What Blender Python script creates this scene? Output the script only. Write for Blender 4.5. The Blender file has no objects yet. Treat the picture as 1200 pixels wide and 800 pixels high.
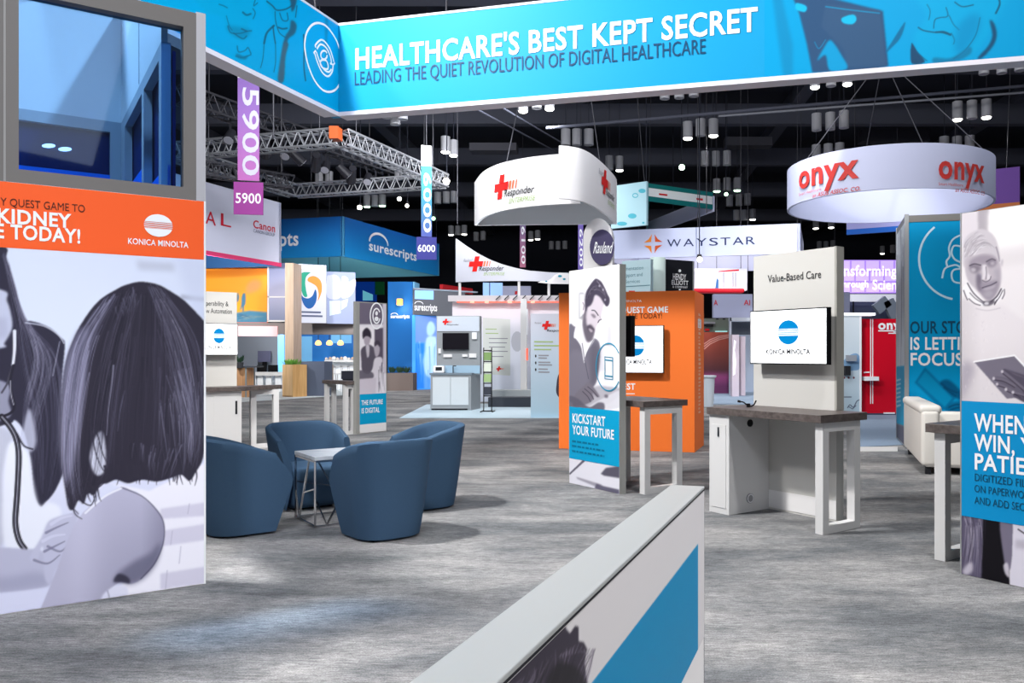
import bpy, bmesh, math, random
import numpy as np
from mathutils import Vector, Matrix

random.seed(4)
SC = bpy.context.scene
COL = SC.collection

# ------------------------------------------------------------------ camera, exposure, world, main lights
F, CX, HY, H = 960.0, 720.0, 414.0, 1.62        # focal length in px of a 1200x800 frame, principal column, horizon row, eye height
cam_d = bpy.data.cameras.new('camera')
cam_d.sensor_width = 36.0
cam_d.lens = F / 1200.0 * 36.0
cam_d.shift_x = (600.0 - CX) / 1200.0
cam_d.shift_y = (HY - 400.0) / 1200.0
cam_d.clip_end = 300
cam = bpy.data.objects.new('camera', cam_d)
cam.location = (0, 0, H)
cam.rotation_euler = (math.pi / 2, 0, 0)
COL.objects.link(cam)
SC.camera = cam
SC.view_settings.view_transform = 'Standard'
SC.view_settings.look = 'None'
SC.view_settings.exposure = 0.0
SC.view_settings.gamma = 1.0
SC.view_settings.use_curve_mapping = False
SC.cycles.max_bounces = 6
SC.cycles.diffuse_bounces = 3
SC.cycles.glossy_bounces = 3
SC.cycles.transparent_max_bounces = 12
SC.cycles.sample_clamp_indirect = 4.0
SC.cycles.use_denoising = True

world = bpy.data.worlds.new('hall_air')
world.use_nodes = True
world.node_tree.nodes['Background'].inputs[0].default_value = (0.80, 0.88, 1.0, 1)
world.node_tree.nodes['Background'].inputs[1].default_value = 0.09
SC.world = world

def aim(o, tgt):
    o.rotation_euler = (Vector(tgt) - o.location).to_track_quat('-Z', 'Y').to_euler()

def area(name, loc, tgt, sx, sy, power, col=(1, 1, 1), spread=math.pi):
    d = bpy.data.lights.new(name, 'AREA')
    d.shape = 'RECTANGLE'; d.size = sx; d.size_y = sy
    d.energy = power; d.color = col; d.spread = spread
    o = bpy.data.objects.new(name, d); COL.objects.link(o)
    o.location = loc; aim(o, tgt)
    return o

def spot(name, loc, tgt, power, deg, blend=.3, r=.12, col=(1, 1, 1)):
    d = bpy.data.lights.new(name, 'SPOT')
    d.energy = power; d.spot_size = math.radians(deg); d.spot_blend = blend
    d.shadow_soft_size = r; d.color = col
    o = bpy.data.objects.new(name, d); COL.objects.link(o)
    o.location = loc; aim(o, tgt)
    return o

area('key_rig_light', (-6.0, 6.4, 9.6), (0.2, 9.0, 0.8), .7, .7, 1560, (1.0, .985, .96))
area('left_rig_light', (-8.6, 4.6, 9.6), (-1.0, 9.5, 1.5), .7, .7, 420, (1, .98, .96))
area('front_fill_light', (1.6, -3.2, 6.5), (0.2, 8.0, 1.6), 5, 3, 60, (.90, .94, 1.0))
spot('right_wall_wash', (6.5, .8, 5.6), (.0, 2.9, .8), 1700, 42, .6, .3, (1, .98, .98))  # unseen spot added to brighten the right face of the divider wall
area('right_rig_light', (2.6, 4.0, 9.6), (2.4, 5.6, 0.0), .7, .7, 430, (1, .985, .96))
spot('banner_wash', (1.2, 5.2, 9.6), (-4.5, 8.6, 5.6), 2000, 46, .5, .2, (1, .99, .98))  # unseen spot added to lift the banner's left face
spot('story_fill_spot', (2.6, 8.6, 9.6), (6.0, 14, 2.0), 2100, 40, .5, .15, (1, .99, .98))  # added fill from out of view, brightens the story tower
area('front_left_light', (-1.2, -1.2, 8.6), (-3.6, 5.0, 2.0), .8, .8, 112, (.86, .91, 1.0), math.radians(70))
area('far_sign_light', (-5, 15.6, 9.6), (-7, 34, 4.0), 12, 2.5, 1000, (.93, .96, 1.0))  # unseen area lights added above the frame to brighten the far signs
area('far_sign_light', (7, 15.6, 9.6), (5, 34, 4.0), 12, 2.5, 420, (.93, .95, 1.0))
spot('booth_fill_spot', (-14.3, 27.4, 4.7), (-14.6, 33, 3.6), 1500, 110, .5, .08, (1, .98, .94))  # hidden spot added to brighten the mural booth
spot('aisle_spot', (-2.2, 10.6, 9.4), (-5.2, 16.2, 1.4), 900, 44, .6, .12, (1, .98, .96))  # added fill for the small totem and the left kiosk
spot('aisle_spot', (-1.2, 11.6, 9.5), (-1.4, 11.0, 0), 800, 42, .6, .12, (1, .98, .96))
spot('aisle_spot', (3.6, 10.0, 9.5), (3.5, 9.6, 0), 1000, 34, .5, .12, (1, .98, .96))
spot('aisle_spot', (-3.8, 12.8, 9.5), (-4.2, 12.4, 0), 700, 44, .6, .12, (1, .98, .96))
spot('lounge_spot', (-1.9, 6.9, 9.7), (-2.1, 7.6, 0), 520, 44, .6, .15, (1, .98, .96))
area('sign_wash', (-3.4, 21.0, 8.9), (-13.4, 29.6, 6.0), 3.0, 2.0, 170, (.95, .96, 1), math.radians(80))  # added area lights facing away from the camera, brighten the left signs
area('sign_wash', (-2.6, 24.0, 9.0), (-10.6, 40.0, 6.4), 3.0, 2.0, 330, (.95, .97, 1), math.radians(70))
spot('tower_side_spot', (6.0, 12.6, 9.4), (1.5, 14.0, 1.6), 1500, 26, .5, .12, (1, .97, .95))
spot('swirl_fill_spot', (-4.2, 24.0, 2.6), (-1.6, 20.2, 5.5), 700, 70, .6, .1, (.9, .96, 1))  # hidden spot added behind the headwall to lighten the sign's underside
spot('cafe_fill_spot', (-15.0, 34.4, 2.75), (-15.3, 38, 1.0), 260, 140, .6, .06, (.95, .97, 1))  # added fill spots hidden behind the beam, brighten the cafe
spot('cafe_fill_spot', (-12.3, 34.4, 2.75), (-12.3, 37, .6), 170, 140, .6, .06, (1, .97, .93))
spot('booth_fill_spot', (-8.0, 26.0, 7.6), (-10, 36, 2.0), 1000, 75, .5, .08, (.95, .97, 1))  # more unseen spots added to brighten the far booths
spot('booth_fill_spot', (-3.6, 17.6, 8.6), (-4.4, 25, 1.5), 1500, 60, .5, .08, (.97, .98, 1))
spot('booth_fill_spot', (3.4, 16.4, 8.6), (6.4, 24, 1.2), 900, 60, .5, .08, (.95, .97, 1))
spot('booth_fill_spot', (3.6, 22.0, 8.6), (4.4, 31, 2.0), 1500, 60, .5, .08, (1, .97, .95))

# ------------------------------------------------------------------ helpers
def lin(c):
    c = c / 255.0
    return c / 12.92 if c <= .04045 else ((c + .055) / 1.055) ** 2.4

def rgb(*c):
    return tuple(lin(v) for v in c) + (1.0,)

MATS = {}
def mat(name, c, rough=.55, metal=0.0, emit=0.0, spec=.2, bump=None):
    if name in MATS:
        return MATS[name]
    m = bpy.data.materials.new(name)
    m.use_nodes = True
    b = m.node_tree.nodes['Principled BSDF']
    col = rgb(*c)
    b.inputs['Base Color'].default_value = col
    b.inputs['Roughness'].default_value = rough
    b.inputs['Metallic'].default_value = metal
    b.inputs['Specular IOR Level'].default_value = spec
    if emit:
        b.inputs['Emission Color'].default_value = col
        b.inputs['Emission Strength'].default_value = emit
    if bump:
        nt = m.node_tree
        n = nt.nodes.new('ShaderNodeTexNoise'); n.inputs['Scale'].default_value = bump[0]
        tc = nt.nodes.new('ShaderNodeTexCoord')
        nt.links.new(tc.outputs['Object'], n.inputs['Vector'])
        bp = nt.nodes.new('ShaderNodeBump'); bp.inputs['Strength'].default_value = bump[1]
        nt.links.new(n.outputs['Fac'], bp.inputs['Height'])
        nt.links.new(bp.outputs['Normal'], b.inputs['Normal'])
        mr = nt.nodes.new('ShaderNodeMix'); mr.data_type = 'RGBA'
        mr.inputs['A'].default_value = tuple(v * .86 for v in col[:3]) + (1,)
        mr.inputs['B'].default_value = tuple(min(1, v * 1.1) for v in col[:3]) + (1,)
        nt.links.new(n.outputs['Fac'], mr.inputs['Factor'])
        nt.links.new(mr.outputs['Result'], b.inputs['Base Color'])
    MATS[name] = m
    return m

def streak_mat(name, c1, c2, scale, stretch, rough=.5, axis=0, rot=0.0, spec=.4):
    m = bpy.data.materials.new(name); m.use_nodes = True
    nt = m.node_tree; b = nt.nodes['Principled BSDF']
    tc = nt.nodes.new('ShaderNodeTexCoord'); mp = nt.nodes.new('ShaderNodeMapping')
    mp.inputs['Rotation'].default_value = (0, 0, rot)
    s = [scale * stretch] * 3; s[axis] = scale
    mp.inputs['Scale'].default_value = s
    n = nt.nodes.new('ShaderNodeTexNoise'); n.inputs['Scale'].default_value = 1.0
    n.inputs['Detail'].default_value = 6
    cr = nt.nodes.new('ShaderNodeValToRGB')
    cr.color_ramp.elements[0].position = .3; cr.color_ramp.elements[0].color = rgb(*c1)
    cr.color_ramp.elements[1].position = .7; cr.color_ramp.elements[1].color = rgb(*c2)
    nt.links.new(tc.outputs['Object'], mp.inputs['Vector']); nt.links.new(mp.outputs['Vector'], n.inputs['Vector'])
    nt.links.new(n.outputs['Fac'], cr.inputs['Fac']); nt.links.new(cr.outputs['Color'], b.inputs['Base Color'])
    b.inputs['Roughness'].default_value = rough; b.inputs['Specular IOR Level'].default_value = spec
    MATS[name] = m
    return m

def grad_mat(name, stops, z0, z1, rough=.6, emit=0.0):
    """colour that changes along the height of a surface (graded ink on the banners)"""
    m = bpy.data.materials.new(name); m.use_nodes = True
    nt = m.node_tree; b = nt.nodes['Principled BSDF']
    g = nt.nodes.new('ShaderNodeNewGeometry'); sp = nt.nodes.new('ShaderNodeSeparateXYZ')
    mr = nt.nodes.new('ShaderNodeMapRange'); mr.inputs[1].default_value = z0; mr.inputs[2].default_value = z1
    cr = nt.nodes.new('ShaderNodeValToRGB')
    els = cr.color_ramp.elements
    els[0].position = stops[0][0]; els[0].color = rgb(*stops[0][1])
    els[1].position = stops[-1][0]; els[1].color = rgb(*stops[-1][1])
    for p, c in stops[1:-1]:
        e = els.new(p); e.color = rgb(*c)
    nt.links.new(g.outputs['Position'], sp.inputs[0]); nt.links.new(sp.outputs['Z'], mr.inputs[0])
    nt.links.new(mr.outputs[0], cr.inputs['Fac']); nt.links.new(cr.outputs['Color'], b.inputs['Base Color'])
    b.inputs['Roughness'].default_value = rough
    if emit:
        nt.links.new(cr.outputs['Color'], b.inputs['Emission Color']); b.inputs['Emission Strength'].default_value = emit
    MATS[name] = m
    return m

def fl(px, py):
    Y = F * H / (py - HY)
    return ((px - CX) / F * Y, Y)
def at(px, Y): return ((px - CX) / F * Y, Y)
def zat(py, Y): return H - (py - HY) / F * Y

XF = {}
def prop(o, label=None, cat=None, group=None, kind=None):
    if label: o['label'] = label
    if cat: o['category'] = cat
    if group: o['group'] = group
    if kind: o['kind'] = kind
    return o

def thing(name, label, cat, loc=(0, 0, 0), rotz=0.0, group=None):
    o = bpy.data.objects.new(name, None); COL.objects.link(o)
    o.empty_display_size = .1
    o.location = loc; o.rotation_euler = (0, 0, rotz)
    XF[o.name] = Matrix.Translation(Vector(loc)) @ Matrix.Rotation(rotz, 4, 'Z')
    return prop(o, label, cat, group)

def link_mesh(name, verts, faces, m, parent=None, smooth=False, local=False, bevel=0, solid=True, kind=None, label=None, seg=2):
    me = bpy.data.meshes.new(name)
    if parent is not None and not local:
        inv = XF[parent.name].inverted()
        verts = [inv @ Vector(v) for v in verts]
    me.from_pydata([tuple(v) for v in verts], [], faces)
    if solid:
        bm = bmesh.new(); bm.from_mesh(me)
        bmesh.ops.recalc_face_normals(bm, faces=bm.faces)
        bm.to_mesh(me); bm.free()
    me.materials.append(m)
    if smooth:
        me.polygons.foreach_set('use_smooth', [True] * len(me.polygons))
    o = bpy.data.objects.new(name, me); COL.objects.link(o)
    if parent is not None:
        o.parent = parent
        XF[o.name] = XF[parent.name]
    else:
        XF[o.name] = Matrix.Identity(4)
    if bevel:
        bv = o.modifiers.new('bevel', 'BEVEL'); bv.width = bevel; bv.segments = seg; bv.limit_method = 'ANGLE'
    return prop(o, label=label, kind=kind)

class MB:
    def __init__(s): s.v = []; s.f = []
    def add(s, vs, fs):
        n = len(s.v); s.v += [tuple(v) for v in vs]; s.f += [tuple(i + n for i in f) for f in fs]; return s
    def box8(s, p):
        return s.add(p, [(0, 1, 2, 3), (7, 6, 5, 4), (0, 4, 5, 1), (1, 5, 6, 2), (2, 6, 7, 3), (3, 7, 4, 0)])
    def box(s, x0, x1, y0, y1, z0, z1):
        return s.box8([(x0, y0, z0), (x1, y0, z0), (x1, y1, z0), (x0, y1, z0), (x0, y0, z1), (x1, y0, z1), (x1, y1, z1), (x0, y1, z1)])
    def prism(s, poly, z0, z1):
        n = len(poly)
        return s.add([(x, y, z0) for x, y in poly] + [(x, y, z1) for x, y in poly],
                     [tuple(range(n))[::-1], tuple(range(n, 2 * n))] + [(i, (i + 1) % n, n + (i + 1) % n, n + i) for i in range(n)])
    def bar(s, p, q, w, h=None):
        p, q = Vector(p), Vector(q); h = h or w
        d = (q - p).normalized()
        up = Vector((0, 0, 1)) if abs(d.z) < .95 else Vector((1, 0, 0))
        a = d.cross(up).normalized() * w / 2; b = a.cross(d).normalized() * h / 2
        return s.box8([p - a - b, p + a - b, p + a + b, p - a + b, q - a - b, q + a - b, q + a + b, q - a + b])
    def tube(s, p, q, r, n=8, r2=None):
        p, q = Vector(p), Vector(q); r2 = r if r2 is None else r2
        d = (q - p).normalized()
        up = Vector((0, 0, 1)) if abs(d.z) < .95 else Vector((1, 0, 0))
        a = d.cross(up).normalized(); b = a.cross(d).normalized()
        vs = []
        for c, rr in ((p, r), (q, r2)):
            for i in range(n):
                t = 2 * math.pi * i / n
                vs.append(c + a * math.cos(t) * rr + b * math.sin(t) * rr)
        return s.add(vs, [tuple(range(n))[::-1], tuple(range(n, 2 * n))] + [(i, (i + 1) % n, n + (i + 1) % n, n + i) for i in range(n)])
    def pipe(s, pts, r, n=8):
        for i in range(len(pts) - 1): s.tube(pts[i], pts[i + 1], r, n)
        return s
    def lathe(s, prof, c, n=16):
        k = len(prof); vs = []; fs = []
        for i in range(n):
            t = 2 * math.pi * i / n
            for r, z in prof: vs.append((c[0] + r * math.cos(t), c[1] + r * math.sin(t), c[2] + z))
        for i in range(n):
            for j in range(k - 1):
                a, b = i * k + j, ((i + 1) % n) * k + j
                fs.append((a, b, b + 1, a + 1))
        fs.append(tuple(i * k for i in range(n))[::-1]); fs.append(tuple(i * k + k - 1 for i in range(n)))
        return s.add(vs, fs)
    def blob(s, c, r, n=8, squash=(1, 1, 1), jit=0.0):
        vs = []; fs = []
        for i in range(1, n):
            ph = math.pi * i / n
            for j in range(2 * n):
                th = math.pi * j / n
                k = r * (1 + jit * (random.random() - .5))
                vs.append((c[0] + k * squash[0] * math.sin(ph) * math.cos(th), c[1] + k * squash[1] * math.sin(ph) * math.sin(th), c[2] + k * squash[2] * math.cos(ph)))
        m = 2 * n
        for i in range(n - 2):
            for j in range(m):
                fs.append((i * m + j, i * m + (j + 1) % m, (i + 1) * m + (j + 1) % m, (i + 1) * m + j))
        fs.append(tuple(range(m))[::-1]); fs.append(tuple((n - 2) * m + j for j in range(m)))
        return s.add(vs, fs)
    def build(s, name, m, parent=None, **k):
        return link_mesh(name, s.v, s.f, m, parent, **k)

class Fr:
    """plan frame: origin, first and second horizontal axis"""
    def __init__(s, o, az):
        s.o = o
        t = math.radians(az)
        s.e1 = (math.sin(t), math.cos(t)); s.e2 = (math.cos(t), -math.sin(t))
    def p(s, a, b): return (s.o[0] + a * s.e1[0] + b * s.e2[0], s.o[1] + a * s.e1[1] + b * s.e2[1])
    def box(s, mb, a0, a1, b0, b1, z0, z1):
        P = [s.p(a0, b0), s.p(a1, b0), s.p(a1, b1), s.p(a0, b1)]
        return mb.prism(P, z0, z1)
    def v(s, a, b, z): return s.p(a, b) + (z,)

class Surf:
    """an upright surface over a plan polyline; u runs along it in metres"""
    def __init__(s, pts):
        s.pts = [Vector((p[0], p[1])) for p in pts]
        s.cum = [0.0]
        for i in range(len(s.pts) - 1): s.cum.append(s.cum[-1] + (s.pts[i + 1] - s.pts[i]).length)
        s.L = s.cum[-1]
        s.flat = len(s.pts) == 2
    def seg(s, u):
        for i in range(len(s.pts) - 2):
            if u < s.cum[i + 1]: return i
        return len(s.pts) - 2
    def xy(s, u):
        i = s.seg(u); d = (s.pts[i + 1] - s.pts[i]).normalized()
        return s.pts[i] + d * (u - s.cum[i]), d
    def pt(s, u, z, off=0.0):
        p, d = s.xy(u)
        n = Vector((d.y, -d.x))
        if n.dot(-p) < 0 and s.flat: n = -n
        elif not s.flat and s.sgn * 1 < 0: n = -n
        p = p + n * off
        return (p.x, p.y, z)
    sgn = 1
    def u_of(s, px):
        if s.flat:
            k = (px - CX) / F; a, d = s.pts[0], (s.pts[1] - s.pts[0]).normalized()
            return (k * a.y - a.x) / (d.x - k * d.y)
        best = None; N = 800; prev = None
        for i in range(N + 1):
            u = s.L * i / N; p, _ = s.xy(u); q = p.x / p.y * F + CX
            if prev is not None and (prev[1] - px) * (q - px) <= 0:
                return prev[0] + (u - prev[0]) * ((px - prev[1]) / (q - prev[1] + 1e-9))
            prev = (u, q)
            if best is None or abs(q - px) < best[0]: best = (abs(q - px), u)
        return best[1]
    def uv(s, px, py):
        u = s.u_of(px); p, _ = s.xy(u)
        return u, H - (py - HY) / F * p.y
    def px(s, u, z):
        p, _ = s.xy(u)
        return CX + p.x / p.y * F, HY - (z - H) / p.y * F

def slab(sf, u0, u1, z0, z1, th, name, m, parent=None, off=0.0, **k):
    mb = MB()
    mb.box8([sf.pt(u0, z0, off), sf.pt(u1, z0, off), sf.pt(u1, z0, off - th), sf.pt(u0, z0, off - th),
             sf.pt(u0, z1, off), sf.pt(u1, z1, off), sf.pt(u1, z1, off - th), sf.pt(u0, z1, off - th)])
    return mb.build(name, m, parent, **k)

def decal(sf, polys, name, m, parent, off=.003, pix=True, **k):
    """flat print lying on a surface; polys in photograph pixels (pix) or in (u,z) metres"""
    mb = MB()
    for poly in polys:
        P = [sf.uv(*q) for q in poly] if pix else poly
        mb.add([sf.pt(u, z, off) for u, z in P], [tuple(range(len(P)))])
    k.setdefault('solid', False)
    return mb.build(name, m, parent, **k)

def disc(cx, cy, rx, ry, n=28, a0=0, a1=360):
    return [(cx + rx * math.cos(math.radians(a0 + (a1 - a0) * i / n)), cy + ry * math.sin(math.radians(a0 + (a1 - a0) * i / n))) for i in range(n + (0 if a1 - a0 == 360 else 1))]

def ringline(sf, pts, w, name, m, parent, off=.004, closed=False, pix=True):
    """a drawn line of constant width (metres) on a surface"""
    P = [Vector(sf.uv(*q)) if pix else Vector(q) for q in pts]
    if len(P) >= 5: P = [Vector((float(q[0]), float(q[1]))) for q in Canvas.smooth([tuple(q) for q in P], 4, closed)]
    if closed: P = P + [P[0]]
    mb = MB()
    L = []; R = []
    for i, p in enumerate(P):
        if closed:
            a, b = P[i - 1] if i else P[-2], P[i + 1] if i < len(P) - 1 else P[1]
        else:
            a, b = P[max(0, i - 1)], P[min(len(P) - 1, i + 1)]
        d = (b - a).normalized(); n = Vector((-d.y, d.x)) * w / 2
        L.append(p + n); R.append(p - n)
    n = len(P)
    mb.add([sf.pt(q.x, q.y, off) for q in L] + [sf.pt(q.x, q.y, off) for q in R], [(i, i + 1, n + i + 1, n + i) for i in range(n - 1)])
    return mb.build(name, m, parent, solid=False)

TX = {}
def glyphs(body, bold):
    key = (body, bold)
    if key in TX: return TX[key]
    c = bpy.data.curves.new('t', 'FONT'); c.body = body; c.offset = bold * .62; c.space_character = 1.0 + bold * 1.6; c.resolution_u = 3
    o = bpy.data.objects.new('t', c); COL.objects.link(o)
    dg = bpy.context.evaluated_depsgraph_get()
    me = o.evaluated_get(dg).to_mesh()
    vs = [(v.co.x, v.co.y) for v in me.vertices]; fs = [tuple(p.vertices) for p in me.polygons]
    o.evaluated_get(dg).to_mesh_clear()
    bpy.data.objects.remove(o); bpy.data.curves.remove(c)
    TX[key] = (vs, fs)
    return TX[key]
CAP = None
def text_uv(sf, body, u0, u1, z0, z1, m, parent, bold=0.0, name='lettering', off=.004, turn=False, slant=0.0, flip=False):
    global CAP
    if CAP is None: CAP = max(v[1] for v in glyphs('H', 0.0)[0])
    vs, fs = glyphs(body, bold)
    x0 = min(v[0] for v in vs); x1 = max(v[0] for v in vs)
    out = []
    for x, y in vs:
        if turn:       # reads downwards, letter tops to the right
            a = (x - x0) / (x1 - x0); b = y / CAP
            out.append(sf.pt(u0 + (u1 - u0) * b, z1 + (z0 - z1) * a, off))
        else:
            a = (x - x0) / (x1 - x0); b = y / CAP
            out.append(sf.pt(u0 + (u1 - u0) * a + slant * b * (z1 - z0), z0 + (z1 - z0) * b, off))
    return link_mesh(name, out, fs, m, parent, solid=False)
def text(sf, body, pl, pr, pb, pc, m, parent, bold=0.0, **k):
    """pl/pr: left and right pixel columns, pb/pc: baseline and cap line rows at the left end"""
    u0, z0 = sf.uv(pl, pb); _, z1 = sf.uv(pl, pc); u1 = sf.u_of(pr)
    return text_uv(sf, body, u0, u1, z0, z1, m, parent, bold, **k)

# ------------------------------------------------------------------ a small painter for the photographs PRINTED on the panels
class Canvas:
    def __init__(s, x0, y0, x1, y1, k=2.0, bg=(255, 255, 255)):
        s.x0, s.y0, s.k = x0, y0, k
        s.w = int((x1 - x0) * k); s.h = int((y1 - y0) * k)
        s.a = np.zeros((s.h, s.w, 3), np.float32); s.a[:] = bg
        s.X, s.Y = np.meshgrid(x0 + (np.arange(s.w) + .5) / k, y0 + (np.arange(s.h) + .5) / k)
    @staticmethod
    def smooth(P, n=6, closed=True):
        P = np.array(P, float); N = len(P); out = []
        rng = range(N) if closed else range(N - 1)
        for i in rng:
            if closed: p0, p1, p2, p3 = P[i - 1], P[i], P[(i + 1) % N], P[(i + 2) % N]
            else: p0, p1, p2, p3 = P[max(0, i - 1)], P[i], P[i + 1], P[min(N - 1, i + 2)]
            for j in range(n):
                t = j / n
                out.append(.5 * ((2 * p1) + (p2 - p0) * t + (2 * p0 - 5 * p1 + 4 * p2 - p3) * t * t + (3 * p1 - p0 - 3 * p2 + p3) * t ** 3))
        if not closed: out.append(P[-1])
        return np.array(out)
    def win(s, P, pad):
        i0 = max(0, int((P[:, 0].min() - pad - s.x0) * s.k)); i1 = min(s.w, int((P[:, 0].max() + pad - s.x0) * s.k) + 2)
        j0 = max(0, int((P[:, 1].min() - pad - s.y0) * s.k)); j1 = min(s.h, int((P[:, 1].max() + pad - s.y0) * s.k) + 2)
        return slice(j0, max(j0, j1)), slice(i0, max(i0, i1))
    def blur(s, m, r):
        r = int(round(r * s.k))
        if r < 1: return m
        for _ in range(2):
            for ax in (0, 1):
                p = np.pad(m, [(r + 1, r) if a == ax else (0, 0) for a in (0, 1)], mode='edge')
                c = np.cumsum(p, axis=ax)
                n = m.shape[ax]
                if ax == 0: m = (c[2 * r + 1:2 * r + 1 + n] - c[:n]) / (2 * r + 1)
                else: m = (c[:, 2 * r + 1:2 * r + 1 + n] - c[:, :n]) / (2 * r + 1)
        return m
    def put(s, wy, wx, m, col):
        if callable(col): c = col(s.X[wy, wx], s.Y[wy, wx])
        else: c = np.array(col, np.float32)
        s.a[wy, wx] = s.a[wy, wx] * (1 - m[..., None]) + c * m[..., None]
    def fill(s, P, col, alpha=1.0, blur=.4, sm=True):
        P = s.smooth(P) if sm else np.array(P, float)
        wy, wx = s.win(P, 3 + 3 * blur)
        X, Y = s.X[wy, wx], s.Y[wy, wx]
        if X.size == 0: return
        ins = np.zeros(X.shape, bool)
        for i in range(len(P)):
            (ax, ay), (bx, by) = P[i - 1], P[i]
            if ay == by: continue
            c = (ay > Y) != (by > Y)
            ins ^= c & (X < (bx - ax) * (Y - ay) / (by - ay) + ax)
        s.put(wy, wx, s.blur(ins.astype(np.float32), blur) * alpha, col)
    def line(s, P, w, col, alpha=1.0, sm=True, w2=None, soft=.5):
        P = s.smooth(P, 5, False) if sm and len(P) > 2 else np.array(P, float)
        w2 = w if w2 is None else w2
        wy, wx = s.win(P, max(w, w2) + 1)
        X, Y = s.X[wy, wx], s.Y[wy, wx]
        if X.size == 0: return
        m = np.zeros(X.shape, np.float32); n = len(P) - 1
        for i in range(n):
            a, b = P[i], P[i + 1]; d = b - a; l2 = (d * d).sum() + 1e-6
            t = np.clip(((X - a[0]) * d[0] + (Y - a[1]) * d[1]) / l2, 0, 1)
            ds = np.hypot(X - a[0] - t * d[0], Y - a[1] - t * d[1])
            hw = (w + (w2 - w) * (i + t) / n) / 2
            m = np.maximum(m, np.clip((hw - ds) / soft + .5, 0, 1) * np.minimum(1, hw * 2 / soft + .15))
        s.put(wy, wx, m * alpha, col)
    def strands(s, A, B, n, cols, w=.8, alpha=.5, jit=2.0, seed=1):
        r = random.Random(seed); A = np.array(A, float); B = np.array(B, float)
        for i in range(n):
            t = r.random(); P = A * (1 - t) + B * t + np.array([[r.uniform(-jit, jit), r.uniform(-jit, jit)] for _ in A])
            a, b = sorted((r.random(), r.random())); 
            if b - a < .3: a, b = max(0, a - .2), min(1, b + .2)
            Q = s.smooth(P, 6, False); Q = Q[int(a * (len(Q) - 1)):int(b * (len(Q) - 1)) + 1]
            if len(Q) < 3: continue
            s.line(Q, w * r.uniform(.6, 1.5), r.choice(cols), alpha * r.uniform(.4, 1), sm=False, w2=.3)
    def sample(s, px, py):
        fx = np.clip((px - s.x0) * s.k - .5, 0, s.w - 1.001); fy = np.clip((py - s.y0) * s.k - .5, 0, s.h - 1.001)
        i = fx.astype(int); j = fy.astype(int); tx = (fx - i)[..., None]; ty = (fy - j)[..., None]
        a = s.a
        return (a[j, i] * (1 - tx) + a[j, i + 1] * tx) * (1 - ty) + (a[j + 1, i] * (1 - tx) + a[j + 1, i + 1] * tx) * ty

def print_mat():
    if 'printed_graphic' in MATS: return MATS['printed_graphic']
    m = bpy.data.materials.new('printed_graphic'); m.use_nodes = True
    nt = m.node_tree; b = nt.nodes['Principled BSDF']
    at_ = nt.nodes.new('ShaderNodeAttribute'); at_.attribute_name = 'ink'
    nt.links.new(at_.outputs['Color'], b.inputs['Base Color'])
    b.inputs['Roughness'].default_value = .5; b.inputs['Specular IOR Level'].default_value = .12
    MATS['printed_graphic'] = m
    return m

def printed(sf, cv, u0, u1, z0, z1, name, parent, step, off=.003, label=None):
    """a flat print on a panel, its ink stored per vertex on a fine grid"""
    nu = max(2, int(abs(u1 - u0) / step)); nz = max(2, int((z1 - z0) / step))
    us = np.linspace(u0, u1, nu + 1); zs = np.linspace(z0, z1, nz + 1)
    base = np.array([sf.pt(u, 0, off) for u in us]); 
    V = np.zeros((nz + 1, nu + 1, 3)); V[:, :, 0] = base[:, 0]; V[:, :, 1] = base[:, 1]; V[:, :, 2] = zs[:, None]
    px = CX + V[..., 0] / V[..., 1] * F; py = HY - (V[..., 2] - H) / V[..., 1] * F
    c = 0
    ex = np.abs(np.gradient(px, axis=1)) * .25; ey = np.abs(np.gradient(py, axis=0)) * .25
    for a in (-1, 1):
        for b in (-1, 1): c = c + cv.sample(px + a * ex, py + b * ey) / (4 * 255.0)
    c = np.where(c <= .04045, c / 12.92, ((c + .055) / 1.055) ** 2.4)
    loc = XF[parent.name].inverted()
    flat = V.reshape(-1, 3)
    R = np.array(loc.to_3x3()); T = np.array(loc.translation)
    flat = flat @ R.T + T
    idx = np.arange((nz + 1) * (nu + 1)).reshape(nz + 1, nu + 1)
    q = np.stack([idx[:-1, :-1], idx[:-1, 1:], idx[1:, 1:], idx[1:, :-1]], -1).reshape(-1, 4)
    me = bpy.data.meshes.new(name)
    me.from_pydata(flat.tolist(), [], q.tolist())
    ca = me.color_attributes.new('ink', 'FLOAT_COLOR', 'POINT')
    col = np.ones((flat.shape[0], 4), np.float32); col[:, :3] = c.reshape(-1, 3)
    ca.data.foreach_set('color', col.ravel())
    me.materials.append(print_mat())
    o = bpy.data.objects.new(name, me); COL.objects.link(o); o.parent = parent; XF[o.name] = XF[parent.name]
    return prop(o, label=label)

# ------------------------------------------------------------------ shared materials
WHITE = mat('white_laminate', (212, 211, 211), .45)
PANELW = mat('panel_white', (232, 230, 230), .5)
ALU = mat('aluminium', (176, 178, 180), .35, .55)
ALUD = mat('aluminium_grey', (128, 127, 125), .45, .4)
BLACK = mat('black_plastic', (16, 16, 18), .4)
DARK = mat('dark_steel', (34, 35, 40), .6)
INKW = mat('ink_white', (245, 246, 250), .5)
INKK = mat('ink_charcoal', (42, 42, 46), .5)
CYAN = mat('ink_cyan', (0, 158, 205), .5)
DEEPT = mat('ink_deep_teal', (10, 74, 104), .5)
ORANGE = mat('ink_orange', (246, 104, 40), .5)
RED = mat('ink_red', (214, 36, 44), .5)
SCREEN = mat('screen_white', (250, 252, 255), .3, emit=.75)
SCRINKB = mat('screen_blue', (0, 124, 188), .3, emit=.2)
SCRINKK = mat('screen_black', (30, 30, 34), .3)
CHROME = mat('chrome', (205, 205, 208), .16, 1.0)
WOODTOP = streak_mat('dark_wood_laminate', (70, 62, 60), (104, 95, 92), 1.2, 22, .42, 0, math.radians(-52.5))
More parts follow.
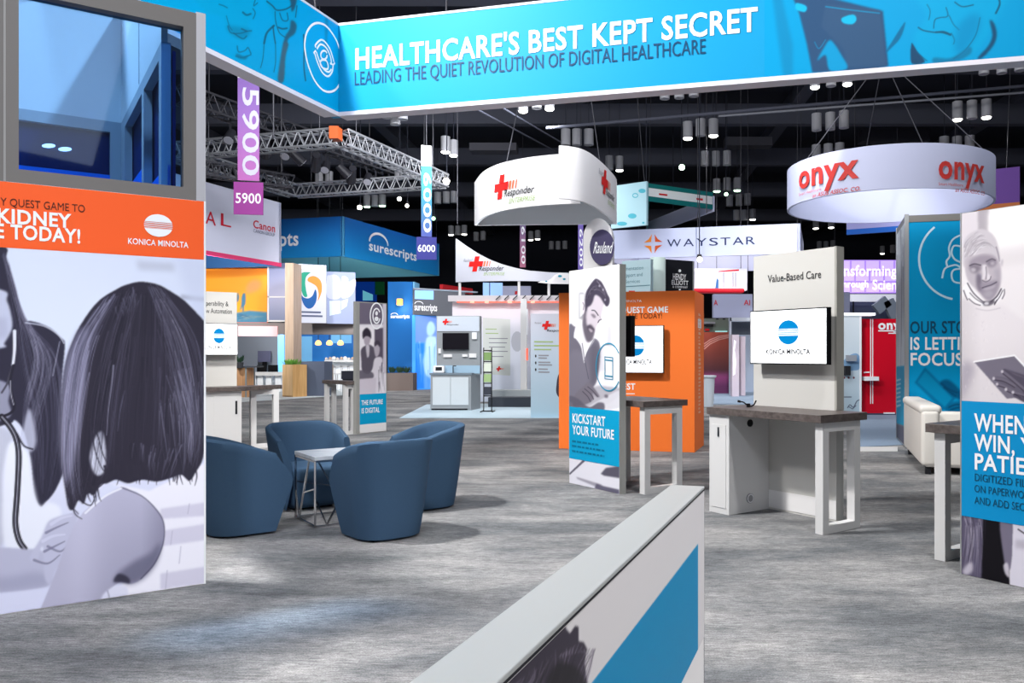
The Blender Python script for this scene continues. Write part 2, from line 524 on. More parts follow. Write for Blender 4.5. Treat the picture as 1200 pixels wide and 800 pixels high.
GREYLAM = mat('grey_laminate', (158, 158, 160), .45)
A1, D1 = 14.1, -37.5          # plan azimuths of the hall grid and of the booth's kiosks

def logo_ball(sf, cx, cy, rx, ry, parent, m, stripes=True, off=.005, name='logo'):
    """round emblem crossed by thin bands"""
    (uc, zc) = sf.uv(cx, cy); ru = abs(sf.u_of(cx + rx) - sf.u_of(cx - rx)) / 2; rz = abs(sf.uv(cx, cy - ry)[1] - sf.uv(cx, cy + ry)[1]) / 2
    polys = []
    def cap(y0, y1):
        n = 14; L = []; Rr = []
        for i in range(n + 1):
            y = y0 + (y1 - y0) * i / n; w = math.sqrt(max(0, 1 - y * y))
            L.append((uc - w * ru, zc + y * rz)); Rr.append((uc + w * ru, zc + y * rz))
        polys.append(L + Rr[::-1])
    cap(.30, .999); cap(-.999, -.30)
    for a, b in ((.19, .25), (.07, .12), (-.05, 0), (-.17, -.12), (-.27, -.24)):
        cap(a, b)
    decal(sf, polys, name, m, parent, off=off, pix=False)
# ------------------------------------------------------------------ the setting
def carpet_mat():
    m = bpy.data.materials.new('grey_carpet'); m.use_nodes = True
    nt = m.node_tree; b = nt.nodes['Principled BSDF']; L = nt.links.new
    tc = nt.nodes.new('ShaderNodeTexCoord')
    def noise(scale, sx, sy, rot, detail=5, rough=.6):
        mp = nt.nodes.new('ShaderNodeMapping'); mp.inputs['Scale'].default_value = (sx, sy, 1); mp.inputs['Rotation'].default_value = (0, 0, rot)
        n = nt.nodes.new('ShaderNodeTexNoise'); n.inputs['Scale'].default_value = scale; n.inputs['Detail'].default_value = detail; n.inputs['Roughness'].default_value = rough
        L(tc.outputs['Object'], mp.inputs['Vector']); L(mp.outputs['Vector'], n.inputs['Vector'])
        return n
    def mix(a, bb, f, mode='MIX'):
        x = nt.nodes.new('ShaderNodeMix'); x.data_type = 'RGBA'; x.blend_type = mode
        for s, v in (('A', a), ('B', bb), ('Factor', f)):
            if isinstance(v, (tuple, float, int)): x.inputs[s].default_value = v
            else: L(v, x.inputs[s])
        return x.outputs['Result']
    def ramp(n, p0, p1, c0, c1):
        r = nt.nodes.new('ShaderNodeValToRGB'); e = r.color_ramp.elements
        e[0].position = p0; e[1].position = p1; e[0].color = c0; e[1].color = c1
        L(n, r.inputs['Fac']); return r.outputs['Color']
    rot = math.radians(14)
    streak = noise(1.0, 1.5, 6.0, rot, 8, .72)
    blot = noise(.75, .85, 1.5, rot, 6, .6)
    fine = noise(95, 1, 1.5, 0, 4, .75)
    fine2 = noise(12, 1, 4.5, rot, 7, .8)
    base = ramp(blot.outputs['Fac'], .40, .62, rgb(158, 160, 163), rgb(220, 217, 215))
    st = ramp(streak.outputs['Fac'], .34, .62, rgb(186, 187, 190), rgb(255, 255, 255))
    c = mix(base, st, .75, 'MULTIPLY')
    f1 = ramp(fine.outputs['Fac'], .3, .7, rgb(128, 129, 131), rgb(255, 255, 255))
    c = mix(c, f1, .85, 'MULTIPLY')
    f2 = ramp(fine2.outputs['Fac'], .36, .62, rgb(158, 160, 163), rgb(255, 255, 255))
    c = mix(c, f2, .9, 'MULTIPLY')
    L(c, b.inputs['Base Color'])
    b.inputs['Roughness'].default_value = .95; b.inputs['Specular IOR Level'].default_value = .1
    bp = nt.nodes.new('ShaderNodeBump'); bp.inputs['Strength'].default_value = .35; bp.inputs['Distance'].default_value = .01
    L(fine.outputs['Fac'], bp.inputs['Height']); L(bp.outputs['Normal'], b.inputs['Normal'])
    return m
CARPET = carpet_mat()
BLUECARPET = mat('blue_grey_carpet', (136, 154, 176), .9, bump=(40, .2))
MB().box(-45, 45, -4, 80, -.1, 0).build('floor', CARPET, kind='structure')
HALL = mat('hall_black', (44, 46, 56), .9)
MB().box(-45, 45, 13, 80, 13.5, 13.7).build('ceiling', HALL, kind='structure')
MB().box(-45, 45, 79.7, 80, 0, 13.5).build('wall_back', HALL, kind='structure')
MB().box(-45.3, -45, 13, 80, 0, 13.5).build('wall_left', HALL, kind='structure')
MB().box(45, 45.3, 13, 80, 0, 13.5).build('wall_right', HALL, kind='structure')
beam = mat('ceiling_steel', (74, 76, 88), .7)
k = 0
for y in (18, 24, 30, 37, 45, 54, 64):
    MB().box(-40, 40, y, y + .5, 12.0, 12.9).build('trim_%d' % (k + 1), beam, kind='structure'); k += 1
for x in (-22, -12, -2, 8, 18):
    MB().box(x, x + .6, 15, 78, 12.9, 13.5).build('trim_%d' % (k + 1), beam, kind='structure'); k += 1

def flat_area(name, pts, m, z=.012):
    MB().prism(pts, 0.0005, z).build(name, m, kind='structure')
# booth carpets on the far side of the aisle
flat_area('floor_booth_right', [fl(1006, 524), fl(1330, 508), fl(1240, 480), fl(1000, 480)], BLUECARPET)
flat_area('floor_booth_middle', [fl(812, 474), fl(900, 474), (8.0, 45), (4.4, 45)], BLUECARPET)
flat_area('floor_booth_left', [fl(236, 474), fl(420, 462), (-9.5, 44), (-19, 44)], mat('pale_booth_floor', (196, 205, 210), .6))
flat_area('floor_booth_centre', [fl(468, 490), fl(660, 490), fl(660, 472), fl(500, 474)], mat('pale_blue_floor', (182, 202, 214), .5))
flat_area('floor_mat_right', [fl(1006, 529), fl(1052, 529), fl(1052, 524), fl(1008, 524)], mat('pale_edge_strip', (205, 203, 202), .6))

# ------------------------------------------------------------------ foreground: the low divider wall
hw = 1.07
vpx = 990.0
t = (vpx - CX) / F; wl = math.hypot(t, 1); wd = (t / wl, 1 / wl)
Yf = F * (H - hw) / (569.5 - HY)                    # far end of the cap
Pf = at(825, Yf)
Ln = Yf - .25
Pn = (Pf[0] - wd[0] * Ln * wl, Pf[1] - Ln)
W = thing('divider_wall', 'low white divider wall with aluminium cap and cyan graphic, running in from the bottom edge', 'divider wall', (Pf[0], Pf[1], 0))
ws = Surf([Pn, Pf])
th = .138
slab(ws, 0, ws.L, 0.0, hw - .012, th, 'core', PANELW, W)
slab(ws, 0, ws.L, hw - .012, hw, th + .004, 'top_cap', mat('cap_aluminium', (176, 178, 178), .38, .3), W, off=.002, bevel=.003)
slab(ws, ws.L - .006, ws.L + .008, 0, hw - .0125, th, 'end_trim', mat('dark_trim', (62, 66, 72), .4, .4), W)
slab(ws, 0, ws.L, hw - .018, hw - .012, .01, 'cap_joint', DARK, W, off=.001)
cvw = Canvas(540, 560, 835, 860, 2.0, (214, 211, 213))
cvw.fill([(818, 637), (818, 880), (600, 920), (693.5, 800)], (0, 134, 184), blur=.2, sm=False)
cvw.fill([(540, 870), (588, 801), (610, 778), (636, 752), (655, 731), (660, 729), (664, 737), (668, 742), (674, 733), (678, 734), (678, 751), (684, 752), (688, 760), (685, 776), (688, 800), (692, 870)], (56, 50, 62), blur=.3, sm=False)
rr = random.Random(5)
for i in range(46):
    x = rr.uniform(596, 684); y0 = max(760, 800 - (x - 590) * .8)
    cvw.line([(x, 815), (x + rr.uniform(6, 14), (y0 + 800) / 2 + 4), (x + rr.uniform(12, 22), y0)], rr.uniform(1, 2.4), rr.choice([(120, 110, 130), (86, 78, 94), (30, 27, 32), (140, 130, 150)]), .5, w2=.6)
cvw.fill([(640, 812), (650, 780), (668, 778), (682, 790), (688, 815)], (34, 31, 36), .85, 2)
for i in range(9):
    x = 656 + i * 3.6; cvw.line([(x, 770 - i), (x + 2, 758 + abs(i - 4) * 2), (x + 5, 752 + abs(i - 5) * 4)], 1.6, (140, 130, 148), .55, w2=.5)
u_a = ws.u_of(545)
printed(ws, cvw, u_a, ws.L - .012, hw - .62, hw - .018, 'graphic_panel', W, .004, label='graphic with a cyan wedge and dark curly hair')

# ------------------------------------------------------------------ foreground left: the big graphic tower with the window
G0 = fl(241, 683.6)
dG = Vector((1297 / 960.0, 1.0)).normalized()
gs = Surf([(G0[0] - dG.x * 3.2, G0[1] - dG.y * 3.2), G0])
GZ = 4.0
G = thing('graphic_tower', 'tall white display tower with orange header, large photo of a child and blue window above', 'display tower', (G0[0], G0[1], 0))
zo0, zo1 = gs.uv(241, 304.5)[1], gs.uv(241, 236)[1]
slab(gs, 0, gs.L, 0, zo1, .10, 'panel', PANELW, G)
slab(gs, gs.L - .012, gs.L + .001, 0.0, zo1, .104, 'edge_trim', mat('edge_white', (236, 238, 240), .4), G, off=.002)
decal(gs, [[(0, zo0), (gs.L - .012, zo0), (gs.L - .012, zo1 - .002), (0, zo1 - .002)]], 'orange_header', mat('ink_orange_red', (250, 98, 44), .5), G, off=.004, pix=False)
text(gs, 'Y QUEST GAME TO', 0.5, 99.5, 240.5, 231.5, mat('ink_brown', (92, 44, 30), .5), G, .0, off=.007)
text(gs, 'KIDNEY', -3, 83.5, 260.3, 244.3, INKW, G, .045, off=.007)
text(gs, 'DISEASE TODAY!', -82, 94, 273.2, 256.2, INKW, G, .04, off=.007)
logo_ball(gs, 185.5, 264.3, 16.8, 13.2, G, INKW, off=.007)
text(gs, 'KONICA MINOLTA', 150, 220.5, 285.6, 278.9, INKW, G, .02, off=.007)

# the printed photograph (ink on the panel)
cv = Canvas(-90, 270, 250, 735, 2.0, (219, 226, 246))
cv.fill([(-90, 480), (250, 480), (250, 735), (-90, 735)], (222, 224, 246), .9, 20, sm=False)
cv.fill([(160, 305), (204, 308), (205, 318), (162, 316)], (186, 190, 208), .7, 3, sm=False)
cv.fill([(212, 345), (245, 349), (245, 354), (212, 350)], (140, 142, 160), .7, 1.5, sm=False)
cv.fill([(205, 300), (245, 300), (245, 420), (232, 400)], (205, 212, 236), .7, 6, sm=False)
# grown-up: face, hair, coat
hairA = [(-90, 270), (0, 286), (8, 304), (19, 340), (26, 374), (36, 376), (47, 379), (60, 385), (72, 396), (76, 404), (73, 440), (72, 478), (76, 540), (66, 572), (52, 590), (47, 593), (40, 578), (36, 540), (28, 506), (17, 492), (4, 498), (-90, 510)]
cv.fill(hairA, (52, 50, 66), 1, .6)
cv.fill([(-90, 330), (0, 339), (8, 352), (13, 368), (14, 385), (5, 402), (0, 408), (-90, 420)], (196, 200, 222), 1, .8)
cv.fill([(-90, 380), (0, 372), (8, 378), (9, 390), (0, 398), (-90, 410)], (165, 168, 194), .5, 3)
cv.fill([(-90, 445), (2, 446), (10, 470), (4, 492), (-90, 500)], (150, 150, 172), 1, 1.2)
cv.strands([(2, 295), (16, 350), (24, 420), (40, 500), (46, 580)], [(8, 304), (28, 374), (66, 420), (72, 500), (58, 585)], 120, [(110, 108, 130), (84, 82, 102), (34, 32, 44), (134, 132, 156)], .9, .55, 3, 3)
cv.strands([(30, 378), (40, 420), (30, 470), (24, 520)], [(40, 384), (60, 430), (45, 500), (40, 560)], 46, [(132, 130, 152), (158, 156, 180)], .9, .5, 3, 9)
cv.fill([(24, 520), (34, 478), (42, 510), (40, 526), (30, 530)], (206, 208, 230), .8, 1.5)
cv.line([(30, 378), (52, 382), (68, 392), (75, 402)], 1.6, (224, 228, 246), .7)
cv.line([(62, 440), (65, 425), (70, 400)], 1.2, (170, 170, 192), .7)
cv.fill([(-90, 500), (6, 502), (10, 530), (3, 560), (2, 640), (-90, 645)], (196, 198, 216), .9, 2)
cv.fill([(10, 520), (32, 528), (38, 560), (46, 592), (58, 588), (72, 600), (60, 640), (30, 646), (6, 640), (3, 580)], (240, 242, 254), .95, 2)
# stethoscope
cv.line([(17, 388), (17, 410), (15, 428)], 4.2, (226, 228, 240), 1, w2=3)
cv.line([(15, 428), (11, 440), (8, 450), (2, 460)], 2.2, (74, 72, 84), 1)
cv.line([(16, 428), (12, 446), (14, 462), (17, 476), (12, 484), (2, 488)], 3.2, (44, 42, 54), 1)
cv.line([(12, 446), (13, 462), (16, 474)], 1.0, (200, 200, 214), .9)
tube = [(2, 488), (12, 500), (19, 514), (22, 535), (20, 580), (18, 612), (22, 632), (29, 643)]
cv.line(tube, 7, (40, 38, 48), 1); cv.line(tube, 1.5, (190, 190, 206), .8)
cv.line([(20, 508), (28, 522), (38, 526)], 2, (44, 42, 54), .9)
# child: blouse, arm, hands
cv.fill([(125, 565), (175, 575), (245, 540), (245, 735), (110, 735), (120, 700), (180, 660), (192, 620), (185, 598), (160, 576)], (243, 241, 252), 1, .8, sm=False)
for a, b, c_, d in ((596, 588, 608, 604), (622, 613, 640, 632), (672, 663, 690, 682)):
    cv.fill([(188, a), (245, b), (245, d), (188, c_)], (205, 201, 222), .75, 1.2, sm=False)
for x, y0, y1 in ((202, 622, 638), (196, 668, 690), (222, 590, 602), (212, 640, 660)):
    cv.line([(x, y0), (x - 2, y1)], 1.0, (170, 166, 190), .6)
cv.fill([(-90, 636), (0, 641), (30, 643), (50, 646), (60, 668), (58, 684), (40, 690), (0, 694), (-90, 700)], (190, 190, 214), 1, .8)
cv.fill([(-90, 672), (0, 676), (40, 670), (60, 676), (58, 686), (0, 694), (-90, 700)], (158, 158, 186), .6, 4)
cv.fill([(-90, 698), (0, 695), (60, 688), (66, 690), (50, 735), (-90, 735)], (222, 224, 248), 1, 1)
def arm_col(X, Y):
    t1 = np.clip((X - 60) / 130.0, 0, 1); t2 = np.clip((Y - 580) / 140.0, 0, 1)
    v = 186 - 44 * t1 * t2 - 24 * np.clip((X - 165) / 25.0, 0, 1) + 14 * np.exp(-((X - 95) / 22.0) ** 2)
    return np.stack([v, v - 2, v + 22], -1).astype(np.float32)
cv.fill([(50, 640), (44, 655), (37, 658), (36, 650), (48, 630), (56, 612), (66, 606), (80, 602), (92, 600), (86, 624), (76, 650), (66, 668), (58, 684), (52, 674)], (196, 196, 220), 1, .8)
for ln in ([(52, 646), (64, 640), (76, 634)], [(54, 624), (66, 618), (80, 612)], [(40, 656), (56, 660), (70, 650)], [(56, 640), (70, 646), (78, 640)]):
    cv.line(ln, 3.2, (122, 120, 148), .75, w2=1.2)
for ln in ([(50, 634), (62, 628), (76, 626)], [(60, 614), (72, 607), (84, 604)]):
    cv.line(ln, 4, (216, 216, 238), .8, w2=2)
cv.fill([(142, 571), (152, 574), (166, 582), (184, 598), (192, 614), (191, 637), (182, 660), (166, 678), (153, 684), (141, 682), (130, 690), (120, 702), (112, 735), (38, 735), (48, 712), (58, 688), (69, 660), (82, 626), (96, 602), (121, 582)], arm_col, 1, .7)
cv.fill([(134, 682), (138, 672), (148, 664), (160, 656), (176, 648), (188, 636), (184, 658), (170, 676), (154, 684), (142, 682)], (98, 97, 120), .75, 3)
cv.fill([(133, 681), (139, 672), (150, 676), (152, 683), (142, 682)], (52, 50, 66), .9, 1.2)
cv.line([(142, 571), (166, 581), (184, 598), (192, 614), (191, 637), (181, 660), (165, 678)], 1.6, (80, 78, 98), .7)
cv.line([(100, 601), (122, 582), (142, 572)], 2.5, (240, 240, 252), .9)
cv.fill([(112, 735), (118, 702), (128, 690), (138, 686), (150, 692), (140, 735)], (226, 226, 244), 1, 1.2)
cv.line([(126, 692), (128, 704), (120, 716)], 1.6, (150, 148, 172), .7)
# child: hair
hairB = [(165, 330), (150, 333), (138, 338), (115, 353), (96, 378), (84, 402), (76, 428), (72, 465), (71, 510), (72, 540), (76, 570), (80, 594), (86, 597), (92, 586), (98, 590), (103, 578), (110, 580), (118, 568), (126, 566), (136, 562), (150, 566), (166, 562), (184, 564), (200, 560), (212, 556), (222, 563), (230, 552), (238, 536), (243, 500), (246, 440), (246, 384), (241, 378), (230, 366), (216, 352), (198, 340), (184, 333)]
cv.fill(hairB, (50, 47, 60), 1, .7)
def band(X, Y):
    v = 120 + 34 * np.clip((Y - 380) / 120.0, 0, 1) - 20 * np.clip((Y - 540) / 50.0, 0, 1)
    return np.stack([v, v - 2, v + 24], -1).astype(np.float32)
cv.fill([(96, 384), (84, 404), (76, 430), (72, 470), (71, 520), (76, 560), (82, 560), (90, 520), (97, 470), (102, 420), (106, 392)], band, .85, 3)
cv.fill([(112, 512), (120, 506), (124, 530), (122, 552), (112, 556), (105, 536)], (228, 230, 248), .95, 1)
cv.strands([(120, 352), (88, 402), (76, 470), (74, 540), (80, 590)], [(138, 345), (112, 402), (98, 470), (92, 540), (98, 586)], 120, [(156, 154, 182), (178, 176, 204), (92, 90, 112), (66, 64, 82)], .9, .6, 3, 11)
cv.strands([(140, 342), (122, 400), (106, 470), (100, 540), (92, 592)], [(168, 336), (150, 400), (136, 470), (128, 540), (118, 566)], 90, [(74, 71, 88), (96, 92, 112), (34, 32, 42), (40, 38, 50)], .9, .55, 4, 12)
cv.strands([(170, 334), (190, 400), (206, 470), (214, 530), (214, 556)], [(190, 338), (228, 396), (240, 460), (240, 500), (236, 536)], 130, [(92, 90, 110), (126, 124, 148), (40, 38, 50), (152, 150, 172)], .8, .5, 3, 13)
cv.strands([(196, 440), (206, 470), (214, 500), (220, 540)], [(222, 430), (232, 470), (236, 510), (228, 548)], 50, [(140, 138, 160), (112, 110, 132)], 1.0, .55, 2, 14)
cv.strands([(130, 360), (134, 368), (136, 376)], [(160, 335), (162, 350), (160, 362)], 30, [(130, 128, 150), (104, 102, 124)], .9, .45, 3, 15)
cv.line([(133, 428), (131, 450), (127, 480), (125, 510)], 1.8, (150, 148, 170), .7, w2=.8)
cv.line([(146, 458), (141, 480), (138, 505)], 1.6, (110, 108, 130), .6, w2=.6)
cv.strands([(150, 345), (140, 420), (132, 480), (128, 556)], [(200, 345), (208, 420), (206, 490), (204, 556)], 110, [(70, 67, 84), (84, 80, 98), (36, 34, 44), (60, 57, 72)], .9, .5, 4, 31)
cv.strands([(186, 470), (190, 510), (196, 552)], [(236, 440), (238, 490), (232, 540)], 60, [(150, 147, 170), (120, 117, 140), (44, 42, 54)], 1.0, .55, 3, 32)
rr = random.Random(77)
for i in range(26):
    x = rr.uniform(100, 232); yb = 560 if x > 120 else 584
    cv.line([(x - 2, yb - 14), (x, yb - 2), (x + rr.uniform(-3, 3), yb + rr.uniform(3, 9))], 2.4, (52, 49, 62), .85, w2=.5)
for a in ([(108, 505), (112, 530), (122, 552), (134, 556)], [(112, 500), (120, 530), (128, 548)], [(100, 560), (112, 572), (126, 562)], [(78, 572), (84, 592), (92, 602)], [(94, 586), (106, 592), (112, 580)], [(84, 590), (88, 602), (96, 608)]):
    cv.line(a, 1.8, (52, 49, 62), .9, w2=.8)
cv.strands([(150, 520), (152, 540), (156, 560)], [(214, 520), (206, 545), (200, 560)], 40, [(98, 95, 116), (128, 125, 148), (34, 32, 42)], 1.1, .55, 2, 17)
printed(gs, cv, gs.u_of(-70), gs.L - .012, 0.004, zo0, 'printed_photo', G, .0052, label='black and white print of a child with long dark hair')

# upper frame with its window
zf1 = GZ
u_fr = gs.u_of(230)
ul, ur = gs.u_of(22), gs.u_of(215)
zb = gs.uv(215, 219)[1]; zt = gs.uv(215, 31)[1]
fm = mat('frame_grey', (116, 112, 109), .55)
mb = MB()
def fbox(u0, u1, z0, z1, th=.12, off=.0):
    mb.box8([gs.pt(u0, z0, off), gs.pt(u1, z0, off), gs.pt(u1, z0, off - th), gs.pt(u0, z0, off - th), gs.pt(u0, z1, off), gs.pt(u1, z1, off), gs.pt(u1, z1, off - th), gs.pt(u0, z1, off - th)])
fbox(0, ul, zo1, zf1); fbox(ur, u_fr, zo1, zf1); fbox(ul, ur, zo1, zb); fbox(ul, ur, zt, zf1)
fo = mb.build('window_frame', fm, G)
slab(gs, gs.u_of(4), gs.u_of(4) + .012, zo1, zf1, .01, 'frame_seam', mat('seam_grey', (150, 148, 146), .5), fo, off=.004)
slab(gs, u_fr, gs.L, zo1 + .001, zf1 + .01, .3, 'corner_post', mat('post_silver', (188, 187, 192), .4, .2), G)
gm = bpy.data.materials.new('blue_tinted_glass'); gm.use_nodes = True
nt = gm.node_tree; nt.nodes.remove(nt.nodes['Principled BSDF'])
tr = nt.nodes.new('ShaderNodeBsdfTransparent'); tr.inputs[0].default_value = (.50, .73, .95, 1)
gl = nt.nodes.new('ShaderNodeBsdfGlossy'); gl.inputs['Roughness'].default_value = .03
mx = nt.nodes.new('ShaderNodeMixShader'); mx.inputs[0].default_value = .05
nt.links.new(tr.outputs[0], mx.inputs[1]); nt.links.new(gl.outputs[0], mx.inputs[2])
nt.links.new(mx.outputs[0], nt.nodes['Material Output'].inputs[0])
slab(gs, ul, ur, zb, zt, .012, 'window_pane', gm, G, off=-.07, solid=True)
# the little room behind the glass
inn = mat('inner_wall_white', (206, 212, 220), .6)
innf = mat('inner_frame', (150, 160, 172), .6)
dk = mat('inner_dark_blue', (6, 30, 84), .5, spec=.05)
br = mat('inner_bright_blue', (0, 96, 214), .4, emit=.15)
e2 = (dG.x, dG.y); e1 = (-dG.y, dG.x)
cY = F * (3.80 - H) / (HY - 144); cXY = at(142, cY)
bw = Surf([(cXY[0] - e2[0] * 2.6, cXY[1] - e2[1] * 2.6), cXY])
slab(bw, 0, bw.L, 3.80, 4.92, .04, 'inner_back_wall', inn, G)
dn = (G0[0] - cXY[0]) * -e1[0] + (G0[1] - cXY[1]) * -e1[1] - .135
rw_end = (cXY[0] - e1[0] * dn, cXY[1] - e1[1] * dn)
mb = MB()
rs = Surf([cXY, rw_end])
q = [(0, 3.80), (rs.L, 3.80), (rs.L, 3.95), (0, 4.92)]
mb.add([rs.pt(u, z, 0) for u, z in q] + [rs.pt(u, z, -.04) for u, z in q], [(0, 1, 2, 3), (7, 6, 5, 4), (0, 4, 5, 1), (1, 5, 6, 2), (2, 6, 7, 3), (3, 7, 4, 0)])
mb.build('inner_side_wall', inn, G)
slab(rs, rs.u_of(163), rs.u_of(163) + .012, 3.82, 4.75, .01, 'wall_joint', innf, G, off=.004)
mb = MB()
def ib(sf, u0, u1, z0, z1, off=0.0, th=.06):
    mb.box8([sf.pt(u0, z0, off), sf.pt(u1, z0, off), sf.pt(u1, z0, off - th), sf.pt(u0, z0, off - th), sf.pt(u0, z1, off), sf.pt(u1, z1, off), sf.pt(u1, z1, off - th), sf.pt(u0, z1, off - th)])
ib(bw, 0, bw.L, 3.70, 3.80); ib(bw, bw.u_of(129), bw.L, 2.4, 3.70)
ib(rs, 0, rs.L, 3.70, 3.80)
for p in (142, 166, 193):
    ua = max(0, rs.u_of(p)); ua = min(ua, rs.L - .12)
    ib(rs, ua, ua + (.3 if p == 142 else .12), 2.4, 3.70)
mb.build('inner_window_frame', innf, G)
slab(bw, 0, bw.L, 2.4, 3.75, .02, 'inner_dark_pane', dk, G, off=-.07)
slab(rs, 0, rs.L, 2.4, 3.75, .02, 'inner_dark_pane', dk, G, off=-.07)
slab(bw, 0, bw.u_of(129), 2.4, bw.uv(60, 197)[1], .02, 'inner_blue_sill', br, G, off=-.02)
for a, b in ((146, 165), (170, 190)):
    slab(rs, rs.u_of(a), min(rs.L, rs.u_of(b)), 2.4, rs.uv((a + b) / 2, 203)[1], .02, 'inner_blue_sill', br, G, off=-.04)
lampm = mat('inner_lamp', (230, 245, 255), .3, emit=2.5)
for cxp, cyp in ((57, 171), (76, 175)):
    decal(bw, [disc(cxp, cyp, 8, 2.6, 14)], 'inner_lamp_disc', lampm, G, off=.01)
# ------------------------------------------------------------------ lounge: tub chairs around a small table
FAB = mat('blue_upholstery', (62, 88, 115), .85, spec=.2, bump=(180, .12))
FABS = mat('blue_seat_fabric', (68, 95, 123), .85, spec=.2, bump=(180, .12))
def tub_chair(label, loc, az):
    """local +y is the open front"""
    T = thing('tub_chair', label, 'armchair', (loc[0], loc[1], 0), -math.radians(az), group='blue tub chairs around the side table')
    N, M = 44, 12
    def prof(z, hmax=.84):
        k = min(1, z / hmax)
        return .285 + .105 * k ** .8, .285 + .11 * k ** .8          # half width, rear depth
    def yfront(z):
        if z < .48: return .22 + .14 * (z / .48)
        return .36 - .15 * min(1, (z - .48) / .22) ** 1.2
    def path(tt, z, inset):
        a, b = prof(z); yf = yfront(z); a -= inset; b -= inset
        r = min(.30, a * .8)
        # straight side, corner arc, back, corner arc, straight side
        L1 = yf + b - r; La = math.pi / 2 * r; Lb = 2 * (a - r)
        tot = 2 * L1 + 2 * La + Lb; s = tt * tot
        if s < L1: return (-a, yf - s)
        s -= L1
        if s < La:
            t = s / r; return (-a + r - r * math.cos(t), -b + r - r * math.sin(t))
        s -= La
        if s < Lb: return (-a + r + s, -b)
        s -= Lb
        if s < La:
            t = s / r; return (a - r + r * math.sin(t), -b + r - r * math.cos(t))
        s -= La
        return (a, -b + r + s)
    def rim(tt):
        d = abs(tt - .5) * 2
        if d < .30: return .86
        k = (d - .30) / .70
        return .86 - .15 * (k ** 1.5)
    vs = []; fs = []
    rows = []
    for i in range(N + 1):
        tt = i / N; h = rim(tt); col = []
        for j in range(M + 1):
            z = .02 + (h - .02) * j / M; x, y = path(tt, z, 0); col.append((x, y, z))
        x, y = path(tt, h, .012); col.append((x, y, h + .016))
        x, y = path(tt, h, .05); col.append((x, y, h + .016))
        x, y = path(tt, h, .062); col.append((x, y, h))
        for j in range(M):
            z = h - (h - .30) * (j + 1) / M; x, y = path(tt, z, .066 + .02 * (1 - z / h)); col.append((x, y, z))
        rows.append(col)
    K = len(rows[0])
    for c in rows: vs += c
    for i in range(N):
        for j in range(K - 1):
            fs.append((i * K + j, (i + 1) * K + j, (i + 1) * K + j + 1, i * K + j + 1))
        fs.append((i * K + K - 1, (i + 1) * K + K - 1, (i + 1) * K, i * K))
    fs.append(tuple(range(K))); fs.append(tuple(N * K + j for j in range(K))[::-1])
    o = link_mesh('shell', vs, fs, FAB, T, smooth=True, local=True)
    es = o.modifiers.new('edge', 'EDGE_SPLIT'); es.split_angle = math.radians(50)
    # seat and front apron
    vs = []; fs = []; n = 36
    lev = [(.025, .235, .0), (.10, .262, .0), (.22, .30, .0), (.33, .335, .0), (.40, .352, .0), (.435, .345, .012), (.45, .32, .035), (.455, .25, .09)]
    for z, yf, ins in lev:
        a = prof(z)[0] - .07 - ins; b = prof(z)[1] - .06 - ins
        for i in range(n):
            t = 2 * math.pi * i / n; c, s = math.cos(t), math.sin(t)
            e = .34
            x = a * math.copysign(abs(c) ** e, c); y = (yf if s > 0 else b) * math.copysign(abs(s) ** (.34 if s < 0 else .30), s)
            vs.append((x, y, z))
    for k in range(len(lev) - 1):
        for i in range(n):
            fs.append((k * n + i, k * n + (i + 1) % n, (k + 1) * n + (i + 1) % n, (k + 1) * n + i))
    fs.append(tuple(range(n))[::-1]); fs.append(tuple((len(lev) - 1) * n + i for i in range(n)))
    link_mesh('seat', vs, fs, FABS, T, smooth=True, local=True)
    MB().box(-.2, .2, -.2, .17, 0, .03).build('base_plinth', DARK, T, local=True)
    return T
D2v = (math.cos(math.radians(37.5)), math.sin(math.radians(37.5))); D1v = (-D2v[1], D2v[0])
TC = (-2.72, 8.02)
tub_chair('blue tub chair half hidden behind the tall photo tower, its side to the camera', (-3.41, 7.47), 51)
tub_chair('blue tub chair facing the camera behind the small chrome table', (-3.27, 8.72), 140)
tub_chair('blue tub chair nearest the camera with its back turned, in front of the chrome table', (-2.06, 7.32), -42)
tub_chair('blue tub chair on the far right of the chrome table, seen from its side', (-2.02, 8.70), -128)

# small side table
TZ = .66; hs = .31
S = thing('side_table', 'small square side table with pale top on a chrome geometric frame', 'side table', (TC[0], TC[1], 0))
tf = Fr(TC, D1)
mb = MB(); tf.box(mb, -hs, hs, -hs, hs, TZ - .035, TZ)
mb.build('tabletop', streak_mat('pale_marble', (178, 184, 192), (214, 218, 224), 3, 2, .25), S, bevel=.003)
mb = MB(); w = .016
C4 = [(-hs + .01, -hs + .01), (hs - .01, -hs + .01), (hs - .01, hs - .01), (-hs + .01, hs - .01)]
for z in (TZ - .046, .012):
    for i in range(4):
        a, b = C4[i], C4[(i + 1) % 4]; mb.bar(tf.v(a[0], a[1], z), tf.v(b[0], b[1], z), w)
mb.build('rails', CHROME, S)
for a in C4:
    MB().bar(tf.v(a[0], a[1], .004), tf.v(a[0], a[1], TZ - .04), w).build('leg', CHROME, S)
for i in range(4):
    b, a = C4[i], C4[(i + 1) % 4]
    lo = tf.v(*[a[k] * .82 + b[k] * .18 for k in (0, 1)], .014); up = tf.v(*[a[k] * .3 + b[k] * .7 for k in (0, 1)], TZ - .05)
    mid = [(lo[k] * .55 + up[k] * .45) for k in range(3)]
    mb = MB().bar(lo, up, w * .9).bar(tf.v(a[0], a[1], TZ * .42), lo, w * .8).bar(mid, tf.v(b[0], b[1], TZ * .55), w * .8)
    mb.build('strut', CHROME, S)

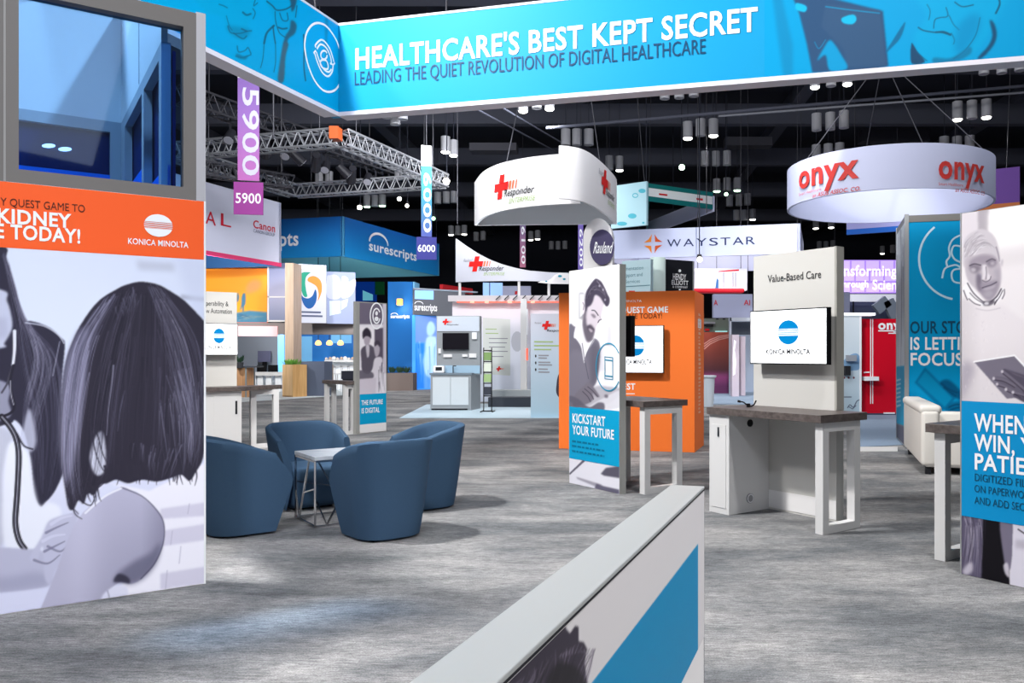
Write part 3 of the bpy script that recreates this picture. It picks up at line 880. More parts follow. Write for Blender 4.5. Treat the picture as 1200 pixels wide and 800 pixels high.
# ------------------------------------------------------------------ kiosks
def loop_leg(fr, a0, b0, a1, b1, z1, parent, t=.085, zb=.07):
    """closed rectangular leg in the b direction"""
    mb = MB()
    fr.box(mb, a0, a1, b0, b0 + t, 0, z1); fr.box(mb, a0, a1, b1 - t, b1, 0, z1)
    fr.box(mb, a0, a1, b0 + t, b1 - t, 0, zb); fr.box(mb, a0, a1, b0 + t, b1 - t, z1 - .085, z1)
    return mb.build('leg', WHITE, parent)

def monitor(label, sf, pl, pr, pt_, pb, txt, lg, th=.05):
    """flat screen: pixel box at its left edge"""
    ul_, zt_ = sf.uv(pl, pt_); _, zb_ = sf.uv(pl, pb); ur_ = sf.u_of(pr)
    p = sf.pt((ul_ + ur_) / 2, zb_, 0)
    T = thing('monitor', label, 'monitor', p)
    slab(sf, ul_, ur_, zb_, zt_, th, 'housing', BLACK, T, bevel=.004)
    b = .012
    decal(sf, [[(ul_ + b, zb_ + b), (ur_ - b, zb_ + b), (ur_ - b, zt_ - b), (ul_ + b, zt_ - b)]], 'screen', SCREEN, T, off=.002, pix=False)
    slab(sf, (ul_ + ur_) / 2 - .12, (ul_ + ur_) / 2 + .12, (zb_ + zt_) / 2 - .1, (zb_ + zt_) / 2 + .1, .075, 'wall_bracket', BLACK, T, off=-th)
    logo_ball(sf, *lg, T, SCRINKB, off=.005)
    text(sf, 'KONICA MINOLTA', *txt, SCRINKK, T, .03, off=.005)
    return T

# --- the main kiosk right of centre
K0 = (1.829, 7.26)
KF = Fr(K0, D1)
K = thing('display_kiosk', 'white display kiosk with dark wood counter and tall Value-Based Care back panel', 'kiosk', K0 + (0,))
kx = KF
bt = .62
mb = MB(); P = [kx.p(0, 0), kx.p(1.45, 0), kx.p(1.45, .66), kx.p(1.385, .66), kx.p(1.385, bt - .004), kx.p(.30, bt - .004), kx.p(.30, .68), kx.p(0, .68)]
mb.prism(P, 1.0, 1.07); mb.build('counter_top', WOODTOP, K, bevel=.003)
loop_leg(kx, .02, .055, .105, .60, 1.0, K)
mb = MB(); kx.box(mb, 1.16, 1.44, .03, bt - .004, .0, .998); cab = mb.build('cabinet', WHITE, K, bevel=.002)
cs = Surf([kx.p(1.44, .03), kx.p(1.16, .03)])
slab(cs, .035, cs.L - .04, .06, .90, .012, 'cabinet_door', WHITE, cab, off=.006, bevel=.002)
uh, zh = cs.uv(842.5, 505.5)
slab(cs, uh - .009, uh + .009, zh - .05, zh + .045, .02, 'door_lock', mat('lock_steel', (90, 94, 100), .3, .7), cab, off=.014)
ins = Surf([kx.p(1.16, .03), kx.p(1.16, bt)])
for px_, py_, r_, m_, nm in ((878.5, 495.5, .038, BLACK, 'cable_grommet'), (878.5, 583.5, .05, mat('grommet_grey', (150, 150, 154), .4), 'cable_grommet')):
    u, z = ins.uv(px_, py_)
    mbx = MB(); q0 = ins.pt(u, z, 0.001); q1 = ins.pt(u, z, .012); mbx.tube(q0, q1, r_, 20)
    g = mbx.build(nm, m_, K)
    ringline(ins, [(u + r_ * .8 * math.cos(a * math.pi / 10), z + r_ * .8 * math.sin(a * math.pi / 10)) for a in range(20)], .008, 'grommet_ring', INKW if m_ is not BLACK else DARK, g, off=.014, closed=True, pix=False)
# back panel (tower)
TS = Surf([kx.p(1.375, bt), kx.p(.305, bt)])
slab(TS, 0, TS.L, 0, 2.65, .11, 'back_panel', mat('kiosk_panel', (207, 205, 201), .5), K)
slab(TS, TS.L - .022, TS.L + .004, 1.071, 2.652, .112, 'panel_edge', mat('panel_edge_grey', (170, 168, 162), .5), K, off=.001)
slab(TS, 0, 1.07, .02, .20, .006, 'kick_strip', PANELW, K, off=.006)
text(TS, 'Value-Based Care', 900, 962.5, 331, 322.6, INKK, K, .008)
MS = Surf([kx.p(1.5, bt - .14), kx.p(.2, bt - .14)])
monitor('wide white screen on the Value-Based Care panel above the dark counter', MS, 879, 969.7, 364.4, 426.3, (898, 949.5, 414.6, 409.2), (924, 389.2, 12.4, 14.2), .06)
# cable tail on the counter
cb = MB()
pt0 = kx.v(1.17, .32, 1.078)
cpts = [Vector(pt0) + Vector(v) for v in ((-.09, 0, .05), (-.05, .0, .045), (-.02, 0, .02), (.03, 0, 0), (.06, .0, .02), (.08, 0, .06))]
cb.pipe(cpts, .008, 6); cb.tube(Vector(pt0) + Vector((-.11, 0, .055)), Vector(pt0) + Vector((-.08, 0, .048)), .012, 8)
cb.tube(Vector(pt0) + Vector((.0, 0, -.008)), Vector(pt0) + Vector((0.0, 0, .03)), .02, 10)
prop(cb.build('cable_tail', BLACK), 'short black cable end curling on the dark counter of the Value-Based Care kiosk', 'cable')

# --- KICKSTART totem with its table
def totem(name, label, px_l, Yl, px_r, Yr, ztop, thick, cat='display panel'):
    a, b = at(px_l, Yl), at(px_r, Yr)
    sf = Surf([a, b])
    T = thing(name, label, cat, ((a[0] + b[0]) / 2, (a[1] + b[1]) / 2, 0))
    slab(sf, 0, sf.L, 0, ztop, thick, 'panel', mat('totem_aluminium', (166, 166, 162), .45, .25), T)
    return T, sf
KT, ks = totem('totem_panel', 'slim photo totem of a bearded man reading KICKSTART YOUR FUTURE', 666.8, F * H / (565.6 - HY), 726.3, F * H / (579 - HY), 2.65, .09)
cv = Canvas(655, 295, 740, 600, 3.0, (250, 249, 252))
def zz(x, y, ox=655, oy=305, s=4.324): return (ox + x / s, oy + y / s)
def PZ(L, **k): return [zz(x, y, **k) for x, y in L]
cv.fill([(666, 395), (730, 395), (730, 480), (666, 480)], (232, 230, 236), .8, 10, sm=False)
for x0, y0, x1, y1, c in ((100, 160, 130, 300, 150), (240, 330, 270, 440, 205), (200, 440, 230, 560, 214), (285, 240, 312, 420, 224)):
    cv.fill(PZ([(x0, y0), (x1, y0), (x1, y1), (x0, y1)]), (c, c - 2, c + 6), .8, 1.2, sm=False)
cv.fill(PZ([(106, 172), (126, 172), (126, 270), (106, 290)]), (240, 240, 244), .8, .4, sm=False)
cv.fill(PZ([(48, 350), (80, 335), (105, 350), (118, 400), (140, 430), (175, 395), (205, 420), (208, 500), (196, 590), (176, 640), (130, 680), (48, 700)]), (112, 108, 122), 1, .5)
cv.fill(PZ([(48, 480), (110, 460), (150, 540), (140, 640), (48, 700)]), (128, 124, 138), .6, 2)
cv.fill(PZ([(160, 440), (196, 430), (205, 500), (192, 590), (168, 620)]), (92, 88, 102), .6, 2)
cv.fill(PZ([(75, 385), (88, 320), (110, 300), (120, 360), (150, 410), (178, 395), (176, 410), (140, 470), (128, 520), (112, 440), (88, 400)]), (232, 230, 236), 1, .4)
cv.line(PZ([(118, 420), (130, 500), (150, 600)]), .8, (80, 76, 90), .8)
cv.line(PZ([(178, 400), (150, 450), (128, 510)]), .8, (96, 92, 106), .8)
def P3(L): return [(660 + x / 9.41, 315 + y / 9.41) for x, y in L]
cv.fill(P3([(250, 430), (300, 390), (345, 296), (400, 300), (446, 372), (440, 440), (424, 500), (420, 550), (392, 596), (366, 640), (346, 712), (300, 790), (262, 800), (216, 640), (218, 540)]), (206, 196, 206), 1, .4)
cv.fill(P3([(232, 440), (262, 430), (252, 520), (262, 620), (300, 610), (330, 640), (344, 690), (330, 760), (300, 800), (262, 800), (230, 720), (214, 620), (220, 520)]), (92, 85, 98), .9, .9)
cv.fill(P3([(264, 640), (290, 622), (320, 640), (344, 664), (330, 700), (300, 700), (276, 680)]), (78, 70, 84), .9, .6)
cv.fill(P3([(280, 656), (310, 664), (330, 690), (300, 696)]), (196, 184, 194), .85, .5)
cv.fill(P3([(204, 360), (222, 340), (244, 370), (240, 450), (220, 500), (204, 440)]), (222, 214, 222), 1, .4)
cv.line(P3([(216, 370), (228, 400), (222, 450)]), 1.0, (120, 112, 124), .8)
cv.fill(P3([(240, 330), (254, 250), (300, 170), (340, 120), (368, 106), (420, 140), (456, 200), (490, 276), (514, 330), (506, 390), (478, 416), (448, 380), (410, 318), (372, 290), (346, 296), (326, 360), (300, 404), (268, 424), (250, 470), (240, 420)]), (70, 64, 80), 1, .5)
cv.strands(P3([(260, 330), (300, 230), (370, 160)]), P3([(380, 130), (440, 210), (490, 340)]), 50, [(112, 106, 122), (142, 136, 152), (44, 40, 52)], .6, .6, 1.2, 4)
for x, y in ((462, 340), (400, 186), (440, 230)): cv.fill(disc(660 + x / 9.41, 315 + y / 9.41, 1.1, 1.5, 8), (176, 170, 184), .8, .4)
cv.line(P3([(316, 456), (350, 462), (386, 512)]), 1.2, (62, 56, 68), .9)
cv.fill(P3([(306, 500), (340, 500), (362, 530), (336, 540)]), (112, 102, 114), .8, .6)
cv.line(P3([(384, 590), (398, 566), (424, 556)]), 1.2, (74, 66, 80), .9)
cv.line(P3([(400, 520), (414, 545), (420, 556)]), .7, (170, 160, 172), .8)
cv.fill(PZ([(180, 640), (250, 640), (312, 650), (312, 680), (240, 730), (160, 740), (110, 740), (90, 700)]), (176, 172, 182), .9, 1)
cv.fill(PZ([(160, 735), (240, 690), (312, 660), (312, 742), (160, 760)]), (216, 214, 222), .9, .6)
cv.fill(PZ([(82, 680), (120, 640), (146, 620), (168, 634), (190, 662), (206, 690), (192, 692), (170, 672), (176, 700), (150, 724), (100, 738), (70, 735)]), (118, 112, 124), 1, .5)
for a in ([(146, 640), (170, 660), (196, 690)], [(130, 650), (160, 676), (176, 704)], [(120, 664), (146, 690), (160, 716)]):
    cv.line(PZ(a), .9, (64, 58, 70), .8)
cv.fill(PZ([(48, 690), (96, 700), (130, 730), (160, 742), (200, 720), (230, 728), (210, 770), (48, 770)]), (96, 92, 106), .9, .8)
cv.fill(PZ([(232, 680), (248, 682), (246, 696), (232, 694)]), (110, 104, 116), .9, .5)
def YZ(L): return [(620 + x / 5.0, 440 + y / 5.0) for x, y in L]
cv.fill(YZ([(200, 470), (540, 520), (540, 720), (200, 660)]), (226, 224, 234), 1, .3, sm=False)
cv.fill(YZ([(232, 575), (318, 492), (332, 496), (240, 580)]), (92, 88, 104), 1, .4, sm=False)
cv.fill(YZ([(275, 592), (430, 640), (390, 650), (285, 606)]), (150, 146, 160), .9, .5, sm=False)
cv.fill(YZ([(420, 575), (450, 540), (530, 530), (530, 600), (440, 586)]), (84, 80, 96), .95, .6, sm=False)
cv.fill(YZ([(384, 660), (394, 632), (440, 648), (528, 668), (528, 695), (470, 690)]), (92, 88, 108), .95, .6, sm=False)
zc1, zc0 = ks.uv(666.8, 476)[1], ks.uv(666.8, 536.2)[1]
printed(ks, cv, .012, ks.L - .004, .004, 2.646, 'printed_photo', KT, .006, label='black and white print of a bearded man')
decal(ks, [[(.012, zc0), (ks.L - .004, zc0), (ks.L - .004, zc1), (.012, zc1)]], 'cyan_band', CYAN, KT, off=.006, pix=False)
text(ks, 'KICKSTART', 671.6, 710, 494.6, 484.4, INKW, KT, .03, off=.009)
text(ks, 'YOUR FUTURE', 671.4, 720.2, 508, 497.9, INKW, KT, .03, off=.009)
for y0, xr in ((517.5, 703), (523, 709), (529, 709)):
    u0, z0 = ks.uv(671, y0); _, z1 = ks.uv(671, y0 - 2.2)
    mbs = MB(); u = u0; ue = ks.u_of(xr); rr = random.Random(int(y0))
    while u < ue:
        w_ = rr.uniform(.035, .1)
        mbs.add([ks.pt(u, z0, .009), ks.pt(min(ue, u + w_), z0, .009), ks.pt(min(ue, u + w_), z1, .009), ks.pt(u, z1, .009)], [(0, 1, 2, 3)]); u += w_ + .02
    mbs.build('small_print', mat('ink_mid_teal', (0, 112, 150), .5), KT, solid=False)
ocx, ocy = 713.6, 430
BL = mat('ink_line_blue', (38, 140, 176), .5)
uc, zc = ks.uv(ocx, ocy); ru = ks.L * .235
ring = [(uc + ru * math.cos(a * math.pi / 20), zc + (ks.uv(ocx, 402.3)[1] - zc) * math.sin(a * math.pi / 20)) for a in range(41)]
ring = [q for q in ring if q[0] < ks.L - .008]
cut = max(range(len(ring) - 1), key=lambda i: math.hypot(ring[i + 1][0] - ring[i][0], ring[i + 1][1] - ring[i][1]))
ring = ring[cut + 1:] + ring[1:cut + 1] if math.hypot(ring[cut + 1][0] - ring[cut][0], ring[cut + 1][1] - ring[cut][1]) > .1 else ring
ringline(ks, ring, .016, 'icon_ring', BL, KT, off=.009, pix=False)
for r in ([(709.5, 417.8), (718.6, 418.8), (718.6, 444.5), (709.5, 443.5)], [(709.5, 421.5), (718.6, 422.3)], [(709.5, 440), (718.6, 441)]):
    ringline(ks, r, .014, 'phone_icon', BL, KT, off=.009, closed=len(r) == 4)
# table on its far side
T0 = (.328, 9.36)
MF = Fr(T0, D1)
T = thing('counter_table', 'dark topped counter table on white loop legs behind the KICKSTART totem', 'counter table', T0 + (0,))
mb = MB(); MF.box(mb, 0, 1.06, 0, .69, 1.0, 1.07); mb.build('counter_top', WOODTOP, T, bevel=.003)
loop_leg(MF, .02, .04, .11, .62, 1.0, T); loop_leg(MF, .93, .04, 1.02, .56, 1.0, T)
# monitor on the back of the totem
n2 = Fr(ks.pts[1], D1)
bs = Surf([n2.p(-.02, .21), n2.p(.9, .21)])
MT = thing('monitor', 'black monitor seen edge on, hung on the back of the KICKSTART totem', 'monitor', n2.p(.3, .2) + (1.6,))
mb = MB(); n2.box(mb, .01, 1.0, .17, .235, 1.58, 2.06); mb.build('housing', BLACK, MT, bevel=.004)
mb = MB(); n2.box(mb, .35, .6, .085, .172, 1.7, 1.95); mb.build('wall_bracket', DARK, MT)

# --- orange tower
OB = (1.312, 13.4)
e = Fr(OB, A1)
O = thing('orange_tower', 'orange box tower with white headline behind the KICKSTART totem', 'display tower', OB + (0,))
mb = MB(); e.box(mb, 0, 1.1, -2.33, 0, 0, 2.65); mb.build('body', mat('orange_panel', (250, 124, 52), .5), O, bevel=.004)
os_ = Surf([e.p(0, -2.33), e.p(0, 0)])
BRN = mat('ink_dark_brown', (104, 44, 14), .5)
text(os_, 'KIDNEY QUEST GAME', 693, 783, 367, 360.4, INKW, O, .04)
text(os_, 'DISEASE TODAY!', 722, 776, 373.4, 367.6, BRN, O, .02)
text(os_, 'KONICA MINOLTA', 712, 752, 354.4, 351.8, INKW, O, .0)
text(os_, 'QUEST', 716, 744.5, 456, 449, INKW, O, .04)
ringline(os_, [(716, 461.2), (744, 461.2)], .012, 'underline', INKW, O)
ss = Surf([e.p(0, 0), e.p(1.1, 0)])
text(ss, 'KIDNEY QUEST GAME', 816.6, 823, 430, 395, INKW, O, .02, turn=False) if False else None
sm_ = mat('side_print', (250, 190, 160), .5)
rr = random.Random(2)
polys = []
zt_ = 2.30
while zt_ > .6:
    h_ = rr.uniform(.02, .045); polys.append([(.42, zt_ - h_), (.42 + rr.uniform(.12, .3), zt_ - h_), (.42 + rr.uniform(.12, .3), zt_), (.42, zt_)]); zt_ -= h_ + .03
decal(ss, polys, 'side_print', sm_, O, pix=False)
decal(ss, [[(.35, 2.05), (.75, 2.05), (.75, 2.2), (.35, 2.2)]], 'side_emblem', INKW, O, pix=False)
ms2 = Surf([e.p(-.14, -2.33), e.p(-.14, 0)])
monitor('white screen hung on the orange tower, partly behind the KICKSTART totem', ms2, 712.5, 777.8, 381.5, 436.8, (722, 764, 426.5, 421.2), (745.4, 404.8, 10, 12), .06)

# --- right photo panel
WA = fl(1125.5, 672); dW = Vector((-D1v[0], -D1v[1]))
WB = (WA[0] + dW.x * 1.07, WA[1] + dW.y * 1.07)
wsf = Surf([WA, WB])
WP = thing('totem_panel', 'photo totem of a grey haired man with a tablet, headline WHEN WIN, at the right', 'display panel', ((WA[0] + WB[0]) / 2, (WA[1] + WB[1]) / 2, 0))
slab(wsf, 0, wsf.L, 0, 2.65, .09, 'panel', mat('totem_aluminium', (166, 166, 162), .45, .25), WP)
cv = Canvas(1115, 225, 1330, 760, 2.5, (238, 232, 236))
def W1(L): return [(1115 + x / 3.33, 240 + y / 3.33) for x, y in L]
cv.fill(W1([(30, 20), (110, 20), (110, 140), (30, 160)]), (222, 214, 222), .9, 3, sm=False)
cv.fill(W1([(102, 10), (146, 0), (142, 110), (104, 100)]), (166, 158, 168), .8, 1.2, sm=False)
cv.fill(W1([(146, 30), (300, -10), (700, -60), (700, 160), (300, 150), (150, 170)]), (250, 248, 248), .95, 4, sm=False)
cv.fill(W1([(170, 190), (700, 130), (700, 180), (190, 240)]), (228, 222, 226), .8, 4, sm=False)
def swt(X, Y):
    v = 232 - 24 * np.clip((1150 - X) / 25.0, 0, 1) - 10 * np.clip((Y - 390) / 60.0, 0, 1)
    return np.stack([v, v - 7, v - 2], -1).astype(np.float32)
cv.fill(W1([(35, 400), (60, 370), (120, 400), (190, 390), (240, 420), (400, 560), (500, 800), (30, 800)]), swt, .95, 2.5)
cv.fill(W1([(35, 640), (60, 610), (90, 640), (60, 720), (35, 760)]), (168, 160, 174), .8, 4)
rr = random.Random(8)
for i in range(60):
    x, y = rr.uniform(45, 210), rr.uniform(420, 740); cv.line(W1([(x, y), (x + rr.uniform(-6, 6), y + rr.uniform(4, 12))]), .8, rr.choice([(206, 198, 208), (242, 236, 240)]), .4, sm=False)
def W3(L): return [(1120 + x / 7.27, 255 + y / 7.27) for x, y in L]
cv.fill(W3([(58, 340), (62, 240), (80, 180), (130, 130), (220, 96), (300, 130), (345, 190), (366, 270), (378, 360), (340, 330), (230, 300), (140, 330), (90, 370), (76, 420), (62, 400)]), (206, 199, 207), 1, 1.0)
cv.strands(W3([(72, 330), (90, 220), (160, 140), (210, 110)]), W3([(130, 330), (200, 260), (280, 240), (340, 290)]), 90, [(170, 162, 173), (244, 242, 246), (146, 138, 150)], .8, .6, 2, 6)
cv.line(W3([(345, 250), (362, 310), (372, 370)]), 1.6, (140, 132, 146), .8)
cv.fill(W3([(78, 370), (110, 330), (160, 320), (240, 300), (330, 320), (378, 390), (384, 480), (380, 570), (356, 630), (310, 690), (262, 700), (214, 650), (160, 600), (108, 540), (84, 470)]), (192, 183, 193), 1, .7)
cv.fill(W3([(118, 370), (170, 335), (240, 316), (320, 330), (350, 370), (340, 400), (280, 380), (250, 400), (226, 400), (190, 390), (130, 400)]), (150, 140, 155), .75, 1.6)
cv.fill(W3([(190, 470), (226, 500), (222, 530), (240, 548), (290, 540), (350, 530), (372, 560), (350, 640), (306, 696), (256, 694), (206, 636), (180, 570), (176, 510)]), (150, 141, 156), .85, 1.6)
cv.fill(W3([(182, 480), (216, 500), (220, 540), (204, 580), (220, 600), (206, 630), (180, 580)]), (104, 95, 112), .7, 1.4)
cv.fill(W3([(330, 440), (372, 440), (378, 540), (350, 540), (336, 500)]), (168, 160, 174), .7, 2)
cv.fill(W3([(226, 410), (262, 404), (276, 470), (298, 500), (286, 528), (262, 530), (254, 500), (244, 528), (222, 524), (228, 480)]), (226, 219, 226), .95, .8)
cv.line(W3([(258, 420), (262, 470), (258, 520)]), 1.6, (128, 120, 134), .7)
cv.fill(W3([(118, 404), (160, 398), (210, 410), (212, 440), (180, 470), (140, 466), (120, 440)]), (112, 104, 119), .75, 1.4)
cv.fill(W3([(132, 430), (160, 428), (172, 448), (150, 462), (134, 452)]), (196, 188, 198), .85, .7)
cv.fill(W3([(262, 376), (310, 356), (340, 372), (336, 410), (300, 422), (268, 408)]), (122, 114, 129), .7, 1.4)
cv.fill(W3([(296, 380), (324, 374), (330, 396), (304, 404)]), (190, 182, 193), .8, .7)
cv.line(W3([(120, 408), (160, 394), (212, 404)]), 1.8, (84, 76, 90), .8)
cv.line(W3([(262, 374), (306, 352), (338, 362)]), 1.6, (92, 84, 98), .8)
cv.line(W3([(228, 532), (256, 546), (290, 528), (300, 500)]), 1.2, (104, 96, 110), .8)
cv.line(W3([(226, 598), (260, 586), (304, 572), (348, 548)]), 1.5, (84, 76, 92), .85)
cv.fill(W3([(236, 606), (300, 584), (340, 570), (320, 600), (262, 616)]), (186, 177, 189), .8, .8)
cv.fill(W3([(240, 640), (290, 620), (320, 640), (290, 676), (252, 672)]), (176, 168, 180), .7, 1.2)
cv.fill(W3([(384, 380), (398, 350), (402, 380), (394, 420)]), (190, 182, 192), .9, .6)
cv.fill(W3([(60, 600), (100, 556), (150, 610), (210, 670), (250, 710), (300, 708), (350, 670), (386, 610), (408, 596), (416, 640), (380, 700), (330, 742), (250, 752), (170, 730), (110, 690), (76, 650)]), (243, 240, 244), 1, .5)
for a, w_ in (([(100, 558), (150, 640), (220, 706), (250, 720)], 1.5), ([(120, 640), (170, 690), (236, 730)], 1.0), ([(68, 620), (86, 670), (100, 700)], 1.2), ([(112, 690), (160, 730), (210, 746)], 1.1), ([(388, 606), (350, 670), (300, 714)], 1.7), ([(400, 620), (370, 680), (330, 728)], 1.0), ([(414, 610), (414, 650), (396, 690)], 1.1), ([(352, 700), (330, 740)], 1.4)):
    cv.line(W3(a), w_, (70, 62, 76), .85)
cv.fill(W3([(236, 716), (280, 708), (326, 700), (330, 724), (290, 748), (240, 748)]), (72, 64, 78), .8, .7)
cv.fill(W3([(246, 722), (276, 718), (280, 738), (250, 742)]), (226, 222, 228), .9, .5)
cv.line(W1([(96, 404), (140, 412), (190, 402)]), 1.6, (204, 196, 204), .7)
cv.fill(W1([(88, 612), (246, 588), (300, 650), (380, 740), (216, 756)]), (118, 112, 128), 1, .4, sm=False)
cv.line(W1([(88, 612), (246, 587), (310, 655)]), 1.8, (248, 246, 250), 1, sm=False)
def W4(L): return [(1120 + x / 10.0, 400 + y / 10.0) for x, y in L]
cv.fill(W4([(540, 340), (580, 325), (700, 390), (900, 460), (1300, 640), (1300, 900), (700, 660), (760, 560), (650, 450), (560, 380)]), (84, 78, 94), 1, .5)
cv.fill(W4([(436, 430), (470, 410), (600, 430), (720, 500), (800, 640), (690, 640), (640, 560), (480, 470)]), (100, 94, 110), 1, .5)
for a, w_ in (([(548, 352), (660, 440), (800, 560)], 4.2), ([(444, 432), (560, 450), (690, 520)], 3.6), ([(484, 500), (580, 530), (700, 600)], 3.2), ([(586, 560), (650, 590), (760, 640)], 3.0), ([(668, 596), (760, 620), (900, 660)], 3.0)):
    cv.line(W4(a), w_, (112, 105, 121), .95, w2=w_ * .9); cv.line([(x, y + w_ * .5) for x, y in W4(a)], 1.0, (50, 44, 58), .85)
for x, y in ((544, 352), (444, 434), (484, 500), (588, 562), (670, 596)):
    cv.fill(disc(1120 + x / 10.0, 400 + y / 10.0, 1.5, 1.9, 10), (214, 208, 218), .9, .4)
cv.fill(W4([(560, 320), (700, 380), (900, 450), (900, 430), (700, 360)]), (58, 52, 68), .7, .8)
def W2(L): return [(1000 + x / 5.0, 540 + y / 5.0) for x, y in L]
cv.fill(W2([(600, 300), (780, 330), (770, 700), (600, 680)]), (92, 86, 108), 1, .4, sm=False)
cv.fill(W2([(760, 330), (900, 350), (920, 780), (750, 740)]), (20, 18, 24), 1, .6, sm=False)
cv.fill(W2([(860, 345), (936, 360), (930, 600), (900, 640), (880, 560)]), (120, 114, 134), 1, .8)
cv.strands(W2([(650, 330), (660, 450), (640, 640)]), W2([(760, 340), (755, 480), (745, 680)]), 60, [(150, 144, 166), (56, 50, 66), (180, 174, 192)], 1.2, .6, 3, 21)
cv.fill(W2([(640, 640), (690, 590), (700, 640), (660, 670)]), (198, 192, 206), .9, 1.5)
cv.fill(W2([(880, 610), (905, 600), (915, 680), (890, 660)]), (214, 208, 220), .9, 1)
cv.fill(W2([(936, 360), (1700, 500), (1700, 900), (916, 800), (918, 660), (930, 560)]), (220, 216, 230), 1, .5, sm=False)
cv.line(W2([(966, 400), (1010, 430)]), 1.6, (60, 54, 66), .9, sm=False)
cv.fill(W2([(950, 460), (1060, 470), (1060, 520), (950, 510)]), (170, 164, 180), .6, 2, sm=False)
printed(wsf, cv, .012, wsf.L - .004, .004, 2.646, 'printed_photo', WP, .005, label='black and white print of a grey haired man with a tablet')
slab(wsf, 0, .010, 0.0, 2.652, .094, 'edge_trim', ALU, WP, off=.004)
zc1, zc0 = wsf.uv(1126, 469.3)[1], wsf.uv(1126, 603.5)[1]
decal(wsf, [[(.012, zc0), (wsf.L - .004, zc0), (wsf.L - .004, zc1), (.012, zc1)]], 'cyan_band', mat('ink_cyan_blue', (0, 142, 202), .5), WP, off=.006, pix=False)
text(wsf, 'WHEN', 1142.3, 1203.5, 504.2, 484.6, INKW, WP, .035, off=.009)
text(wsf, 'WIN, Y', 1142.3, 1211, 526.8, 508.4, INKW, WP, .035, off=.009)
text(wsf, 'PATIENTS', 1143, 1250, 549.2, 531.2, INKW, WP, .035, off=.009)
text(wsf, 'DIGITIZED FILES', 1143, 1212, 563, 554.4, DEEPT, WP, 0, off=.009)
text(wsf, 'ON PAPERWORK', 1142.6, 1213, 576, 567.6, DEEPT, WP, 0, off=.009)
text(wsf, 'AND ADD SECURITY', 1142.6, 1228, 589.6, 581.2, DEEPT, WP, 0, off=.009)
# counter beside it
C0 = (2.45, 6.46)
CF = Fr(C0, D1)
T = thing('counter_table', 'dark topped counter on a white loop leg beside the grey haired man totem', 'counter table', C0 + (0,))
mb = MB(); CF.box(mb, -1.3, 0, 0, .68, 1.0, 1.07); mb.build('counter_top', WOODTOP, T, bevel=.003)
loop_leg(CF, -.14, .05, -.05, .60, 1.0, T); loop_leg(CF, -1.27, .05, -1.18, .60, 1.0, T)

# --- OUR STORY box tower
B0 = (4.96, 14.0)
BF = Fr(B0, A1)
B = thing('story_tower', 'tall cyan box tower reading OUR STORY IS LETTING FOCUS, behind the white sofa', 'display tower', B0 + (0,))
mb = MB(); BF.box(mb, 0.02, 1.62, 0.02, 3.0, .0, 3.93); mb.build('body', ALU, B)
for (a, b_) in ((0, 0), (1.58, 0), (0, 2.96)):
    mb = MB(); BF.box(mb, a, a + .07, b_, b_ + .07, 0, 4.0); mb.build('corner_post', ALU, B, bevel=.004)
mb = MB(); BF.box(mb, 0.005, .045, .07, 3.0, 3.86, 3.975); mb.build('top_rail', ALUD, B)
mb = MB(); BF.box(mb, 0.07, 1.6, 0.005, .045, 3.86, 3.975); mb.build('top_rail', ALUD, B)
bsf = Surf([BF.p(0.02, 0.02), BF.p(0.02, 3.0)])
cv = Canvas(1050, 255, 1240, 560, 2.0, (0, 150, 204))
cv.fill([(1060, 265), (1240, 265), (1240, 330)], (0, 132, 190), .5, 8, sm=False)
def Q5(L): return [(1000 + x / 5.0, 400 + y / 5.0) for x, y in L]
cv.fill(Q5([(360, 240), (420, 150), (600, 330), (545, 400), (520, 400)]), (0, 108, 156), .95, .5, sm=False)
cv.fill(Q5([(376, 238), (422, 172), (580, 330), (536, 384)]), (0, 138, 186), .95, .5, sm=False)
cv.fill(Q5([(505, 240), (560, 225), (640, 300), (680, 360), (620, 340), (580, 320), (540, 280)]), (0, 84, 126), .95, .8)
cv.fill(Q5([(545, 380), (600, 350), (700, 360), (700, 440), (560, 420)]), (0, 98, 142), .9, 1)
for a in ([(515, 246), (560, 280), (610, 300)], [(530, 270), (570, 300), (600, 320)], [(560, 385), (600, 370), (640, 372)], [(570, 400), (610, 388), (650, 390)]):
    cv.line(Q5(a), 1.6, (0, 60, 96), .8)
cv.fill(Q5([(315, 300), (400, 330), (480, 400), (480, 460), (310, 460)]), (0, 126, 178), .8, 3)
printed(bsf, cv, .05, bsf.L - .04, .1, 3.86, 'printed_photo', B, .02, off=.004, label='cyan print of hands with a tablet')
text(bsf, 'OUR STORY', 1066.5, 1152, 390.4, 376.8, DEEPT, B, .035, off=.008)
text(bsf, 'IS LETTING', 1066.7, 1151, 409.4, 395.4, INKW, B, .035, off=.008)
text(bsf, 'FOCUS', 1067, 1128, 427.8, 413.8, INKW, B, .035, off=.008)
LW = mat('ink_pale_line', (190, 226, 244), .5)
cx_, cy_, r_ = 1124.5, 303.5, 47.5
ringline(bsf, [q for q in disc(cx_, cy_, r_, r_ , 60, 100, 232)], .035, 'icon_ring', LW, B, off=.008)
for pl in ([(1104, 326), (1107, 315), (1116, 311), (1122, 311), (1128, 316)], [(1110, 312), (1109, 306), (1113, 300), (1112, 290), (1117, 280), (1127, 275)], [(1127, 289), (1118, 288), (1115, 296), (1119, 304), (1128, 308)], [(1128, 315), (1118, 316), (1115, 322), (1118, 330), (1130, 332)]):
    ringline(bsf, pl, .03, 'icon_line', LW, B, off=.008)
sds = Surf([BF.p(0.0, 0.02), BF.p(1.6, 0.02)])
cv = Canvas(1044, 250, 1064, 540, 3.0, (206, 216, 224))
cv.strands([(1048, 270), (1050, 340), (1049, 430)], [(1058, 270), (1058, 340), (1058, 430)], 30, [(150, 160, 172), (236, 242, 246), (120, 128, 142)], 1.2, .6, 1, 3)
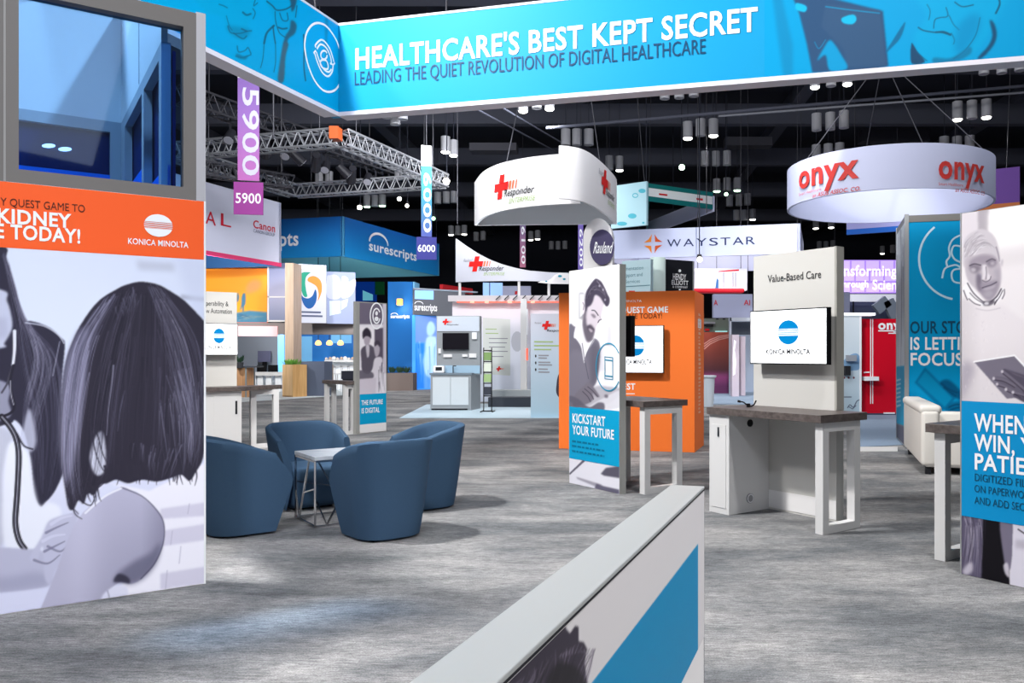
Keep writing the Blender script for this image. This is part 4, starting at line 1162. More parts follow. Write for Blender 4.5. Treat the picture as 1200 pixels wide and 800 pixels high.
cv.fill([(1044, 430), (1064, 428), (1064, 500), (1044, 494)], (0, 158, 204), 1, .3, sm=False)
for i in range(7):
    cv.line([(1050, 446 + i * 5), (1055, 444.5 + i * 5)], 1.6, (230, 240, 246), .9, sm=False)
cv.fill([(1044, 494), (1064, 500), (1064, 540), (1044, 540)], (96, 96, 112), 1, .6, sm=False)
printed(sds, cv, .06, sds.L - .03, .05, 3.86, 'printed_side', B, .02, off=.018, label='side print with a cyan band')

# --- white sofa
SF = Fr((4.1, 10.95), A1)
SOFA = mat('white_leather', (224, 220, 214), .5, spec=.3)
S = thing('sofa', 'white leather sofa in front of the OUR STORY tower', 'sofa', (4.1, 10.95, 0))
def rbox(nm, a0, a1, b0, b1, z0, z1, r=.05, m=SOFA):
    mb = MB(); SF.box(mb, a0, a1, b0, b1, z0, z1); o = mb.build(nm, m, S, bevel=r, seg=4, smooth=True); return o
rbox('base', .02, 2.36, .05, .9, .10, .32, .03)
rbox('backrest', 0.0, 2.38, 0.0, .24, .11, .86, .06)
rbox('back_cushion', .02, 2.36, -.02, .27, .80, .93, .06)
rbox('armrest', 0.0, .2, .2, .95, .11, .70, .05); rbox('armrest', 2.18, 2.38, .2, .95, .11, .70, .05)
rbox('seat_cushion', .21, 1.2, .25, .93, .30, .45, .05); rbox('seat_cushion', 1.2, 2.17, .25, .93, .30, .45, .05)
for a, b_ in ((.06, .06), (.06, .82), (2.26, .06), (2.26, .82)):
    mb = MB(); SF.box(mb, a, a + .07, b_, b_ + .07, 0, .11); mb.build('foot', DARK, S)
# ------------------------------------------------------------------ hanging signs
CAB = mat('rigging_wire', (70, 70, 76), .5, .5)
CEIL = 13.0
def wires(parent, pts, r=.012):
    for p, q in pts:
        p = (p[0], p[1], p[2] - .06)
        MB().tube(p, q, r, 6).build('hanging_wire', CAB, parent)
def up(p, dx=0, dy=0): return (p[0] + dx, p[1] + dy, CEIL + .003)

# the big cyan banner: two inner faces meeting in a corner
ZB, ZT = 5.0, 6.24
cY = F * (ZB - H) / (HY - 132.5); cC = at(396.5, cY)
a2 = Vector((3600 / 1150.0, -1.0)).normalized()
v2 = (-3040 - CX) / F; a2 = Vector((-v2, -1.0)).normalized()       # towards the right, coming nearer
v1 = (968 - CX) / F; a1 = Vector((-v1, -1.0)).normalized()         # towards the left end, coming nearer
BN = thing('hanging_banner', "huge cyan hanging banner reading HEALTHCARE'S BEST KEPT SECRET", 'hanging banner', (cC[0], cC[1], ZB))
LF = 7.0; RF = 10.6
fR = Surf([cC, (cC[0] + a2.x * RF, cC[1] + a2.y * RF)])
fL = Surf([(cC[0] + a1.x * LF, cC[1] + a1.y * LF), cC])
CYB = mat('banner_cyan', (0, 150, 206), .55)
slab(fR, 0, RF, ZB, ZT, .22, 'right_face', CYB, BN); slab(fL, 0, LF + .22, ZB, ZT, .22, 'left_face', CYB, BN)
EDG = mat('banner_edge', (226, 224, 236), .5)
for sf, L_ in ((fR, RF), (fL, LF)):
    slab(sf, 0, L_, ZB - .045, ZB + .012, .23, 'bottom_edge', EDG, BN, off=.006)
    slab(sf, 0, L_, ZT - .012, ZT + .02, .23, 'top_edge', EDG, BN, off=.006)
cv = Canvas(890, -30, 1320, 110, 2.0, (0, 152, 208))
def B1(L): return [(890 + x / 3.87, y / 3.87) for x, y in L]
DKB = (44, 78, 116)
cv.fill(B1([(48, -60), (150, -60), (210, 120), (235, 330), (105, 345), (80, 200)]), (0, 150, 205), 1, 1, sm=False)
cv.fill(B1([(56, -40), (96, -40), (150, 200), (150, 350), (110, 350)]), (10, 128, 178), .8, 2, sm=False)
cv.fill(B1([(140, -40), (200, -40), (560, 50), (585, 300), (500, 320), (240, 330), (215, 200), (180, 60)]), DKB, 1, .8, sm=False)
cv.fill(B1([(300, 20), (545, 45), (575, 298), (400, 305), (380, 220), (280, 120)]), (52, 84, 120), .9, 1, sm=False)
cv.line(B1([(300, 30), (420, 46), (545, 60)]), 1.2, (20, 150, 200), .8)
cv.fill(B1([(168, 14), (212, 28), (206, 54), (166, 42)]), (20, 180, 226), .95, .6)
cv.fill(B1([(372, 84), (400, 70), (430, 68), (440, 90), (420, 110), (380, 104)]), (20, 180, 226), .95, .6)
cv.fill(B1([(262, 275), (290, 220), (318, 182), (340, 200), (372, 250), (398, 310), (320, 320), (300, 250)]), (10, 150, 204), .95, 1)
cv.line(B1([(250, 190), (270, 220), (300, 180)]), 1, (20, 140, 190), .7)
LN = (24, 74, 104)
cv.fill(B1([(570, 240), (600, 190), (660, 100), (640, 170), (590, 225)]), (14, 96, 140), .9, .6)
cv.fill(B1([(700, -60), (1110, -60), (1090, 60), (1010, 200), (930, 262), (760, 280), (700, 180), (730, 120), (760, 60)]), (0, 160, 212), .8, 3)
for a, w_ in (([(790, 128), (796, 90), (820, 80), (850, 76), (854, 60), (846, 34)], 1.1), ([(720, 124), (744, 138), (790, 146), (830, 148), (866, 160)], 1.6), ([(800, 146), (836, 144), (866, 156)], 2), ([(886, 10), (920, 30), (970, 22)], 1.4), ([(860, 70), (880, 110), (906, 136)], .9), ([(1000, 80), (980, 160), (930, 230), (880, 266)], 1.1), ([(690, 196), (720, 240), (760, 276)], 1.0), ([(1060, -40), (1090, 10), (1072, 60)], 2.2), ([(760, 20), (774, 50), (768, 90)], .8), ([(870, 150), (884, 180), (880, 200)], .9)):
    cv.line(B1(a), w_, LN, .8)
cv.fill(B1([(690, 198), (716, 236), (750, 280), (690, 286)]), (30, 66, 100), .95, .6)
cv.fill(B1([(1044, 92), (1066, 110), (1076, 160), (1058, 210), (1010, 262), (990, 262), (1036, 210), (1056, 160)]), (28, 66, 100), .9, .8)
cv.fill(B1([(790, 262), (870, 262), (950, 212), (960, 240), (900, 275), (800, 290)]), (18, 110, 152), .8, 1)
cv.fill(B1([(900, 120), (980, 60), (1000, 120), (940, 220), (890, 240)]), (0, 128, 182), .6, 4)
u0 = fR.u_of(896)
printed(fR, cv, u0, RF - .01, ZB + .014, ZT - .014, 'printed_photo', BN, .008, label='cyan print of a man and a tablet')
DKT = mat('ink_navy_teal', (16, 70, 108), .5)
text(fR, "HEALTHCARE'S BEST KEPT SECRET", 417, 888, 81.2, 57.6, INKW, BN, .035, off=.008)
text(fR, 'LEADING THE QUIET REVOLUTION OF DIGITAL HEALTHCARE', 416, 827, 100.2, 84.8, DKT, BN, .0, off=.008)
cv = Canvas(150, -60, 402, 135, 2.5, (0, 162, 218))
def B2(L): return [(240 + x / 5.925, y / 5.925) for x, y in L]
cv.fill(B2([(-80, -100), (360, -100), (340, 60), (300, 180), (260, 270), (180, 230), (120, 120), (-20, 60)]), (0, 160, 210), .75, 2)
cv.fill(B2([(150, 180), (250, 190), (320, 210), (270, 272), (190, 240)]), (8, 128, 172), .7, 2)
LNB = (22, 86, 116)
for a, w_ in (([(100, 30), (130, 40), (156, 54)], 1.3), ([(265, 86), (290, 104), (318, 96)], 2.4), ([(334, 60), (350, 90), (336, 130)], 1.2), ([(160, 180), (180, 226), (240, 232), (300, 216), (324, 214)], 1.4), ([(200, 230), (262, 268), (290, 250)], 1.6), ([(255, 200), (290, 216)], 2), ([(150, 110), (170, 180), (190, 210)], .9), ([(225, 320), (235, 360), (280, 350), (300, 330), (320, 372)], 1.4), ([(215, 390), (260, 400), (320, 380)], 1.4), ([(350, 0), (340, 40), (366, 20)], 1.2)):
    cv.line(B2(a), w_, LNB, .75)
cv.fill(B2([(220, 372), (270, 390), (300, 384), (280, 412), (226, 398)]), (10, 104, 140), .8, 1)
cv.fill(B2([(436, -20), (640, -60), (640, 60), (620, 200), (560, 270), (510, 200), (480, 120)]), (0, 156, 206), .8, 2)
cv.fill(B2([(580, -60), (640, -60), (630, 40), (604, 80), (596, 20)]), (40, 76, 100), .9, .8)
cv.fill(B2([(600, 140), (636, 170), (626, 230), (580, 270), (560, 330), (546, 300), (560, 250), (590, 200)]), (40, 82, 106), .9, .8)
for a, w_ in (([(432, 10), (470, 40), (500, 70), (560, 64), (604, 40)], 1.8), ([(488, 80), (490, 130), (500, 180), (520, 230), (560, 260)], 1.1), ([(520, 90), (540, 140), (576, 140), (572, 90)], 1.2), ([(510, 190), (540, 200), (570, 196)], 2.0), ([(640, 40), (630, 120)], 1.2), ([(412, 300), (430, 230), (480, 178)], 2.4), ([(474, 180), (480, 240), (490, 300)], 1.6), ([(412, 300), (404, 400), (388, 470)], .9), ([(490, 300), (492, 420), (480, 500)], .9), ([(686, 240), (690, 330), (688, 460), (700, 560)], 1.6)):
    cv.line(B2(a), w_, (30, 78, 104), .8)
cv.fill(B2([(546, 300), (580, 306), (560, 400), (548, 560), (508, 560), (520, 440)]), (64, 92, 110), .95, .8)
cv.fill(B2([(836, 130), (856, 140), (850, 280), (840, 520), (834, 300)]), (10, 120, 160), .6, 1)
printed(fL, cv, LF - 4.4, LF - .01, ZB + .014, ZT - .014, 'printed_photo', BN, .008, label='cyan print of two faces and a badge')
ZR = .03
def BZ(L): return [(240 + x / 5.925, y / 5.925) for x, y in L]
ringline(fL, BZ([(935, 355), (915, 290), (880, 230), (835, 178), (785, 160), (740, 175), (705, 225), (690, 300), (697, 380), (720, 470), (760, 560), (810, 620), (860, 638), (905, 622), (935, 580)]), .03, 'icon_ring', INKW, BN, off=.008)
for pl in ([(768, 330), (765, 312), (800, 278), (830, 290), (865, 340), (885, 400), (893, 430)], [(775, 340), (800, 308), (838, 330), (868, 390), (876, 440)], [(752, 370), (765, 352), (776, 372)], [(760, 370), (778, 430), (810, 500), (850, 530), (880, 500), (888, 450)], [(774, 370), (795, 430), (822, 480), (856, 500), (876, 480)], [(866, 440), (888, 450), (900, 436)], disc(824, 382, 22, 30, 16), [(796, 440), (806, 418), (838, 420), (852, 450), (850, 478), (826, 476), (806, 462), (796, 440)]):
    ringline(fL, BZ(pl), .026, 'icon_line', INKW, BN, off=.008)
for u_ in (1.6, 4.4, 7.4):
    p = fR.pt(u_, ZT, -.1); wires(BN, [(p, up(p, .2, .2))])
p = fL.pt(fL.u_of(378), ZT, -.1); wires(BN, [(p, up(p, -.6, .4))])

def ringbox(name, label, corner, la, lb, z0, z1, mats, az=A1, th=.12, cat='hanging sign', sign_a=1, sign_b=-1):
    """four-sided hanging sign; corner is nearest, one side runs la along the grid axis away, the other lb to the left"""
    fr = Fr(corner, az)
    T = thing(name, label, cat, (corner[0], corner[1], z0))
    outer, inner = mats
    P = [fr.p(0, 0), fr.p(la * sign_a, 0), fr.p(la * sign_a, lb * sign_b), fr.p(0, lb * sign_b)]
    faces = []
    cx_ = sum(p[0] for p in P) / 4; cy_ = sum(p[1] for p in P) / 4
    for i in range(4):
        a, b = Vector(P[i]), Vector(P[(i + 1) % 4]); d = (b - a).normalized(); n = Vector((d.y, -d.x))
        if n.dot(Vector((cx_, cy_)) - a) < 0: n = -n
        for nm, m, o0, o1 in (('face', outer, 0, th * .5), ('lining', inner, th * .5, th)):
            mb = MB(); q0, q1 = a + n * o0, b + n * o0; q2, q3 = b + n * o1, a + n * o1
            mb.prism([(q0.x, q0.y), (q1.x, q1.y), (q2.x, q2.y), (q3.x, q3.y)], z0, z1)
            mb.build(nm, m, T)
    for p in P:
        q = Vector(p) * .97 + Vector((cx_, cy_)) * .03; wires(T, [((q.x, q.y, z1 - .02), (q.x, q.y, CEIL + .003))], .007)
    return T, fr, P

# white sign with red lettering (left)
zb_ = 5.0
Yc = F * (zb_ - H) / (HY - 312); cc = at(329.5, Yc)
VW = mat('sign_lavender_white', (214, 216, 236), .6)
VT, vf, VP = ringbox('hanging_sign', 'white hanging sign with red lettering and pink lower edge behind the 5900 marker', vf_c := Fr(cc, A1).p(-6, 0), 6, 5, zb_, 7.46, (VW, mat('sign_lining_blue', (52, 96, 150), .7)))
vs_ = Surf([vf.p(0, 0), vf.p(6, 0)])
slab(vs_, 0, 6, zb_ - .02, zb_ + .13, .05, 'pink_edge', mat('pink_edge', (226, 70, 120), .5), VT, off=.012)
RL = mat('ink_crimson', (206, 36, 60), .5)
text(vs_, 'A', 240.5, 252.5, 261.8, 246.5, RL, VT, .0, off=.015); text(vs_, 'L', 258.5, 270.5, 264.0, 249.5, RL, VT, 0, off=.015)
text(vs_, 'Canon', 296.5, 322, 266.6, 257.6, RL, VT, .02, off=.015)
text(vs_, 'CANON GROUP', 296.5, 321.6, 272.0, 268.2, mat('ink_slate', (92, 100, 128), .5), VT, 0, off=.015)

# blue ring sign
zs = 5.8
Ys = F * (zs - H) / (HY - 300.2); cs_ = at(402, Ys)
SB = grad_mat('sign_blue_print', [(0, (16, 136, 206)), (1, (18, 100, 186))], zs, zs + 1.7)
ST, sf_, SP = ringbox('hanging_sign', 'large blue hanging sign with a white arc over lowercase lettering, beside the 6000 marker', cs_, 9.2, 7.5, zs, zs + 1.72, (SB, mat('sign_lining_teal', (120, 190, 214), .6)))
sR = Surf([sf_.p(0, 0), sf_.p(9.2, 0)]); sL = Surf([sf_.p(0, -7.5), sf_.p(0, 0)])
def surescripts(sf, pl, pr, pb, px_h, parent):
    u0, z0 = sf.uv(pl, pb); _, zx = sf.uv(pl, px_h); u1 = sf.u_of(pr); xh = zx - z0
    text_uv(sf, 'surescripts', u0, u1, z0, z0 + xh * 1.36, INKW, parent, .035, off=.02)
    w = (u1 - u0); c = u0 + w * .19; r = w * .18
    ringline(sf, [(c + r * math.cos(math.radians(a)), z0 + xh * 1.25 + r * .55 * math.sin(math.radians(a))) for a in range(0, 181, 12)], w * .025, 'arc_emblem', INKW, parent, off=.02, pix=False)
surescripts(sR, 432, 488, 292.8, 284.6, ST)
surescripts(sL, 268, 350, 290.2, 278.5, ST)
slab(sR, -.03, .03, zs, zs + 1.72, .02, 'corner_seam', mat('seam_blue', (90, 170, 214), .5), ST, off=.01)

# aisle markers
def marker(label, Y, px0, px1, ptop, pbot, stops, sq, sqcol, num, z_white):
    a, b = at(px0, Y), at(px1, Y + .12)
    sf = Surf([a, b]); z1 = zat(ptop, Y); z0 = zat(pbot, Y)
    T = thing('aisle_marker', label, 'hanging sign', (a[0], a[1], z0))
    slab(sf, 0, sf.L, z0, z1, .03, 'banner', grad_mat('marker_print_' + num, stops, z0, z1), T)
    slab(sf, 0, sf.L, zat(z_white, Y), z1 + .005, .034, 'white_header', PANELW, T, off=.002)
    s2 = Surf([at(sq[0], Y), at(sq[1], Y + .12)])
    slab(s2, 0, s2.L, zat(sq[3], Y), zat(sq[2], Y), .04, 'number_plate', sqcol, T, off=.02)
    m_ = sq[0] + (sq[1] - sq[0]) * .07, sq[1] - (sq[1] - sq[0]) * .07
    text(s2, num, m_[0], m_[1], (sq[2] + sq[3]) / 2 + (sq[3] - sq[2]) * .15, (sq[2] + sq[3]) / 2 - (sq[3] - sq[2]) * .15, INKW, T, .02, off=.026)
    return T, sf
Ym = 21.5
AM, msf = marker('purple hanging aisle marker numbered 5900 over a magenta plate', Ym, 278.5, 303.8, 40, 211, [(0, (176, 92, 168)), (.45, (136, 90, 170)), (1, (84, 66, 140))], (274, 308.5, 213, 251), mat('plate_magenta', (150, 60, 142), .5), '5900', 91)
text_uv(msf, '5900', msf.u_of(284.5), msf.u_of(303), zat(205, Ym), zat(102, Ym), mat('ink_pale_lilac', (196, 194, 212), .5), AM, .02, turn=True, off=.006)
p = msf.pt(msf.L / 2, zat(40, Ym), -.02); wires(AM, [(p, up(p))])
Ym2 = 26.0
AM2, msf2 = marker('slim teal and blue hanging aisle marker numbered 6000 over a navy plate', Ym2, 493.6, 506.0, 170, 277, [(0, (62, 74, 156)), (.4, (20, 128, 160)), (1, (30, 150, 148))], (488, 511.6, 277.5, 304), mat('plate_navy', (50, 52, 132), .5), '6000', 194)
text_uv(msf2, '6000', msf2.u_of(496.5), msf2.u_of(505), zat(272, Ym2), zat(202, Ym2), INKW, AM2, .02, turn=True, off=.006)
p = msf2.pt(msf2.L / 2, zat(170, Ym2), -.02); wires(AM2, [(p, up(p))])
Y3 = 40.0
sf3 = Surf([at(609.3, Y3), at(616, Y3 + .1)])
T3 = thing('aisle_marker', 'narrow mauve hanging marker numbered 6100 below the white swirl sign', 'hanging sign', sf3.pt(0, zat(313, Y3)))
slab(sf3, 0, sf3.L, zat(313, Y3), zat(240, Y3), .03, 'banner', grad_mat('marker_mauve', [(0, (190, 110, 140)), (1, (110, 96, 140))], zat(313, Y3), zat(262, Y3)), T3)
text_uv(sf3, '6100', sf3.u_of(611), sf3.u_of(615.5), zat(309, Y3), zat(265, Y3), INKW, T3, .02, turn=True, off=.006)
p = sf3.pt(sf3.L / 2, zat(240, Y3), -.02); wires(T3, [(p, up(p))])
Y4 = 30.0
sf4 = Surf([at(677.8, Y4), at(683.5, Y4 + .1)])
T4 = thing('aisle_marker', 'narrow violet strip banner just left of the round topped pylon', 'hanging sign', sf4.pt(0, zat(330, Y4)))
slab(sf4, 0, sf4.L, zat(330, Y4), zat(262, Y4), .03, 'banner', mat('banner_violet', (120, 104, 182), .5), T4)
text_uv(sf4, '6200', sf4.u_of(679), sf4.u_of(682.8), zat(312, Y4), zat(268, Y4), INKW, T4, .02, turn=True, off=.006)
p = sf4.pt(sf4.L / 2, zat(262, Y4), -.02); wires(T4, [(p, up(p))])

# white swirl sign (two overlapping curved faces)
SW = mat('swirl_white', (240, 238, 240), .55)
swz = 5.0
def yz(py): return F * (swz - H) / (HY - py)
lp = [(556, 264), (560, 259.5), (567, 254), (578, 249.5), (592, 246), (610, 243), (630, 240.8), (656, 239), (680, 238.4)]
rp = [(655.5, 232.5), (668, 233.4), (680, 235.2), (691, 239), (700, 244), (709, 250), (716, 255.5), (720.5, 259.5), (722.6, 262.5)]
def dense(P, n=4): return [tuple(q) for q in Canvas.smooth(P, n, False)]
def arcsurf(P): return Surf([at(px, yz(py)) for px, py in dense(P)])
Lsf, Rsf = arcsurf(lp), arcsurf(rp)
swh = 1.13
SWT = thing('hanging_sign', 'white swirl shaped hanging sign with two red cross logos', 'hanging sign', Lsf.pt(0, swz))
def curved(sf, z0, z1, th, name, m, parent, off=0.0, top=None, u0=0.0, u1=None):
    n = 40; u1 = sf.L if u1 is None else u1; vs = []; fs = []
    for i in range(n + 1):
        u = u0 + (u1 - u0) * i / n; zt = z1 if top is None else top(u)
        vs += [sf.pt(u, z0, off), sf.pt(u, zt, off), sf.pt(u, zt, off - th), sf.pt(u, z0, off - th)]
    for i in range(n):
        for k in range(4):
            a, b = i * 4 + k, i * 4 + (k + 1) % 4; fs.append((a, b, b + 4, a + 4))
    fs += [(0, 1, 2, 3), (n * 4 + 3, n * 4 + 2, n * 4 + 1, n * 4)]
    o = link_mesh(name, vs, fs, m, parent, smooth=True)
    es = o.modifiers.new('edge', 'EDGE_SPLIT'); es.split_angle = math.radians(40)
    return o
curved(Lsf, swz, swz + swh, .06, 'left_face', SW, SWT)
curved(Rsf, swz, swz + swh + .03, .06, 'right_face', SW, SWT)
slab(Surf([Lsf.pt(.02, 0, -.05)[:2], Rsf.pt(Rsf.L - .02, 0, -.05)[:2]]), 0, (Vector(Lsf.pt(0, 0)[:2]) - Vector(Rsf.pt(Rsf.L, 0)[:2])).length - .05, swz + .0, swz + swh - .02, .05, 'back_face', SW, SWT)
mb = MB(); P = [Lsf.pt(Lsf.L * i / 14 if i else .04, swz + .03, -.07) for i in range(15)] + [Rsf.pt(Rsf.L * (.3 + .7 * i / 10), swz + .03, -.07) for i in range(11)]
mb.prism([(p[0], p[1]) for p in P], swz + .55, swz + .57); mb.build('inner_shelf', mat('soffit_grey', (206, 218, 226), .6), SWT)
REDX = mat('ink_bright_red', (226, 36, 34), .5); ORX = mat('ink_red_fade', (238, 120, 80), .5); GRN = mat('ink_soft_green', (170, 196, 128), .5); SLT = mat('ink_soft_grey', (150, 150, 158), .5)
def cross_logo(sf, u, z, h, parent, off=.012, full=True, wide=1.0):
    s = h * .17; k = .22; wd_ = h * wide
    def sk(P): return [(u + (a + b * k) * wd_, z + b * h) for a, b in P]
    t = .17
    decal(sf, [sk([(-t, -.5), (t, -.5), (t, -t), (-t, -t)]), sk([(-t, t), (t, t), (t, .5), (-t, .5)]), sk([(-.5, -t), (.5, -t), (.5, t), (-.5, t)])], 'red_cross', REDX, parent, off=off, pix=False)
    decal(sf, [sk([(.56 + i * .2, -t), (.68 + i * .2 - .03 * i, -t), (.68 + i * .2 - .03 * i, t), (.56 + i * .2, t)]) for i in range(3)], 'cross_bars', ORX, parent, off=off, pix=False)
    if full:
        text_uv(sf, 'Responder', u + .22 * wd_, u + 1.9 * wd_, z - h * .46, z - h * .16, INKK, parent, .01, off=off, slant=.25)
        text_uv(sf, 'ENTERPRISE', u + .55 * wd_, u + 1.95 * wd_, z - h * .78, z - h * .58, GRN, parent, .0, off=off, slant=.3)
        text_uv(sf, 'Rauland', u - .95 * wd_, u - .3 * wd_, z + h * .16, z + h * .38, SLT, parent, .0, off=off, slant=.3)
u_, z_ = Lsf.uv(587.5, 219); cross_logo(Lsf, u_, z_, .56, SWT, off=.02)
u_, z_ = Rsf.uv(708, 213.5); cross_logo(Rsf, u_, z_, .60, SWT, off=.02, wide=1.0)
for px_, py_ in ((592, 191), (705, 188)):
    sf = Lsf if px_ < 650 else Rsf
    p = sf.pt(sf.u_of(px_), swz + swh, -.03); q = at(645 if px_ < 650 else 668, 23.0)
    wires(SWT, [(p, (q[0], q[1], CEIL + .003))])

# rounded pylon
Yp = 19.6
pf = Surf([at(683.5, Yp), at(717.5, Yp - .1)])
PT = thing('pylon_sign', 'white round topped pylon with a dark purple oval of white script', 'pylon sign', pf.pt(pf.L / 2, 0))
zt_p = zat(256, Yp); rw_ = pf.L / 2
poly = [(0, 0), (pf.L, 0)] + [(rw_ + rw_ * math.cos(math.radians(a)), zt_p - rw_ * 1.35 + rw_ * 1.35 * math.sin(math.radians(a))) for a in range(0, 181, 10)]
n = len(poly)
mb = MB(); mb.add([pf.pt(u, z, 0) for u, z in poly] + [pf.pt(u, z, -.35) for u, z in poly], [tuple(range(n)), tuple(range(n, 2 * n))[::-1]] + [(i, (i + 1) % n, n + (i + 1) % n, n + i) for i in range(n)])
mb.build('panel', SW, PT)
PUR = mat('ink_dark_purple', (72, 66, 100), .5)
oc = Surf([at(689, Yp - .15), at(721, Yp - .15)])
uo, zo = oc.uv(705.6, 289.5); ro = abs(oc.u_of(719.8) - oc.u_of(691)) / 2; rz = .42
mb = MB(); P = [(uo + ro * math.cos(a * math.pi / 20), zo + rz * math.sin(a * math.pi / 20)) for a in range(40)]
n = 40; mb.add([oc.pt(u, z, .0) for u, z in P] + [oc.pt(u, z, -.14) for u, z in P], [tuple(range(n)), tuple(range(n, 2 * n))[::-1]] + [(i, (i + 1) % n, n + (i + 1) % n, n + i) for i in range(n)])
mb.build('oval_plate', PUR, PT)
text_uv(oc, 'Rauland', uo - ro * .72, uo + ro * .74, zo - .14, zo + .12, INKW, PT, .02, off=.01, slant=.2)

# low curved sign on posts
Y6 = 29.0
lo = [(534, 327), (560, 330), (590, 332.2), (620, 333.6), (645, 334), (669, 334)]
tp = [(534, 279.5), (545, 287.5), (560, 297), (575, 304.5), (590, 310), (605, 314), (620, 317), (645, 319), (669, 319.6)]
cs6 = Surf([at(px, Y6 - .5 + .9 * ((px - 600) / 66.0) ** 2 * .6) for px in np.linspace(534, 669, 30)])
LT = thing('curved_sign', 'white concave booth sign on posts with a red cross logo, right of the 6000 plate', 'booth sign', cs6.pt(cs6.L / 2, 0))
txp = [q[0] for q in tp]; typ = [q[1] for q in tp]
def topz(u):
    p, _ = cs6.xy(u); px = CX + p.x / p.y * F
    return H - (np.interp(px, txp, typ) - HY) / F * p.y
zlow = zat(330.5, Y6)
curved(cs6, zlow, 0, .06, 'face', mat('swirl_pale_grey', (206, 208, 220), .55), LT, top=topz)
u_, z_ = cs6.uv(558, 309.2); cross_logo(cs6, u_, z_, .53, LT, off=.02)
decal(cs6, [[(630, 331), (655, 319.8), (668, 320.6), (668, 332.8), (645, 332.5)]], 'white_corner', SW, LT, off=.012)
decal(cs6, [disc(656, 323.5, 2.4, 1.3, 10), disc(661, 327, 1.8, 1.1, 10), disc(640, 329.5, 1.2, .8, 8)], 'teal_dots', mat('ink_teal_dot', (40, 150, 176), .5), LT, off=.016)
for px_ in (537, 608, 644):
    p = cs6.pt(cs6.u_of(px_), 0, -.09); MB().tube((p[0], p[1], 0), (p[0], p[1], zlow + .3), .05, 10).build('post', PANELW, LT)

# pale teal square sign and the dark teal ring behind
Y7 = 27.0
p7 = Surf([at(716, Y7), at(757.5, Y7 - .8)])
T7 = thing('hanging_sign', 'pale aqua square hanging sign with teal blobs right of the white swirl sign', 'hanging sign', p7.pt(0, zat(268, Y7)))
slab(p7, 0, p7.L, zat(268, Y7), zat(218.2, Y7), .1, 'panel', mat('aqua_pale', (176, 214, 226), .55), T7)
AQ = mat('ink_aqua', (84, 178, 198), .5)
decal(p7, [disc(752.5, 223.6, 4.2, 2.6, 14), disc(741, 253, 5, 3, 14), disc(729, 262, 6, 2.4, 14), disc(754, 261, 1.6, 1.2, 8)], 'teal_blobs', AQ, T7)
ringline(p7, disc(744.5, 229, 3, 2.3, 14), .03, 'teal_loop', AQ, T7, closed=True)
p = p7.pt(p7.L - .1, zat(218.2, Y7), -.05); wires(T7, [(p, up(p, -.5, 0))])
Y8 = 33.0
e8 = Fr(at(759, Y8), A1)
TEAL = mat('ring_teal', (24, 116, 118), .5)
r8a = Surf([at(758.8, Y8), at(835.4, Y8 + 1.9)])
T8 = thing('hanging_sign', 'slim dark teal ring sign with a white sponsor strip', 'hanging sign', r8a.pt(0, zat(235, Y8)))
z80, z81 = zat(235.3, Y8), zat(214.5, Y8)
slab(r8a, 0, r8a.L, z80, z81, .08, 'front_face', TEAL, T8)
decal(r8a, [[(.05, z80 + .2), (r8a.L - .03, z80 + .2), (r8a.L - .03, z81 - .18), (.05, z81 - .18)]], 'white_strip', INKW, T8, pix=False)
decal(r8a, [[(772, 228.4), (782, 229.6), (782, 227.6), (772, 226.4)]], 'red_mark', RED, T8, off=.008)
decal(r8a, [[(816, 234.2), (823.5, 235), (823.5, 232.6), (816, 231.8)]], 'red_mark', RED, T8, off=.008)
r8b = Surf([at(835.4, Y8 + 1.9), at(757, Y8 + 9)])
slab(r8b, 0, r8b.L, z80 - .1, z81 - .15, .08, 'inner_face', mat('ring_inner', (208, 210, 236), .6), T8)
slab(Surf([at(757, Y8 + 9), at(758.8, Y8)]), 0, 8.9, z80, z81, .08, 'side_face', TEAL, T8)
for pp in (r8a.pt(.1, z81, -.04), r8a.pt(r8a.L - .1, z81, -.04)): wires(T8, [(pp, up(pp, .1, 0))])

# waystar ring
zw = 5.0
Yw = F * (zw - H) / (HY - 297); cw = at(938, Yw)
WAY = mat('way_lavender', (196, 204, 236), .55)
WT, wf, WPp = ringbox('hanging_sign', 'wide lavender hanging sign with navy capitals and an orange four pointed star', cw, 5.5, 6.9, zw, 6.02, (WAY, mat('way_lining', (206, 208, 238), .6)))
w1 = Surf([wf.p(0, -6.9), wf.p(0, 0)])
NAVY = mat('ink_navy', (34, 46, 92), .5)
u0, z0 = w1.uv(782, 289.3); _, z1 = w1.uv(782, 280.6); u1 = w1.u_of(885)
lets = 'WAYSTAR'; wws = [1.3, 1.0, .98, .82, .9, 1.0, .82]; uu = u0; kk = (u1 - u0) / (sum(wws) + .22 * 6)
for ch, w_ in zip(lets, wws):
    text_uv(w1, ch, uu, uu + w_ * kk, z0, z1, NAVY, WT, .0, off=.012); uu += (w_ + .22) * kk
uc, zc = w1.uv(765.5, 285.6); r_ = .33
OC1, OC2 = mat('ink_star_orange', (240, 140, 50), .5), mat('ink_star_rust', (212, 88, 44), .5)
for k_, m_ in ((0, OC2), (1, OC1), (2, OC1), (3, OC2)):
    a = math.radians(45 + 90 * k_); sx, sz = math.copysign(1, math.cos(a)), math.copysign(1, math.sin(a))
    decal(w1, [[(uc + sx * .07, zc + sz * .07), (uc + sx * r_ * 1.02, zc + sz * .05), (uc + sx * r_ * .5, zc + sz * r_ * .5), (uc + sx * .05, zc + sz * r_ * 1.02)]], 'star_point', m_, WT, off=.012, pix=False)

